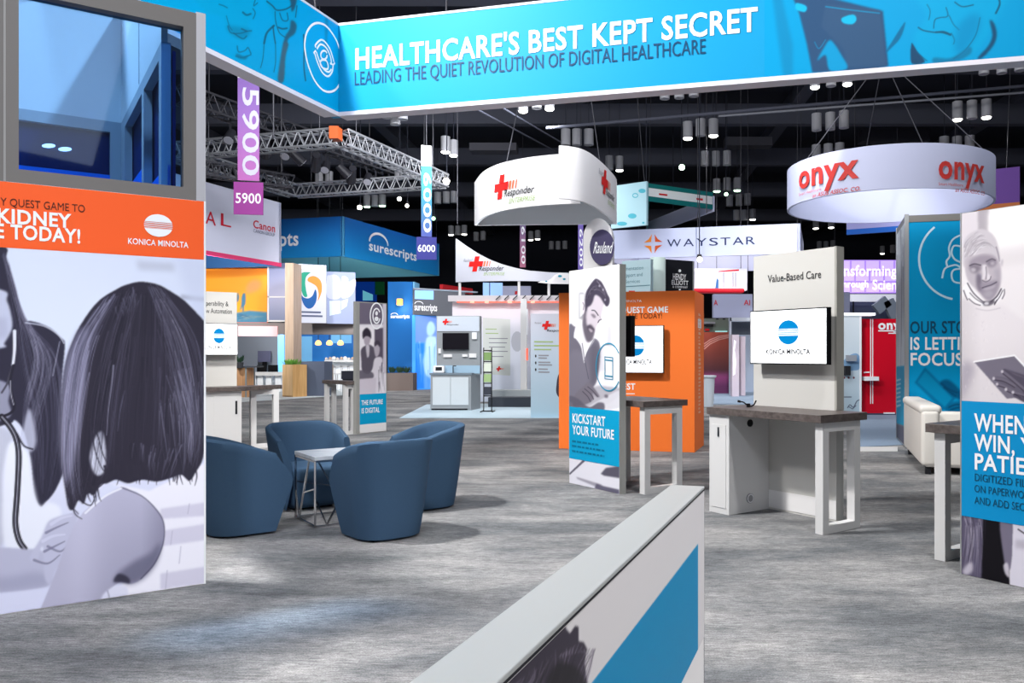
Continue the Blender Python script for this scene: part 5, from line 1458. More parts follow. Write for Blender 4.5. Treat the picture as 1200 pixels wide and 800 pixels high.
# round ring sign
YO = 19.0; zo_ = 5.0; RO = 2.28
oc_ = at(1040, YO)
circ = Surf([(oc_[0] + RO * math.cos(math.radians(a)), oc_[1] + RO * math.sin(math.radians(a))) for a in np.linspace(183, 357, 90)])
OT = thing('ring_sign', 'white round hanging ring sign with bold red lettering twice around it', 'hanging sign', (oc_[0], oc_[1], zo_))
OW = mat('ring_white', (204, 209, 238), .55)
n = 72; vs = []; fs = []
for i in range(n):
    a = 2 * math.pi * i / n
    for r, z in ((RO, zo_), (RO, zo_ + .92), (RO - .05, zo_ + .92), (RO - .05, zo_)):
        vs.append((oc_[0] + r * math.cos(a), oc_[1] + r * math.sin(a), z))
for i in range(n):
    for k_ in range(4):
        fs.append((i * 4 + k_, i * 4 + (k_ + 1) % 4, ((i + 1) % n) * 4 + (k_ + 1) % 4, ((i + 1) % n) * 4 + k_))
o = link_mesh('ring', vs, fs, OW, OT, smooth=True); es = o.modifiers.new('edge', 'EDGE_SPLIT'); es.split_angle = math.radians(40)
OR = mat('ink_onyx_red', (206, 62, 58), .5)
def onyx(pl, pr, pb, px_h):
    u0, z0 = circ.uv(pl, pb); _, zx = circ.uv(pl, px_h); u1 = circ.u_of(pr); xh = zx - z0
    text_uv(circ, 'onyx', u0, u1, z0, z0 + xh * 1.34, OR, OT, .045, off=.03)
    w = u1 - u0
    text_uv(circ, 'Smart Healthcare', u0, u0 + w * .46, z0 - xh * .42, z0 - xh * .26, OR, OT, 0, off=.03)
    text_uv(circ, 'an ASUS ASSOC. CO.', u0 + w * .3, u1 + w * .02, z0 - xh * .74, z0 - xh * .52, OR, OT, .02, off=.03, slant=.2)
onyx(937.5, 1007, 221.5, 201.5); onyx(1099, 1152, 208.5, 187.5)
for a in (200, 270, 330, 90):
    p = (oc_[0] + (RO - .02) * math.cos(math.radians(a)), oc_[1] + (RO - .02) * math.sin(math.radians(a)), zo_ + .9)
    wires(OT, [(p, (oc_[0] - .1, oc_[1], 8.5))])
wires(OT, [((oc_[0] - .1, oc_[1], 8.5), (oc_[0] - .1, oc_[1], CEIL + .003))], .02)

# purple sign and blue ring behind it
Y9 = 27.0
p9 = Surf([at(1120, Y9 + 1), at(1195, Y9)])
T9 = thing('hanging_sign', 'purple hanging sign with an orange lower strip behind the round ring sign', 'hanging sign', p9.pt(p9.L, zat(243, Y9)))
slab(p9, 0, p9.L, zat(236.5, Y9), zat(195, Y9), .12, 'panel', mat('banner_purple', (108, 66, 156), .5), T9)
slab(p9, 0, p9.L, zat(243, Y9), zat(236.5, Y9), .13, 'orange_strip', mat('strip_orange', (206, 116, 60), .5), T9, off=.005)
p = p9.pt(p9.L - .4, zat(195, Y9), -.06); wires(T9, [(p, up(p, .2, 0))])
p10 = Surf([at(992, 31), at(1130, 29)])
T10 = thing('hanging_sign', 'low lavender and blue hanging fascia under the round ring sign', 'hanging sign', p10.pt(0, zat(275, 31)))
slab(p10, 0, p10.L, zat(269, 31), zat(256, 31), .1, 'lavender_band', mat('band_lavender', (176, 176, 236), .55), T10)
slab(p10, 0, p10.L, zat(275, 31), zat(269, 31), .1, 'blue_band', mat('band_blue', (30, 104, 206), .55), T10)
for u in (.3, p10.L - .3):
    p = p10.pt(u, zat(257, 31), -.05); wires(T10, [(p, up(p))])
# ------------------------------------------------------------------ left kiosk and small totem
LX = Fr(at(277.5, 13.9), D1)          # b axis runs right and away
LK = thing('display_kiosk', 'white kiosk at the edge of the tall photo tower reading Interoperability & Workflow Automation', 'kiosk', LX.p(0, -.5) + (0,))
lks = Surf([LX.p(0, -1.15), LX.p(0, 0)])
slab(lks, 0, lks.L, 0, 2.65, .11, 'back_panel', mat('kiosk_panel', (207, 205, 201), .5), LK)
text(lks, 'Interoperability &', 227, 267.6, 357.4, 351.8, INKK, LK, .005)
text(lks, 'Workflow Automation', 223, 271.6, 366.2, 360.4, INKK, LK, .005)
lms = Surf([LX.p(-.14, -1.3), LX.p(-.14, .2)])
monitor('white screen on the kiosk beside the tall photo tower, half hidden by it', lms, 222, 279, 378, 416.2, (240, 270.5, 408.6, 404.6), (256.6, 393.4, 6.8, 8.6), .06)
mb = MB(); LX.box(mb, -.42, -.005, -1.1, -.02, 0, .999); cab = mb.build('cabinet', WHITE, LK, bevel=.003)
cs_ = Surf([LX.p(-.42, -1.1), LX.p(-.42, -.02)])
slab(cs_, cs_.L - .42, cs_.L - .03, .06, .93, .012, 'cabinet_door', WHITE, cab, off=.006, bevel=.002)
slab(cs_, cs_.L - .10, cs_.L - .07, .62, .84, .02, 'door_lock', DARK, cab, off=.014)
mb = MB(); mb.prism([LX.p(-.48, -1.15), LX.p(-.48, -.03), LX.p(-.36, .12), LX.p(.0, .74), LX.p(.12, .74), LX.p(.12, .02), LX.p(-.003, .02), LX.p(-.003, -1.15)], 1.0, 1.07)
mb.build('counter_top', WOODTOP, LK, bevel=.003)
loop_leg(LX, -.10, .20, -.0, .66, 1.0, LK, t=.09)
FA, FB = at(420.4, 16.4), at(453.2, 17.0)
fs_ = Surf([FA, FB])
FT = thing('totem_panel', 'small photo totem reading THE FUTURE IS DIGITAL beyond the tub chairs', 'display panel', ((FA[0] + FB[0]) / 2, (FA[1] + FB[1]) / 2, 0))
slab(fs_, -.06, fs_.L, 0, 2.66, .09, 'panel', mat('totem_aluminium', (166, 166, 162), .45, .25), FT)
cv = Canvas(410, 340, 460, 520, 4.0, (232, 228, 236))
def Z5(L): return [(410 + x / 6.15, 340 + y / 6.15) for x, y in L]
cv.fill(Z5([(60, 80), (270, 80), (270, 245), (60, 245)]), (112, 104, 122), 1, .4, sm=False)
cv.fill(Z5([(235, 80), (270, 80), (270, 600), (240, 600)]), (206, 200, 212), 1, .6, sm=False)
cv.fill(Z5([(62, 262), (175, 262), (175, 480), (62, 480)]), (240, 236, 242), 1, .4, sm=False)
cv.fill(Z5([(178, 280), (240, 270), (240, 480), (230, 600), (178, 500)]), (92, 84, 100), 1, .6, sm=False)
cv.fill(Z5([(95, 350), (92, 300), (122, 270), (150, 300), (152, 350), (140, 340), (110, 340)]), (52, 46, 58), 1, .4)
cv.fill(Z5([(102, 345), (120, 330), (146, 345), (140, 385), (122, 400), (106, 385)]), (176, 166, 178), 1, .4)
cv.fill(Z5([(80, 430), (110, 400), (150, 395), (190, 440), (180, 520), (140, 600), (90, 580), (82, 500)]), (92, 86, 100), 1, .5)
cv.fill(Z5([(116, 400), (140, 400), (138, 470), (124, 480)]), (214, 208, 218), .9, .5)
cv.fill(Z5([(176, 400), (200, 385), (215, 410), (210, 460), (188, 480), (176, 440)]), (184, 176, 188), 1, .4)
cv.fill(Z5([(178, 376), (200, 360), (220, 380), (216, 410), (200, 392), (180, 404)]), (70, 62, 76), 1, .4)
cv.fill(Z5([(170, 520), (205, 480), (235, 500), (215, 600), (200, 740), (165, 740)]), (222, 216, 226), 1, .5)
cv.fill(Z5([(60, 580), (160, 590), (160, 640), (60, 640)]), (96, 90, 104), .9, .6)
cv.fill(Z5([(64, 640), (190, 630), (185, 745), (64, 760)]), (206, 198, 210), 1, .4, sm=False)
cv.strands(Z5([(200, 600), (200, 680), (205, 740)]), Z5([(250, 480), (240, 620), (250, 740)]), 18, [(70, 64, 80), (240, 236, 244)], .8, .7, 1, 4)
printed(fs_, cv, .02, fs_.L - .02, fs_.uv(421, 505)[1], 2.64, 'printed_photo', FT, .015, label='black and white print of two people')
zc1, zc0 = fs_.uv(421, 462)[1], fs_.uv(421, 497.6)[1]
decal(fs_, [[(.02, zc0), (fs_.L - .02, zc0), (fs_.L - .02, zc1), (.02, zc1)]], 'cyan_band', CYAN, FT, off=.006, pix=False)
decal(fs_, [[(.02, .02), (fs_.L - .02, .02), (fs_.L - .02, zc0), (.02, zc0)]], 'white_foot', PANELW, FT, off=.006, pix=False)
text(fs_, 'THE FUTURE', 423.2, 448.2, 474.6, 469.2, INKW, FT, .03, off=.009)
text(fs_, 'IS DIGITAL', 423.4, 444.6, 484.2, 478.4, INKW, FT, .03, off=.009)
ringline(fs_, disc(441, 370, 7.4, 15, 28), .03, 'icon_ring', INKW, FT, closed=True, off=.007)
ringline(fs_, disc(441, 370, 4.2, 8.6, 20, 20, 330), .03, 'icon_ring', INKW, FT, off=.007)
decal(fs_, [disc(441, 367, 1.6, 2.6, 12), disc(441, 373.5, 2.4, 2.8, 12)], 'icon_figure', INKW, FT, off=.007)
TF = Fr(at(404.5, 16.3), D1 - 8)
T = thing('counter_table', 'small dark topped counter table left of THE FUTURE IS DIGITAL totem', 'counter table', TF.o + (0,))
mb = MB(); TF.box(mb, -.05, .95, -.02, .24, 1.0, 1.07); mb.build('counter_top', WOODTOP, T, bevel=.003)
loop_leg(TF, .80, -.0, .90, .22, 1.0, T, t=.07); loop_leg(TF, .0, -.0, .10, .22, 1.0, T, t=.07)

# ------------------------------------------------------------------ booths at the far left
def front(px0, px1, Y, dY=0.0): return Surf([at(px0, Y), at(px1, Y + dY)])
def box_px(px0, px1, y_top, y_bot, Y, depth, dY=0.0):
    sf = front(px0, px1, Y, dY); return sf, zat(y_bot, Y), zat(y_top, Y), depth
def booth(name, label, cat, px0, px1, y_top, y_bot, Y, depth, m, part='panel', dY=0.0, ground=False, mount='post', at_u=(.1, .9), **k):
    sf = front(px0, px1, Y, dY); z0 = 0.0 if ground else zat(y_bot, Y); z1 = zat(y_top, Y)
    T = thing(name, label, cat, sf.pt(sf.L / 2, z0))
    slab(sf, 0, sf.L, z0, z1, depth, part, m, T, **k)
    if z0 > .3 and mount:
        for u in at_u:
            if mount == 'post': slab(sf, sf.L * u - .03, sf.L * u + .03, 0, z0 + .02, .06, 'support_post', DARK, T, off=-depth * .5)
            else:
                p = sf.pt(sf.L * u, z1 - .05, -depth * .5); MB().tube(p, (p[0], p[1], CEIL + .003), .012, 6).build('hanging_wire', CAB, T)
    return T, sf, z0, z1

# orange mural wall and the bulkhead it stands on
LBY = 33.0
BH = thing('booth_structure', 'two storey booth front with orange mural and grey brown beam at far left', 'exhibit booth', at(330, LBY) + (0,))
sf = front(225, 313.5, LBY, .6)
cv = Canvas(215, 300, 320, 385, 4.0, (248, 160, 40))
def M1(L): return [(240 + x / 8.0, 300 + y / 8.0) for x, y in L]
cv.fill([(215, 318), (314, 312), (314, 322), (215, 328)], (214, 118, 16), 1, .4, sm=False)
cv.fill(M1([(-200, 200), (300, 190), (590, 180), (590, 320), (300, 330), (-200, 330)]), (252, 172, 50), .8, 3)
cv.fill(M1([(400, 260), (470, 220), (530, 250), (500, 320), (420, 350), (385, 340)]), (214, 156, 104), .8, 2)
cv.fill(M1([(-200, 540), (300, 530), (420, 510), (590, 525), (590, 640), (-200, 640)]), (72, 128, 158), 1, .8, sm=False)
cv.strands(M1([(300, 540), (360, 560), (420, 600)]), M1([(330, 600), (450, 560), (560, 570)]), 22, [(150, 150, 140), (40, 92, 130)], 1, .6, 2, 3)
cv.fill(M1([(345, 390), (360, 350), (378, 352), (384, 400), (380, 450), (368, 470), (366, 515), (354, 515), (350, 470), (340, 500), (330, 500), (342, 450)]), (66, 116, 148), 1, .3)
cv.fill(M1([(300, 380), (310, 340), (322, 380), (316, 420), (304, 430)]), (66, 116, 148), 1, .3)
slab(sf, 0, sf.L, zat(378, LBY), zat(312.5, LBY), .15, 'mural_board', ORANGE, BH)
printed(sf, cv, .02, sf.L - .02, zat(377, LBY), zat(313.5, LBY), 'mural_print', BH, .04, label='orange mural with walking figures')
sf2 = front(313.5, 334, LBY + .6, .0)
slab(sf2, 0, sf2.L, zat(376, LBY + .6), zat(308, LBY + .6), .1, 'glass_panel', grad_mat('haze_panel', [(0, (124, 134, 164)), (.5, (176, 176, 206)), (1, (132, 140, 178))], 2.9, 5.2, .3), BH)  # milky haze on the glass is painted as a height gradient
for y0, y1 in ((375, 377), (347, 348.6)):
    slab(sf2, 0, sf2.L, zat(y1, LBY + .6), zat(y0, LBY + .6), .1, 'glass_rail', PANELW, BH, off=.02)
slab(sf2, 0, .06, zat(376, LBY + .6), zat(308, LBY + .6), .1, 'glass_rail', PANELW, BH, off=.02)
sf3 = front(225, 416, 32.5, 1.0)
slab(sf3, 0, sf3.L, zat(391, 32.5), zat(377.5, 32.5), .9, 'beam', mat('beam_taupe', (132, 124, 122), .6), BH)
sfp = front(225, 325, 31.6, .6)
slab(sfp, 0, sfp.L, zat(393.5, 31.6), zat(381.5, 31.6), .1, 'pink_sign_band', mat('band_pink', (246, 176, 180), .5, emit=.25), BH)
wc = streak_mat('pale_oak', (172, 148, 130), (196, 174, 156), 1.0, 14, .5, 2)
W1f = front(334, 350, 31.2, .2)
T, sf, z0, z1 = booth('wood_column', 'pale oak column beside the colourful swirl graphic', 'column', 334, 344, 308, 470, 31.2, .8, wc, 'post', ground=True)
sfs = Surf([sf.pt(sf.L, 0)[:2], at(350, 32.1)])
slab(sfs, 0, sfs.L, 0, z1, .3, 'post_side', streak_mat('shaded_oak', (150, 128, 110), (170, 148, 128), 1.0, 14, .5, 2), T)  # darker copy of the oak: the side's shade is put into the colour
# swirl graphic
T, sf, z0, z1 = booth('graphic_board', 'white board with a green orange and blue ring emblem above the far left booth', 'graphic board', 350, 382.5, 309, 378, 32.2, .15, mat('board_pale', (214, 216, 230), .5), dY=.5, mount=None)
def G1(L): return [(330 + x / 8.0, 300 + y / 8.0) for x, y in L]
def sp(L): return [tuple(p) for p in Canvas.smooth(G1(L), 4)]
decal(sf, [sp([(178, 180), (200, 152), (270, 152), (250, 170), (228, 200), (222, 260), (232, 330), (240, 378), (210, 378), (185, 320), (174, 250)])], 'green_arc', mat('ink_green', (34, 160, 130), .5), T)
decal(sf, [sp([(244, 232), (254, 200), (300, 186), (350, 210), (376, 260), (376, 330), (356, 390), (338, 420), (348, 360), (330, 290), (290, 258)])], 'orange_arc', mat('ink_amber', (234, 150, 60), .5), T)
decal(sf, [sp([(178, 350), (204, 384), (250, 396), (290, 370), (316, 312), (330, 360), (322, 430), (290, 480), (250, 492), (214, 464), (190, 410)])], 'blue_arc', mat('ink_royal', (24, 90, 160), .5), T)
for y0, x0, x1 in ((366.5, 353, 376), (371, 352, 378)):
    decal(sf, [[(x0, y0), (x1, y0 + .6), (x1, y0 - 1.6), (x0, y0 - 2.2)]], 'caption_line', mat('ink_slate', (92, 100, 128), .5), T)
spotm = mat('small_spot_glow', (255, 255, 255), .3, emit=2.0)
for px_ in (353, 361, 370, 378):
    decal(sf, [disc(px_, 313, 2.2, 1.6, 10)], 'spot_glow', spotm, T)
T, sf, z0, z1 = booth('graphic_board', 'grey lavender board with pale open book shapes next to the ring emblem', 'graphic board', 382.8, 416.5, 318, 379, 32.8, .15, mat('board_lavender', (150, 160, 192), .5), dY=.4, mount=None)
decal(sf, [sp([(425, 200), (450, 180), (500, 175), (540, 200), (550, 250), (550, 390), (430, 385)]), sp([(560, 210), (590, 185), (625, 210), (630, 240), (690, 215), (690, 300), (640, 380), (556, 385)])], 'pale_shape', mat('ink_pale_lavender', (188, 192, 222), .5), T)
decal(sf, [G1([(448, 420), (550, 420), (555, 535), (500, 545), (450, 560)]), G1([(558, 420), (625, 398), (610, 470), (560, 505)])], 'book_shape', mat('ink_book_pale', (206, 220, 246), .5), T)

# cafe behind the beam
bluewall = grad_mat('lit_blue_wall', [(0, (40, 130, 205)), (1, (12, 92, 170))], 0, 3, .5, emit=.35)
T, sf, z0, z1 = booth('back_wall_panel', 'lit blue back wall of the cafe under the beam', 'wall panel', 322, 420, 388, 450, 41.0, .2, bluewall, ground=True)
for a, b, c_, d in ((353, 366, 394, 425), (388, 412, 391, 402)):
    decal(sf, [[(a, d), (b, d), (b, c_), (a, c_)]], 'pale_graphic', mat('ink_sky_pale', (120, 186, 232), .5, emit=.3), T)
T, sf, z0, z1 = booth('lit_strip', 'narrow glowing light blue strip left of the oak column', 'light panel', 325.5, 333, 389, 450, 36, .1, mat('strip_blue_glow', (120, 190, 250), .4, emit=.6), ground=True)
T, sf, z0, z1 = booth('room_wall', 'grey meeting room wall behind the black chairs at far left', 'wall panel', 236, 328, 388, 452, 37.5, .2, mat('wall_cool_grey', (150, 156, 166), .6), ground=True)
sfm = front(302, 317, 37.2)
tv = thing('wall_tv', 'grey wall television on the far left meeting room wall', 'television', sfm.pt(.2, zat(424, 37.2)))
slab(sfm, 0, sfm.L, zat(424, 37.2), zat(411, 37.2), .08, 'screen', mat('tv_grey', (104, 104, 128), .3), tv)
slab(sfm, .2, .4, zat(424, 37.2) - .3, zat(424, 37.2), .05, 'stand', BLACK, tv, off=-.02)
for i, px_ in enumerate((305, 318)):
    Yc = 35.5; c = at(px_, Yc)
    T = thing('stool', ['black low backed stool on the left below the grey television', 'black low backed stool right of the grey television'][i], 'stool', c + (0,), group='black stools at the far left')
    MB().lathe([(.02, .72), (.2, .72), (.22, .76), (.2, .80), (.02, .80)], c + (0,), 12).build('seat', BLACK, T)
    mb = MB(); mb.box(c[0] - .21, c[0] + .21, c[1] + .15, c[1] + .2, .78, 1.12); mb.build('backrest', BLACK, T)
    for dx, dy in ((-.2, -.2), (.2, -.2), (.2, .2), (-.2, .2)):
        MB().bar((c[0] + dx, c[1] + dy, 0), (c[0] + dx * .6, c[1] + dy * .6, .73), .03).build('leg', WHITE, T)
T, sf, z0, z1 = booth('high_table', 'long white high table behind the left kiosk counter', 'table', 296, 331, 436, 440, 34.2, .7, WHITE, 'tabletop', mount=None)
for px_ in (298, 306, 316, 327):
    c = at(px_, 34.5); mb = MB(); mb.box(c[0] - .12, c[0] + .12, c[1] - .1, c[1] + .1, 0, z0); mb.build('leg', mat('leg_white', (232, 234, 238), .5), T)
T, sf, z0, z1 = booth('reception_desk', 'oak fronted reception desk with a small plant, left of the white high table', 'desk', 262, 289, 430.5, 472, 30.0, .6, streak_mat('mid_oak', (168, 122, 86), (196, 150, 108), 1.0, 14, .5, 2), 'front', ground=True)
sfs = Surf([sf.pt(sf.L, 0)[:2], at(299, 31.0)]); slab(sfs, 0, sfs.L, 0, z1, .05, 'side', mat('desk_grey', (120, 134, 140), .6), T)
slab(sf, -.1, sf.L + .35, z1, z1 + .05, .7, 'top', mat('desk_top', (70, 76, 84), .5), T, off=.05)
leaf = mat('leaf_green', (72, 112, 66), .7); leafd = mat('leaf_dark', (44, 70, 52), .7)
def plant_tuft(name, label, c, z, w, h, n, m, cat='plant', group=None, pot=None):
    T = thing(name, label, cat, c + (z,), group=group)
    mb = MB()
    for i in range(n):
        a = random.uniform(0, 6.28); r = random.uniform(0, w); t = random.uniform(.5, 1) * h
        p = Vector((c[0] + r * math.cos(a), c[1] + .35 * r * math.sin(a), z))
        q = p + Vector((math.cos(a) * h * .35, math.sin(a) * h * .3, t)); s = Vector((-math.sin(a), math.cos(a), .2)) * h * .11
        mid = (p + q) / 2 + Vector((0, 0, h * .1))
        mb.add([p, mid + s, q, mid - s], [(0, 1, 2, 3)])
    mb.build('foliage', m, T, solid=False)
    if pot: MB().lathe([(.02, 0), (pot * .8, 0), (pot, pot * 1.6), (pot * .9, pot * 1.6), (.02, pot * 1.5)], c + (z - pot * 1.6 + .02,), 14).build('pot', mat('pot_dark', (60, 62, 66), .6), T)
    return T
plant_tuft('potted_plant', 'small dark potted plant on the oak reception desk', at(281, 29.9), zat(425, 29.9), .12, .32, 26, leafd, pot=.13)
# planters
T, sf, z0, z1 = booth('planter', 'oak hexagon planter of green plants beside the dark grey desk', 'planter', 331, 343, 427, 464, 30.6, .6, streak_mat('mid_oak2', (176, 134, 84), (204, 162, 108), 1.0, 14, .5, 2), 'front', dY=-.35, ground=True)
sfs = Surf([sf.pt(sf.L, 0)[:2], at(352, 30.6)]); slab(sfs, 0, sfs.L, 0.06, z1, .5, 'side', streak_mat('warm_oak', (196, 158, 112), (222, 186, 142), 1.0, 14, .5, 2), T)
plant_tuft('green_plants', 'bright green low plants in the oak planter', at(342, 30.75), zat(428, 30.6), .3, .28, 60, mat('leaf_bright', (96, 150, 60), .7))
T, sf, z0, z1 = booth('reception_desk', 'dark slate desk front between the oak planter and white bar stools', 'desk', 352, 380, 423.5, 464, 31.0, .9, mat('slate_front', (86, 94, 112), .6), 'front', ground=True)
T, sf, z0, z1 = booth('desk_end', 'narrow oak end panel right of the slate desk', 'panel', 381, 385.5, 427, 446, 32.2, .5, wc, ground=True)
T, sf, z0, z1 = booth('bar_counter', 'white bar counter crowded with small items under the pendant lamps', 'counter', 380, 416, 421.5, 424, 36.5, .6, WHITE, 'top', mount=None)
slab(sf, .05, sf.L - .05, 0, z0, .1, 'apron', mat('apron_white', (226, 228, 232), .5), T, off=-.4)
for i in range(8):
    c = at(382.5 + i * 4.4, 36.6 + .2); r = .06 + .012 * (i % 3)
    prop(MB().lathe([(.01, 0), (r, 0), (r * 1.1, r), (r * .6, r * 1.6), (.01, r * 1.7)], c + (zat(421.3, 36.5),), 10).build('bowl', mat('bowl_%d' % (i % 3), [(226, 214, 200), (190, 168, 150), (240, 240, 238)][i % 3], .5)), 'small bowl or cup standing on the white bar counter', 'bowl', group='bowls along the white bar counter')
for i in range(4):
    px_ = 389 + i * 8.4; c = at(px_, 34.6)
    T = thing('bar_stool', 'white bar stool with open back in the row before the white bar counter', 'bar stool', c + (0,), group='white bar stools in a row')
    MB().box(c[0] - .13, c[0] + .13, c[1] - .15, c[1] + .15, .74, .79).build('seat', WHITE, T)
    mb = MB(); mb.box(c[0] - .13, c[0] + .13, c[1] - .17, c[1] - .14, 1.04, 1.1).box(c[0] - .13, c[0] - .10, c[1] - .17, c[1] - .14, .79, 1.1).box(c[0] + .10, c[0] + .13, c[1] - .17, c[1] - .14, .79, 1.1); mb.build('backrest', WHITE, T)
    for dx, dy in ((-.11, -.13), (.11, -.13), (.11, .13), (-.11, .13)):
        MB().bar((c[0] + dx * 1.1, c[1] + dy * 1.2, 0), (c[0] + dx, c[1] + dy, .75), .03).build('leg', WHITE, T)
T, sf, z0, z1 = booth('low_cabinet', 'black low cabinet left of THE FUTURE IS DIGITAL totem', 'cabinet', 400, 418, 434.5, 444, 30.5, .5, mat('cabinet_black', (44, 46, 56), .5), 'body')
slab(sf, .03, sf.L - .03, 0, z0, .4, 'plinth', DARK, T, off=-.03)
glow = mat('pendant_glow', (255, 190, 110), .4, emit=2.2)
for i, (px_, py_) in enumerate(((373, 402), (386, 402), (399, 402))):
    c = at(px_, 38.0); z = zat(py_, 38.0)
    T = thing('pendant_lamp', ['amber pendant lamp over the slate desk, first of three', 'amber pendant lamp over the bar, middle of three', 'amber pendant lamp over the bar nearest the totem, last of three'][i], 'pendant lamp', c + (z,), group='amber pendant lamps in the cafe')
    MB().lathe([(.03, .14), (.10, .10), (.15, -.02), (.12, -.08), (.02, -.10)], c + (z,), 12).build('shade', glow, T)
    MB().tube((c[0], c[1], z + .1), (c[0], c[1], 13.003), .015, 6).build('cord', DARK, T)

# blue pillar booth
BP = 36.5
T, sf, z0, z1 = booth('blue_pillar', 'tall blue pillar with a glowing amber cube lamp and small white logo', 'pillar', 454.5, 484, 330, 457, BP, 1.0, mat('pillar_blue', (20, 92, 160), .55), 'body', ground=True)
surescripts(sf, 458, 480, 372.4, 369.6, T)
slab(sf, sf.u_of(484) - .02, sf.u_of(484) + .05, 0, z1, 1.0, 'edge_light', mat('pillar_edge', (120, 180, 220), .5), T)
c = at(468.5, BP - .25)
L_ = thing('wall_lamp', 'glowing amber cube lamp on the tall blue pillar', 'lamp', c + (zat(358, BP),))
mb = MB(); mb.box(c[0] - .11, c[0] + .11, c[1] - .11, c[1] + .11, zat(358, BP), zat(350.5, BP)); mb.build('cube_shade', mat('amber_cube', (255, 190, 70), .4, emit=1.6), L_, bevel=.02)
slab(sf, sf.u_of(466.5), sf.u_of(470.5), zat(358, BP), zat(350.5, BP), .14, 'wall_plate', INKW, L_, off=.14)
dlp = bpy.data.lights.new('cube_lamp_light', 'POINT'); dlp.energy = 28; dlp.color = (1, .93, .8); dlp.shadow_soft_size = .1
ol = bpy.data.objects.new('cube_lamp_light', dlp); COL.objects.link(ol); ol.location = (c[0] + .1, c[1] - .3, zat(358.5, BP) - .15)
T, sf, z0, z1 = booth('planter', 'long dark brown planter at the foot of the blue pillar', 'planter', 453, 484, 437, 457, BP - .9, .7, mat('planter_brown', (112, 100, 96), .6), 'box', ground=True)
for i in range(3):
    plant_tuft('green_plants', ['dark green plants at the left end of the brown planter', 'dark green plants in the middle of the brown planter', 'dark green plants at the right end of the brown planter'][i], at(459 + i * 9, BP - .55), z1 + .005, .16, .30, 40, leafd, group='plants in the brown planter')
ledm = MATS.get('led')
T, sf, z0, z1 = booth('led_wall', 'bright blue video wall with a pale figure right of the blue pillar', 'video wall', 486.5, 513, 369, 456, 36.4, .2, mat('led_blue', (70, 150, 240), .4, emit=.55), 'screen', dY=1.2, ground=True)
cv = Canvas(480, 330, 545, 460, 4.0, (96, 160, 240))
cv.fill([(485, 369), (512, 369), (512, 401), (485, 401)], (112, 146, 226), 1, .4, sm=False)
cv.fill([(485, 402), (497, 402), (497, 456), (485, 456)], (46, 128, 236), 1, .6, sm=False)
cv.fill([(500, 384), (503, 377), (508, 378), (510, 386), (506, 393), (501, 392)], (170, 206, 250), 1, .6)
cv.fill([(498, 412), (500, 396), (508, 394), (512, 400), (512, 440), (500, 440), (496, 424)], (190, 222, 252), .9, .8)
cv.strands([(488, 402), (490, 430), (490, 455)], [(511, 402), (509, 430), (510, 455)], 24, [(130, 190, 250), (30, 100, 220), (210, 234, 252)], 1.2, .5, 2, 3)
pm = print_mat().copy(); pm.name = 'printed_video'
b_ = pm.node_tree.nodes['Principled BSDF']; at_n = [n for n in pm.node_tree.nodes if n.type == 'ATTRIBUTE'][0]
pm.node_tree.links.new(at_n.outputs['Color'], b_.inputs['Emission Color']); b_.inputs['Emission Strength'].default_value = .5
o = printed(sf, cv, .02, sf.L - .02, .05, z1 - .03, 'video_picture', T, .05); o.data.materials[0] = pm
T, sf, z0, z1 = booth('booth_header', 'grey booth header with pale green glowing lettering beside the blue pillar', 'booth header', 485.5, 545, 339, 368.6, 36.4, .3, mat('header_grey', (96, 98, 106), .6), 'fascia', dY=1.8, mount=None)
surescripts(sf, 485.5, 512, 363.4, 357.4, T)
decal(sf, [[(486, 350), (508, 351), (508, 340.5), (486, 340)]], 'blue_light_panel', mat('light_blue_glow', (130, 180, 250), .4, emit=.7), T)
T, sf, z0, z1 = booth('fascia_rail', 'grey blue upper rail over the booth header by the blue pillar', 'rail', 485.5, 560, 337, 338.9, 36.4, .3, mat('rail_grey', (140, 150, 164), .5), dY=2.2, mount=None)

# ------------------------------------------------------------------ the centre booth: medical headwall unit, wall and standee
RY = 23.2
RK = thing('headwall_unit', 'grey medical headwall unit with black screen over a white door cabinet', 'display unit', at(534, RY) + (0,))
c0 = front(504.5, 552, RY); cside = Surf([at(552, RY), at(563, RY + .75)])
GU = mat('unit_grey', (150, 154, 158), .5)
slab(c0, 0, c0.L, 0.06, zat(438, RY), .75, 'cabinet', GU, RK)
slab(c0, .02, c0.L - .02, 0, .06, .7, 'plinth', DARK, RK, off=-.02)
slab(cside, 0, cside.L, 0.0, zat(438, RY), .3, 'cabinet_side', GU, RK)
dm = mat('door_pale', (206, 212, 216), .45)
for a, b in ((507.2, 527.8), (528.4, 549)):
    d = slab(c0, c0.u_of(a), c0.u_of(b), .16, zat(442, RY), .03, 'door', dm, RK, off=.02)
slab(c0, -.02, c0.L + .03, zat(439, RY), zat(437, RY), .75, 'worktop', mat('unit_top', (120, 132, 142), .5), RK, off=.03)
up0 = front(511.5, 562.5, RY + .35)
slab(up0, 0, up0.L, zat(439, RY), zat(370, RY + .35), .3, 'upper_wall', GU, RK)
slab(up0, .02, up0.L - .02, zat(388, RY + .35), zat(370.6, RY + .35), .02, 'header_sign', mat('unit_sign', (206, 214, 226), .5), RK, off=.02)
slab(up0, .0, up0.L, zat(437.5, RY + .35), zat(428, RY + .35), .02, 'splash_panel', mat('splash_blue', (164, 194, 216), .4), RK, off=.02)
u_, z_ = up0.uv(522.5, 377); cross_logo(up0, u_, z_, .17, RK, off=.03, full=False)
text(up0, 'Responder', 524, 538, 381, 379.3, INKK, RK, 0, off=.025)
sc0 = front(518.6, 549, RY + .25)
slab(sc0, 0, sc0.L, zat(409.5, RY + .25), zat(390, RY + .25), .1, 'display_screen', mat('screen_off', (26, 24, 30), .2), RK)
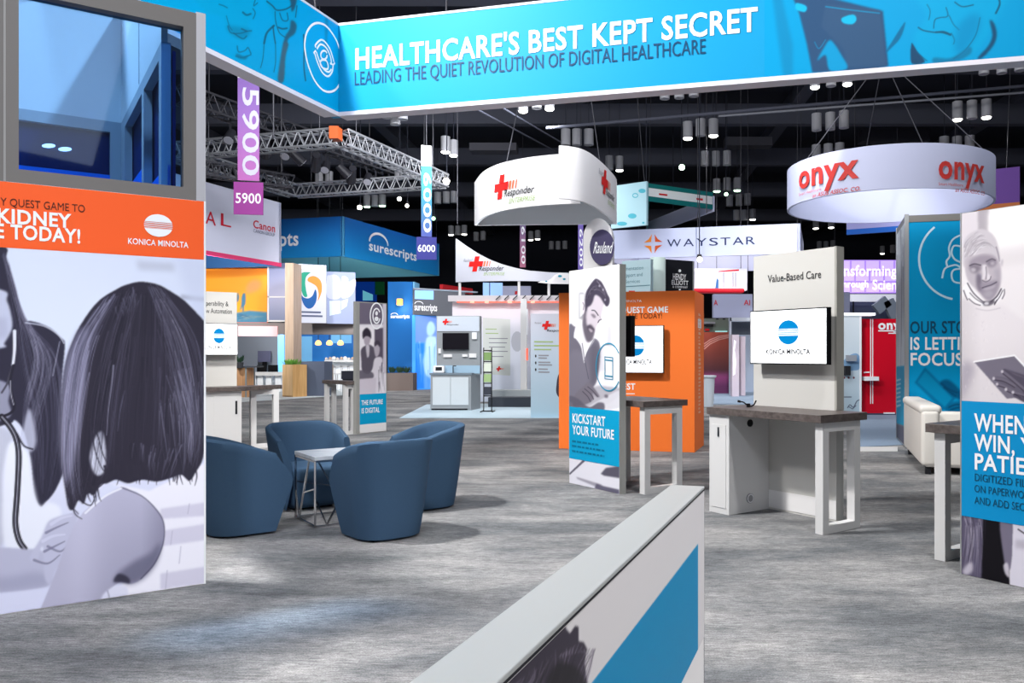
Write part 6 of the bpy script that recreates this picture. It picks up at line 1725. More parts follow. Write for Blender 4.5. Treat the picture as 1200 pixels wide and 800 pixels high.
slab(up0, up0.u_of(553.5), up0.u_of(559), zat(397, RY), zat(389, RY), .05, 'wall_phone', INKW, RK, off=.06)
for a, b, t, bt_ in ((514, 517, 408, 414), (550, 558.5, 414, 419), (520, 530, 415, 418.5), (542, 548, 415, 418)):
    slab(up0, up0.u_of(a), up0.u_of(b), zat(bt_, RY), zat(t, RY), .05, 'wall_fitting', PANELW, RK, off=.05)
dev = thing('bedside_device', 'small white bedside device on the headwall unit worktop', 'device', at(514, RY + .1) + (zat(437, RY),))
mb = MB(); q = at(514.5, RY + .15); mb.box(q[0] - .16, q[0] + .16, q[1] - .08, q[1] + .12, zat(437, RY), zat(428.5, RY)); mb.build('case', INKW, dev, bevel=.03)
mb = MB(); mb.box(q[0] - .08, q[0] + .10, q[1] - .09, q[1] - .08, zat(434, RY), zat(430, RY)); mb.build('display', DARK, dev)
fau = MB(); q = at(531, RY + .2); zt0 = zat(437, RY)
fau.tube((q[0], q[1], zt0), (q[0], q[1], zt0 + .2), .015, 8).tube((q[0], q[1], zt0 + .2), (q[0] + .1, q[1] - .1, zt0 + .2), .013, 8)
prop(fau.build('faucet', DARK), 'small dark tap on the headwall unit worktop', 'tap')
# brochure stand
q = at(571.5, 22.6); BS = thing('brochure_stand', 'black wire brochure stand beside the headwall unit', 'brochure stand', q + (0,))
mb = MB()
for dx in (-.11, .11):
    mb.bar((q[0] + dx, q[1], .03), (q[0] + dx, q[1], 1.78), .025)
for z in (.45, .80, 1.1, 1.4, 1.7): mb.bar((q[0] - .11, q[1] - .02, z), (q[0] + .11, q[1] - .02, z), .03)
mb.build('frame', BLACK, BS)
mb = MB(); mb.bar((q[0] - .16, q[1] - .22, .02), (q[0] - .16, q[1] + .22, .02), .035).bar((q[0] + .16, q[1] - .22, .02), (q[0] + .16, q[1] + .22, .02), .035).bar((q[0] - .16, q[1], .03), (q[0] + .16, q[1], .03), .03); mb.build('foot_base', BLACK, BS)
for i, z in enumerate((.48, .83, 1.13, 1.43)):
    prop(MB().box8([(q[0] - .10, q[1] - .05, z), (q[0] + .10, q[1] - .05, z), (q[0] + .10, q[1] - .02, z), (q[0] - .10, q[1] - .02, z), (q[0] - .10, q[1] - .01, z + .22), (q[0] + .10, q[1] - .01, z + .22), (q[0] + .10, q[1] + .02, z + .22), (q[0] - .10, q[1] + .02, z + .22)]).build('brochure', mat('brochure_%d' % i, [(44, 48, 60), (150, 176, 120), (210, 216, 200), (120, 150, 90)][i], .5)), ['dark brochure in the lowest pocket of the black stand', 'green brochure in the second pocket of the black stand', 'pale brochure in the third pocket of the black stand', 'olive brochure in the top pocket of the black stand'][i], 'brochure')
# glowing wall with red light line
T, sf, z0, z1 = booth('light_wall', 'tall glowing white wall panel behind the headwall unit', 'wall panel', 530, 611, 352, 462, 27.5, .2, grad_mat('glow_wall', [(0, (214, 222, 238)), (.7, (230, 230, 240)), (1, (238, 226, 232))], 0, 3.5, .5, emit=.12), ground=True)
decal(sf, [[(566, 372), (598, 374), (598, 440), (566, 438)]], 'pale_poster', mat('poster_cream', (226, 230, 226), .5), T)
for y0, a, b in ((386, 569, 582), (391, 569, 584), (397, 573, 595), (402, 573, 594), (407, 573, 592), (412, 573, 595), (418, 573, 590)):
    decal(sf, [[(a, y0), (b, y0 + .1), (b, y0 - .9), (a, y0 - 1)]], 'poster_line', SLT if y0 > 392 else GRN, T, off=.006)
decal(sf, [disc(606, 400, 7, 12, 14)], 'soft_shape', mat('poster_grey_soft', (206, 208, 218), .5), T, off=.005)
u_, z_ = sf.uv(584.5, 432); cross_logo(sf, u_, z_, .16, T, off=.008, full=False)
T2, sf, z0, z1 = booth('light_wall', 'second glowing white wall panel behind the tall white standee', 'wall panel', 617, 664, 352, 462, 27.6, .2, MATS['glow_wall'], ground=True)
post = thing('booth_post', 'white post between the two glowing wall panels', 'post', at(614, 27.0) + (0,))
q = at(614, 27.0); mb = MB(); mb.box(q[0] - .1, q[0] + .1, q[1] - .1, q[1] + .1, 0, zat(350, 27)); mb.build('shaft', PANELW, post)
mb = MB(); mb.bar((q[0] + .12, q[1] - .12, zat(392, 27)), (q[0] + .12, q[1] - .12, zat(362, 27)), .05); mb.build('lamp_tube', INKW, post)
mb = MB(); mb.bar((q[0] + .12, q[1] - .12, zat(422, 27)), (q[0] + .12, q[1] - .12, zat(408, 27)), .05); mb.build('red_tube', mat('red_glow', (255, 90, 60), .4, emit=1.0), post)
hd = front(525, 664, 27.2)
HT = thing('light_beam', 'pale header beam with a red light line over the glowing wall panels', 'beam', hd.pt(hd.L / 2, zat(353, 27.2)))
slab(hd, 0, hd.L, zat(353, 27.2), zat(346, 27.2), .4, 'fascia', mat('beam_pale', (214, 208, 212), .5), HT)
slab(hd, .3, hd.L - .1, zat(354.6, 27.2), zat(353, 27.2), .1, 'red_light_line', mat('red_line', (255, 110, 90), .4, emit=.7), HT, off=.02)
for px_ in (551, 568, 595, 622):
    slab(hd, hd.u_of(px_), hd.u_of(px_) + .14, zat(355, 27.2), zat(352.5, 27.2), .12, 'red_spot', mat('red_spot', (255, 150, 130), .4, emit=1.5), HT, off=.04)
mb = MB()
for i in range(9):
    a = hd.pt(1.6 + i * .28, zat(351, 27), .1); b = hd.pt(1.75 + i * .28, zat(346, 27), .1); mb.bar(a, b, .03)
mb.build('clips', DARK, HT)
T, sf, z0, z1 = booth('step_platform', 'dark step block in front of the glowing wall, left of the tall white standee', 'step', 572, 625, 465.5, 475.5, 24.6, .6, mat('step_dark', (58, 62, 70), .6), ground=True)
T, sf, z0, z1 = booth('low_wall', 'low grey plinth under the glowing wall panels', 'plinth', 575, 640, 457, 470, 26.4, .5, mat('plinth_grey', (178, 182, 184), .6), ground=True)
# standee
T, sf, z0, z1 = booth('standee', 'tall pale blue standee with red cross logo left of the orange tower', 'standee', 622, 668, 367.5, 490, 20.6, .12, grad_mat('standee_print', [(0, (176, 208, 226)), (.5, (190, 208, 224)), (1, (214, 214, 228))], 0, 2.7), ground=True)
u_, z_ = sf.uv(640.5, 381); cross_logo(sf, u_, z_, .22, T, off=.01, full=False)
text(sf, 'Responder', 641, 664, 388.4, 385.6, INKK, T, .01, off=.01, slant=.2)
text(sf, 'Rauland', 626.5, 634, 379.2, 377, SLT, T, 0, off=.01, slant=.2)
for y0, a, b, m_ in ((401, 626, 648, GRN), (405.5, 626, 656, GRN), (410, 626, 646, GRN), (417, 631, 643, SLT), (420, 631, 641, SLT), (425, 631, 645, SLT), (428, 631, 647, SLT), (433, 631, 642, SLT), (436.5, 631, 644, SLT)):
    decal(sf, [[(a, y0), (b, y0 + .2), (b, y0 - 1.3), (a, y0 - 1.5)]], 'text_line', m_, T, off=.006)
for y0 in (417, 425, 433): decal(sf, [disc(627.8, y0, .9, 1.8, 8)], 'bullet', INKK, T, off=.006)
decal(sf, [[tuple(p) for p in Canvas.smooth([(652, 452), (654, 440), (660, 430), (668, 424), (668, 470), (656, 466), (652, 460)], 4)]], 'dark_sleeve', mat('ink_sleeve', (70, 64, 76), .5), T, off=.006)
# bits of far booths above the wall
T, sf, z0, z1 = booth('far_sign', 'small red far sign strip left of the low concave sign post', 'far sign', 519, 554, 333, 340, 45, .2, mat('far_red', (190, 40, 48), .5, emit=.2), dY=3)
T, sf, z0, z1 = booth('far_screen', 'pale blue pair of far screens under the low concave booth sign', 'far screen', 566, 589, 331, 347, 44, .2, mat('far_screen_blue', (150, 190, 244), .4, emit=.6), dY=.2)
slab(sf, sf.L * .32, sf.L * .36, z0, z1, .1, 'mullion', DARK, T, off=.02)
T, sf, z0, z1 = booth('far_sign', 'rounded lavender far sign with a tiny red mark under the low concave sign', 'far sign', 589, 622, 335, 348, 43, .3, mat('far_lavender', (180, 182, 210), .5))
decal(sf, [[(603, 345), (606, 345), (606.5, 341), (603.5, 341)]], 'red_mark', RED, T)
T, sf, z0, z1 = booth('far_screen', 'small blue and green far screens above THE FUTURE IS DIGITAL totem', 'far screen', 416, 440, 330, 353, 52, .3, mat('far_blue_deep', (10, 70, 180), .4, emit=.25))
decal(sf, [[(425, 352), (437, 352), (437, 345), (425, 340)]], 'bright_picture', mat('far_aqua', (120, 210, 230), .4, emit=.5), T)
slab(sf, sf.L * .96, sf.L * 1.4, zat(345, 52), z1, .2, 'green_board', mat('far_green', (20, 110, 60), .5, emit=.1), T)

# ------------------------------------------------------------------ middle right booths
T, sf, z0, z1 = booth('info_board', 'pale teal info board above the orange tower, beside the white round column', 'info board', 729, 762.5, 306, 420, 17.4, .1, mat('board_teal_pale', (176, 204, 214), .5), dY=-.4, ground=True)
TL = mat('ink_teal_grey', (96, 132, 146), .5)
text(sf, 'Implementation', 722, 754, 317.6, 313.4, TL, T, 0); text(sf, 'Support and', 729.5, 753, 324.8, 320.6, TL, T, 0); text(sf, 'Services', 733, 750, 332, 328, TL, T, 0)
ringline(sf, [(730, 336), (762, 334)], .02, 'rule_line', TL, T)
decal(sf, [[(737, 344), (744, 344), (744, 340.5), (737, 340.5)]], 'red_mark', RED, T)
q = at(771, 17.6)
CT = thing('round_column', 'pale green grey round column left of the black company board', 'column', q + (0,))
MB().tube((q[0], q[1], 0), (q[0], q[1], zat(302, 17.6)), .165, 20).build('shaft', mat('column_sage', (186, 202, 198), .5), CT, smooth=True)
T, sf, z0, z1 = booth('company_board', 'black board with white block lettering above the orange tower', 'sign board', 779.5, 813, 303.5, 420, 17.8, .3, mat('board_black', (24, 26, 32), .5), dY=.4, ground=True)
slab(sf, sf.L - .03, sf.L + .01, z0, z1, .3, 'edge_strip', ALU, T, off=.004)
text(sf, 'HENDY', 788.5, 804, 327.4, 320.4, INKW, T, .02); text(sf, 'ELLIOTT', 787, 806.5, 333.2, 328, INKW, T, .02); text(sf, '& COMPANY', 788, 805.8, 337, 334.6, INKW, T, .0)
decal(sf, [disc(796.5, 317.2, 1.6, 1.8, 10), disc(796.5, 339.2, 1.3, 1.0, 8)], 'emblem', INKW, T)
T, sf, z0, z1 = booth('booth_header', 'white lit header with a red lower band right of the black board', 'booth header', 812, 875.5, 314.5, 340, 29, .4, mat('header_lit_white', (236, 236, 246), .5, emit=.25), 'fascia', mount='wire')
RB = mat('band_red', (222, 34, 52), .5)
cs7 = Surf([at(812, 28.9), at(866, 28.9), at(872, 29.0), at(875.5, 29.3)])
slab(front(812, 873, 28.8), 0, front(812, 873, 28.8).L, zat(343.5, 29), zat(338, 29), .45, 'red_band', RB, T, bevel=.08)
decal(sf, [[(838, 339), (842, 339), (842, 328), (840, 326)]], 'blue_flame', mat('ink_flame_blue', (60, 120, 190), .5), T)
decal(sf, [[(842, 318.6), (866, 317.4), (866, 315.4), (852, 316.4), (842, 317.6)]], 'red_stroke', RB, T)
for px_ in (848, 859, 862): ringline(sf, [(px_, 337), (px_, 319)], .03, 'grey_rule', SLT, T)
T, sf, z0, z1 = booth('round_sign', 'lavender sign band with red letters below the red banded header', 'booth sign', 836, 882, 344.5, 372, 32, .4, mat('band_lav', (186, 192, 222), .5), mount='wire')
text(sf, 'A', 836.5, 841, 357.4, 351.4, RED, T, .02, off=.01); text(sf, 'Al', 871.5, 879, 357.4, 351.4, RED, T, .02, off=.01)
mb = MB()
for i in range(6): 
    a = sf.pt(.1 + i * .26, z0 - .05, .02); b = sf.pt(.2 + i * .26, z0 - .05, .02); mb.bar(a, b, .06)
mb.build('lower_clips', DARK, T)
T, sf, z0, z1 = booth('mural_panel', 'dark red mural with pale light curves right of the orange tower', 'mural', 822, 855.5, 389, 455, 33, .2, grad_mat('mural_red', [(0, (104, 40, 92)), (.16, (150, 60, 120)), (.3, (96, 44, 50)), (.6, (138, 58, 46)), (1, (196, 84, 60))], .3, 2.5), ground=True)
SWC = mat('ink_curve_pink', (240, 164, 150), .5)
for k_ in range(3):
    ringline(sf, [(825, 409 - k_ * 3), (832, 403 - k_ * 2.5), (842, 398 - k_ * 2), (855, 395 - k_ * 1.5)], .045, 'light_curve', SWC, T)
T, sf, z0, z1 = booth('shelf_unit', 'grey green ledge with small coloured boxes above the dark red mural', 'ledge', 822, 856, 373, 391, 34, .4, mat('ledge_olive', (112, 120, 112), .6))
for a, b, t, m_ in ((824, 835, 380, DARK), (826, 831, 385, RED), (838, 852, 387.6, mat('glow_mint', (170, 230, 226), .4, emit=.5)), (823, 838, 377, SLT)):
    slab(sf, sf.u_of(a), sf.u_of(b), zat(t + 2.4, 34), zat(t, 34), .1, 'small_box', m_, T, off=.08)
T, sf, z0, z1 = booth('exhibit_doorway', 'open white frame doorway with grey header left of the Value-Based Care kiosk', 'booth frame', 855.3, 857.2, 372, 456, 31.5, .3, mat('frame_pale', (206, 214, 226), .5), 'post', ground=True)
slab(front(855, 884, 31.5), 0, 1.0, zat(376, 31.5), zat(372, 31.5), .3, 'head_rail', mat('frame_pale', (206, 214, 226), .5), T)
slab(front(857, 884, 32.5), 0, 1.0, zat(392, 32.5), zat(377, 32.5), .2, 'grey_header', mat('header_slate', (92, 100, 112), .6), T)
slab(front(857, 884, 34.5), 0, 1.0, 0, zat(376, 34.5), .1, 'back_panel', mat('panel_bluewhite', (186, 200, 222), .5), T)
for i, (a, b, t, bt_) in enumerate(((858, 866, 392, 454), (868.5, 873.5, 394, 452))):
    T, sf, z0, z1 = booth('white_column', ['wide pinkish white column with a bright streak inside the white frame', 'narrow pinkish white column right of the wide one inside the white frame'][i], 'column', a, b, t, bt_, 30.6 + i * .6, .5, mat('column_pink_white', (220, 206, 218), .5), ground=True)
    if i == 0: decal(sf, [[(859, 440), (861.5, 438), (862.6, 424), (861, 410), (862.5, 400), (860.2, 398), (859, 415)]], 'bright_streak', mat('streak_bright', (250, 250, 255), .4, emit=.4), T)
# waste bin shaped stand
q = at(829.5, 25.0)
prop(MB().lathe([(.02, 0), (.17, 0), (.21, .86), (.26, .90), (.26, .95), (.02, .95)], q + (0,), 18).build('pedestal', mat('pedestal_pale', (206, 216, 226), .5), smooth=False), 'pale flared pedestal table between the orange tower and dark red mural', 'pedestal')

# ------------------------------------------------------------------ right booths
T, sf, z0, z1 = booth('video_screen', 'purple glowing screen reading Transforming Through Science above the red cabinet', 'video screen', 970, 1062, 304.5, 343, 38, .3, mat('screen_purple', (176, 140, 240), .4, emit=.75), 'screen', mount='wire')
PV = mat('screen_lilac_tile', (206, 180, 250), .4, emit=.85)
tiles = []
for r_ in range(3):
    for c_ in range(6):
        x0 = 964 + c_ * 17 + (r_ % 2) * 5; y0 = 305.5 + r_ * 13
        tiles.append([(max(971, x0), y0 + 10.5), (min(1061, x0 + 15), y0 + 10.5), (min(1061, x0 + 15), y0), (max(971, x0), y0)])
decal(sf, tiles, 'screen_tiles', PV, T)
WS = mat('screen_text_white', (255, 252, 255), .4, emit=1.0)
text(sf, 'Transforming', 966, 1051, 323, 311, WS, T, .02, off=.01); text(sf, 'Through', 981, 1017.5, 336.5, 328.5, WS, T, .02, off=.01); text(sf, 'Science', 1022.5, 1064, 339, 328, WS, T, .02, off=.01)
T, sf, z0, z1 = booth('booth_header', 'plain white strip under the purple glowing screen', 'booth header', 995, 1062, 344.5, 353, 37.6, .4, mat('strip_lit', (236, 240, 255), .5, emit=.35), 'fascia')
slab(front(986, 996, 37.5), 0, front(986, 996, 37.5).L, zat(380, 37.5), zat(342, 37.5), .5, 'grey_pier', mat('pier_grey', (140, 146, 176), .6), T)
slab(front(996, 1062, 38.4), 0, 2.5, zat(376, 38.4), zat(353, 38.4), .2, 'grey_back', mat('pier_dark', (96, 106, 128), .6), T)
mb = MB(); q = lambda px, py: at(px, 37.0) + (zat(py, 37.0),)
mb.bar(q(1026, 363), q(1040, 352), .3, .5); mb.bar(q(1040, 352), q(1050, 372), .3, .5); mb.build('angled_frame', mat('frame_bluegrey', (130, 142, 160), .5), T)
T, sf, z0, z1 = booth('cabinet_wall', 'glossy red cabinet wall with white lettering at right', 'cabinet wall', 1010, 1062, 373.5, 484, 21.5, .8, mat('gloss_red', (206, 16, 40), .25), 'body', ground=True)
for px_ in (1020.2, 1022.6):
    slab(sf, sf.u_of(px_) - .012, sf.u_of(px_) + .012, .3, z1, .01, 'chrome_strip', INKW, T, off=.006)
slab(sf, 0, sf.L, 0, zat(484, 21.5), .1, 'dark_plinth', mat('plinth_navy', (58, 66, 90), .6), T, off=.03)
text(sf, 'onyx', 1029, 1064, 385.6, 375.6, INKW, T, .06, off=.01)
decal(sf, [[(1029, 388.2), (1060, 388.2), (1060, 386.8), (1029, 386.8)], [(1041, 391), (1060, 391), (1060, 389.8), (1041, 389.8)]], 'small_line', INKW, T, off=.01)
slab(sf, sf.u_of(1010), sf.u_of(1026.5), zat(445.5, 21.5), zat(441, 21.5), .25, 'white_shelf', INKW, T, off=.25)
slab(sf, sf.u_of(1035), sf.u_of(1048), zat(484.5, 21.5), zat(483, 21.5), .02, 'floor_light', INKW, T, off=.04)
decal(sf, [[(1012, 437), (1019, 436.6), (1019, 435.2), (1012, 435.6)]], 'small_mark', INKW, T, off=.01)
T, sf, z0, z1 = booth('graphic_kiosk', 'pale blue graphic kiosk wall left of the red cabinet', 'kiosk wall', 985, 1009.5, 368.5, 490, 21.3, .3, grad_mat('kiosk_pale', [(0, (176, 200, 214)), (1, (222, 232, 240))], 0, 2.6), ground=True)
slab(sf, -.02, sf.L + .35, zat(369.5, 21.3), zat(366.5, 21.3), .4, 'top_light', mat('top_light', (246, 250, 255), .4, emit=.9), T, off=.05)
decal(sf, [[tuple(p) for p in Canvas.smooth([(988, 424), (996, 416), (1004, 414), (1008, 420), (1007, 432), (1000, 434), (990, 434)], 4)]], 'blue_print', mat('ink_print_blue', (130, 168, 206), .5), T)
for a, b, t, bt_, m_ in ((991, 1002, 416, 423, mat('box_grey', (150, 156, 166), .5)), (988.5, 995, 428.5, 439.5, DARK)):
    slab(sf, sf.u_of(a), sf.u_of(b), zat(bt_, 21.3), zat(t, 21.3), .15, 'mounted_box', m_, T, off=.15)
for px_ in (989.5, 994.5, 1000.5):
    decal(sf, [disc(px_, 442.4, 1.2, 1.4, 8)], 'dark_dot', mat('dot_wine', (120, 70, 84), .5), T)
for pl in ([(989, 465), (998, 465)], [(993, 478), (996, 474), (1000, 477), (1004, 470), (1008, 468)], [(994, 476), (999, 479), (1003, 475)]):
    ringline(sf, pl, .025, 'scribble', mat('ink_scribble', (110, 120, 140), .5), T)
slab(sf, sf.L - .05, sf.L, z0, z1, .3, 'edge_strip', INKW, T, off=.01)
# ------------------------------------------------------------------ ceiling: downlights, trusses, pipes
HOUS = mat('downlight_grey', (160, 160, 166), .5)
LENS_ON = mat('lens_lit', (255, 252, 240), .3, emit=9.0)
LENS_GR = mat('lens_lit_green', (200, 255, 214), .3, emit=6.0)
LENS_OFF = mat('lens_off', (150, 150, 156), .4)
ZL = 9.6
CL = [  # centre column, bottom row, spacing, which are lit, tint, landmark
    ([(453, 138), (463, 146), (472, 140)], '', 'w', 'tucked just under the cyan banner near its inner corner'),
    ([(613, 130), (629, 127), (644, 127.5)], '02', 'w', 'below the banner above the swirl sign left half'),
    ([(522, 178), (531.5, 182)], '01', 'w', 'to the right of the slim teal aisle marker'),
    ([(663, 170), (676, 170), (690, 170)], '', 'w', 'directly above the peak of the white swirl sign'),
    ([(714, 199), (726, 199.5)], '1', 'w', 'over the right shoulder of the white swirl sign'),
    ([(779, 116), (796, 115), (813, 113)], '', 'w', 'below the word SECRET of the cyan banner'),
    ([(806, 162), (821, 159), (836, 159)], '02', 'w', 'second row below the word SECRET'),
    ([(826, 194), (839, 194), (852, 193.5)], '', 'w', 'third row below the word SECRET'),
    ([(840, 224), (852, 223), (864, 223)], '02', 'g', 'at the right tip of the teal ring sign'),
    ([(855, 241.5), (866, 241), (876, 240)], '', 'w', 'right below the pair with a green glow'),
    ([(863, 258), (872, 258), (882, 257)], '2', 'w', 'above the right end of the lavender sign with navy capitals'),
    ([(955, 102), (974, 101), (993, 98.5)], '02', 'w', 'just under the cyan banner below the printed tablet'),
    ([(957, 153), (973, 152), (989, 150)], '', 'w', 'in the row between banner and round ring sign, left side'),
    ([(956.5, 187), (970.5, 186), (984, 185)], '02', 'w', 'closest above the left lettering of the round ring sign'),
    ([(1122, 140), (1139, 139), (1156, 137.5)], '02', 'w', 'above the right half of the round ring sign'),
    ([(1106.5, 178), (1121.5, 178), (1136.5, 177)], '', 'w', 'closest above the right lettering of the round ring sign'),
    ([(1153, 87), (1174, 86), (1195, 83)], '', 'w', 'under the cyan banner at the right border'),
    ([(467, 210), (477, 209)], '', 'w', 'inside the left truss square, right part'),
    ([(374, 216), (385.5, 216)], '', 'w', 'inside the left truss square, left part'),
    ([(430, 242), (439.5, 242), (448, 241)], '02', 'g', 'over the blue hanging sign'),
    ([(513, 238.5), (523, 238), (532, 237.5)], '', 'w', 'right of the teal aisle marker numbers'),
    ([(528.5, 275), (536.5, 275), (544, 274.5)], '02', 'w', 'below the left edge of the white swirl sign'),
    ([(558, 282), (566, 281)], '', 'w', 'below the middle left of the white swirl sign'),
    ([(622, 281), (630, 280)], '01', 'w', 'below the white swirl sign beside the mauve marker'),
    ([(646, 292), (654, 292), (662, 291.5)], '', 'w', 'between the mauve marker and the pylon'),
    ([(956, 267.5), (974, 266.5)], '01', 'w', 'just below the left rim of the round ring sign'),
    ([(960, 292), (968, 292), (976, 291)], '', 'w', 'left of the slim blue fascia under the ring sign'),
    ([(1034, 297), (1046, 296)], '0', 'w', 'above the purple glowing screen'),
]
for pts, lit, tint, where in CL:
    nn = len(pts)
    for i, (px_, py_) in enumerate(pts):
        Y = F * (ZL - H) / (HY - py_); Y = min(Y, 74)
        x, _ = at(px_, Y); k = 1.0
        on = str(i) in lit
        pos = (['left', 'middle', 'right'] if nn == 3 else ['left', 'right'])[i]
        lab = '%s cylindrical ceiling downlight %s, %s of the %s' % ('lit' if on else 'unlit grey', where, pos, 'trio' if nn == 3 else 'pair')
        w_ = lab.split()
        if len(w_) > 16: lab = '%s downlight %s, %s one' % ('lit' if on else 'unlit', where, pos)
        T = thing('ceiling_downlight', lab, 'ceiling light', (x, Y, ZL), group='cylindrical downlights under the hall ceiling')
        r = .175 + .008 * (Y / 30)
        r = min(r, 11.5 / 2 / F * Y * (1.0 if Y < 34 else .8))
        hgt = .62 if Y < 40 else .62
        MB().lathe([(r * .5, hgt), (r, hgt - .02), (r, 0), (r * .9, -.0), (r * .9, .03), (.005, .035)], (x, Y, ZL), 20).build('housing', HOUS, T, local=False)
        MB().lathe([(.005, .0), (r * .7, .0), (r * .92, .03), (r * .92, .055), (.005, .055)] if on else [(.005, .0), (r * .86, .0), (r * .86, .02), (.005, .02)], (x, Y, ZL - .05 if on else ZL + .004), 20).build('lens', (LENS_GR if tint == 'g' else LENS_ON) if on else LENS_OFF, T)
        MB().tube((x, Y, ZL + hgt - .03), (x, Y, 13.003), .012, 6).build('stem', MATS['hall_black'], T)
        if on:
            s = spot('downlight_beam', (x, Y, ZL - .22), (x, Y, 0), 620 if tint == 'w' else 320, 115, .6, .14, (1, .97, .93) if tint == 'w' else (.85, 1, .9))

# trusses
TR = mat('truss_aluminium', (170, 172, 178), .4, .5); TRD = mat('truss_dark', (70, 70, 76), .5, .4)
def truss_run(T, p, q, s, m, nb, whole=True):
    p, q = Vector(p), Vector(q)
    d = (q - p).normalized(); a = d.cross(Vector((0, 0, 1))).normalized() * s / 2; b = Vector((0, 0, s / 2))
    C = [a + b, a - b, -a - b, -a + b]
    mb = MB()
    for c in C: mb.tube(p + c, q + c, .035, 6)
    ch = mb.build('truss_chords', m, T)
    mb = MB(); L = (q - p).length
    for i in range(nb):
        x0 = p + d * L * i / nb; x1 = p + d * L * (i + .5) / nb; x2 = p + d * L * (i + 1) / nb
        for c0, c1 in ((C[0], C[1]), (C[2], C[3]), (C[0], C[3]), (C[1], C[2])):
            mb.tube(x0 + c0, x1 + c1, .018, 5); mb.tube(x1 + c1, x2 + c0, .018, 5)
    mb.build('truss_lattice', m, ch)
    for t in (.12, .88):
        x = p + d * L * t; MB().tube(x, (x.x, x.y, CEIL + .003), .014, 6).build('hanging_wire', CAB, T)
zt_ = 8.0
def tp_(px, py, z=zt_):
    Y = F * (z - H) / (HY - py); return at(px, Y) + (z,)
P1, P2, P3, P4 = tp_(400, 161), tp_(519, 212), tp_(345, 224), tp_(199, 178)
T = thing('lighting_truss', 'big silver box truss square with an orange corner block hanging above the blue sign', 'lighting truss', P1)
for a, b, n in ((P4, P1, 14), (P1, P2, 14), (P3, P2, 14), (P4, P3, 12)): truss_run(T, a, b, .45, TR, n)
mb = MB(); mb.box(P1[0] - .26, P1[0] + .0, P1[1] - .3, P1[1] + .1, P1[2] - .1, P1[2] + .26)
mb.build('corner_block', mat('corner_orange', (190, 88, 44), .5), T, label='orange corner block')
Q1, Q2 = tp_(205, 108, 9.0), tp_(455, 196, 9.0)
T = thing('lighting_truss', 'dark lighting truss crossing above the truss square, hung with stage lights', 'lighting truss', Q1); truss_run(T, Q1, Q2, .5, TRD, 18)
Q3, Q4 = tp_(230, 196, 7.2), tp_(342, 214, 7.2)
T = thing('lighting_truss', 'short dark lower truss left of the 5900 marker', 'lighting truss', Q3); truss_run(T, Q3, Q4, .4, TRD, 9)
# stage lights
SLM = mat('stage_light_black', (40, 40, 46), .45)
k = 0
desc = ['first', 'second', 'third', 'fourth', 'fifth', 'sixth', 'seventh', 'eighth', 'ninth', 'tenth', 'eleventh', 'twelfth']
d = (Vector(Q2) - Vector(Q1))
for i in range(12):
    t = .2 + .072 * i
    p = Vector(Q1) + d * t + Vector((.15 * (i % 2), 0, -.3))
    T = thing('stage_light', 'black stage light on the dark crossing truss, %s from its near end' % desc[i], 'stage light', p, group='stage lights on the dark truss')
    MB().bar(p + Vector((-.15 * (i % 2), 0, .32)), p + Vector((0, 0, -.35)), .05).build('yoke', SLM, T)
    h = p + Vector((0, 0, -.45)); v = Vector((math.sin(i * 2.1) * .35, -.25 + .5 * (i % 3), -.32))
    MB().tube(h - v * .5, h + v * .5, .13, 12, .18).build('body', SLM, T)
    MB().tube(h + v * .5, h + v * .53, .15, 12).build('lens', mat('stage_lens', (150, 150, 160), .2), T)
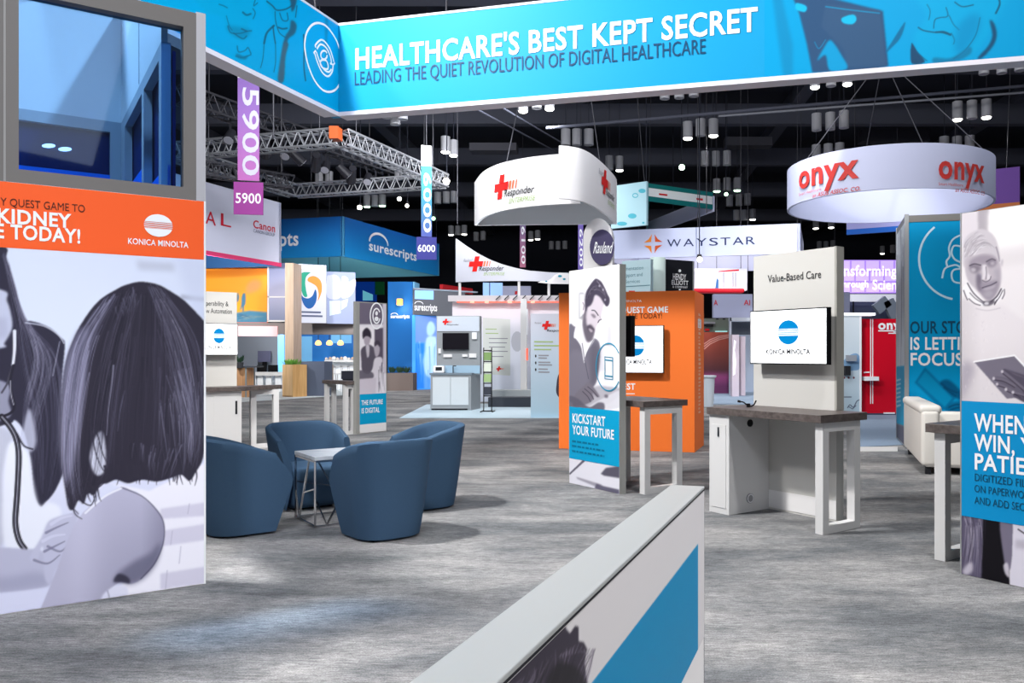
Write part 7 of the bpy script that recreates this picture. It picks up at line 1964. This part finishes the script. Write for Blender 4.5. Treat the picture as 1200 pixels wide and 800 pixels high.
# bright fixture at the truss end and starry far lamps
st = mat('star_lamp', (255, 246, 226), .3, emit=14.0); stg = mat('star_lamp_green', (190, 255, 200), .3, emit=10.0)
for px_, py_, Y, r, m_, lab in ((523, 212.5, 31, .13, st, 'bright flood lamp at the far tip of the truss square'), (799, 196, 33, .12, stg, 'bright green white lamp above the teal ring sign'), (421.5, 243, 36, .10, st, 'warm bright lamp just left of the green lit downlights'), (851, 227.5, 36, .08, stg, 'small bright green lamp below the green lit downlights'), (468, 233, 36, .09, st, 'small bright lamp over the right end of the blue sign'), (477, 241, 37, .08, st, 'second small bright lamp over the blue sign'), (508, 256, 38, .08, stg, 'small green lamp beside the 6000 plate'), (789, 260, 40, .09, st, 'small lamp above the lavender sign with navy capitals'), (757.5, 297, 29.5, .09, st, 'small lamp at the foot of the orange star emblem'), (820, 304, 28, .09, st, 'small lamp below the navy capitals')):
    q = at(px_, Y) + (zat(py_, Y),)
    T = thing('bright_lamp', lab, 'lamp', q)
    MB().blob(q, r, 6).build('bulb', m_, T)
    MB().lathe([(.02, .2), (r * .9, .18), (r * 1.05, .02), (.02, .05)], (q[0], q[1] + .1, q[2]), 10).build('hood', SLM, T)
    MB().tube((q[0], q[1] + .1, q[2] + .18), (q[0], q[1] + .1, 13.003), .02, 6).build('stem', HALL, T)
# pipes, ducts, hoist chains
pipe = mat('conduit_grey', (120, 122, 130), .5, .3)
def run(name, label, cat, a, b, r, m):
    prop(MB().tube(a, b, r, 8).build(name, m), label, cat)
run('conduit_pipe', 'long pale conduit pipe crossing the ceiling above the round ring sign', 'pipe', at(842, 26) + (zat(136, 26),), at(1230, 25) + (zat(106, 25),), .035, pipe)
run('conduit_pipe', 'dark thicker pipe just above the long pale conduit', 'pipe', at(640, 27) + (zat(150, 27),), at(1230, 26) + (zat(98, 26),), .05, beam)
run('conduit_pipe', 'thin sloping pipe in the dark roof left of the swirl sign wires', 'pipe', at(548, 26) + (zat(122, 26),), at(660, 36) + (zat(182, 36),), .03, beam)
run('conduit_pipe', 'second thin sloping pipe above the white swirl sign', 'pipe', at(575, 25) + (zat(118, 25),), at(680, 34) + (zat(180, 34),), .03, beam)
run('hoist_chain', 'thin vertical hoist chain above the teal ring sign', 'hoist chain', at(828, 30) + (zat(250, 30),), at(828, 30) + (13.05,), .015, CAB)
run('hoist_chain', 'thin vertical hoist chain left of the white swirl sign', 'hoist chain', at(536, 30) + (zat(262, 30),), at(536, 30) + (13.05,), .015, CAB)
run('hoist_chain', 'thin vertical hoist chain right of the 5900 marker', 'hoist chain', at(320.5, 20) + (zat(162, 20),), at(320.5, 20) + (13.05,), .02, CAB)
for i, (x0, y0, x1, y1, Y) in enumerate(((550, 167, 605, 176, 36), (850, 160, 905, 170, 40), (1010, 150, 1090, 165, 42))):
    sf = front(x0, x1, Y); z0, z1 = zat(y1, Y), zat(y0, Y)
    slab(sf, 0, sf.L, z0, z1, .8, 'trim_%d' % (40 + i), mat('duct_grey', (62, 62, 70), .6), None, kind='structure')
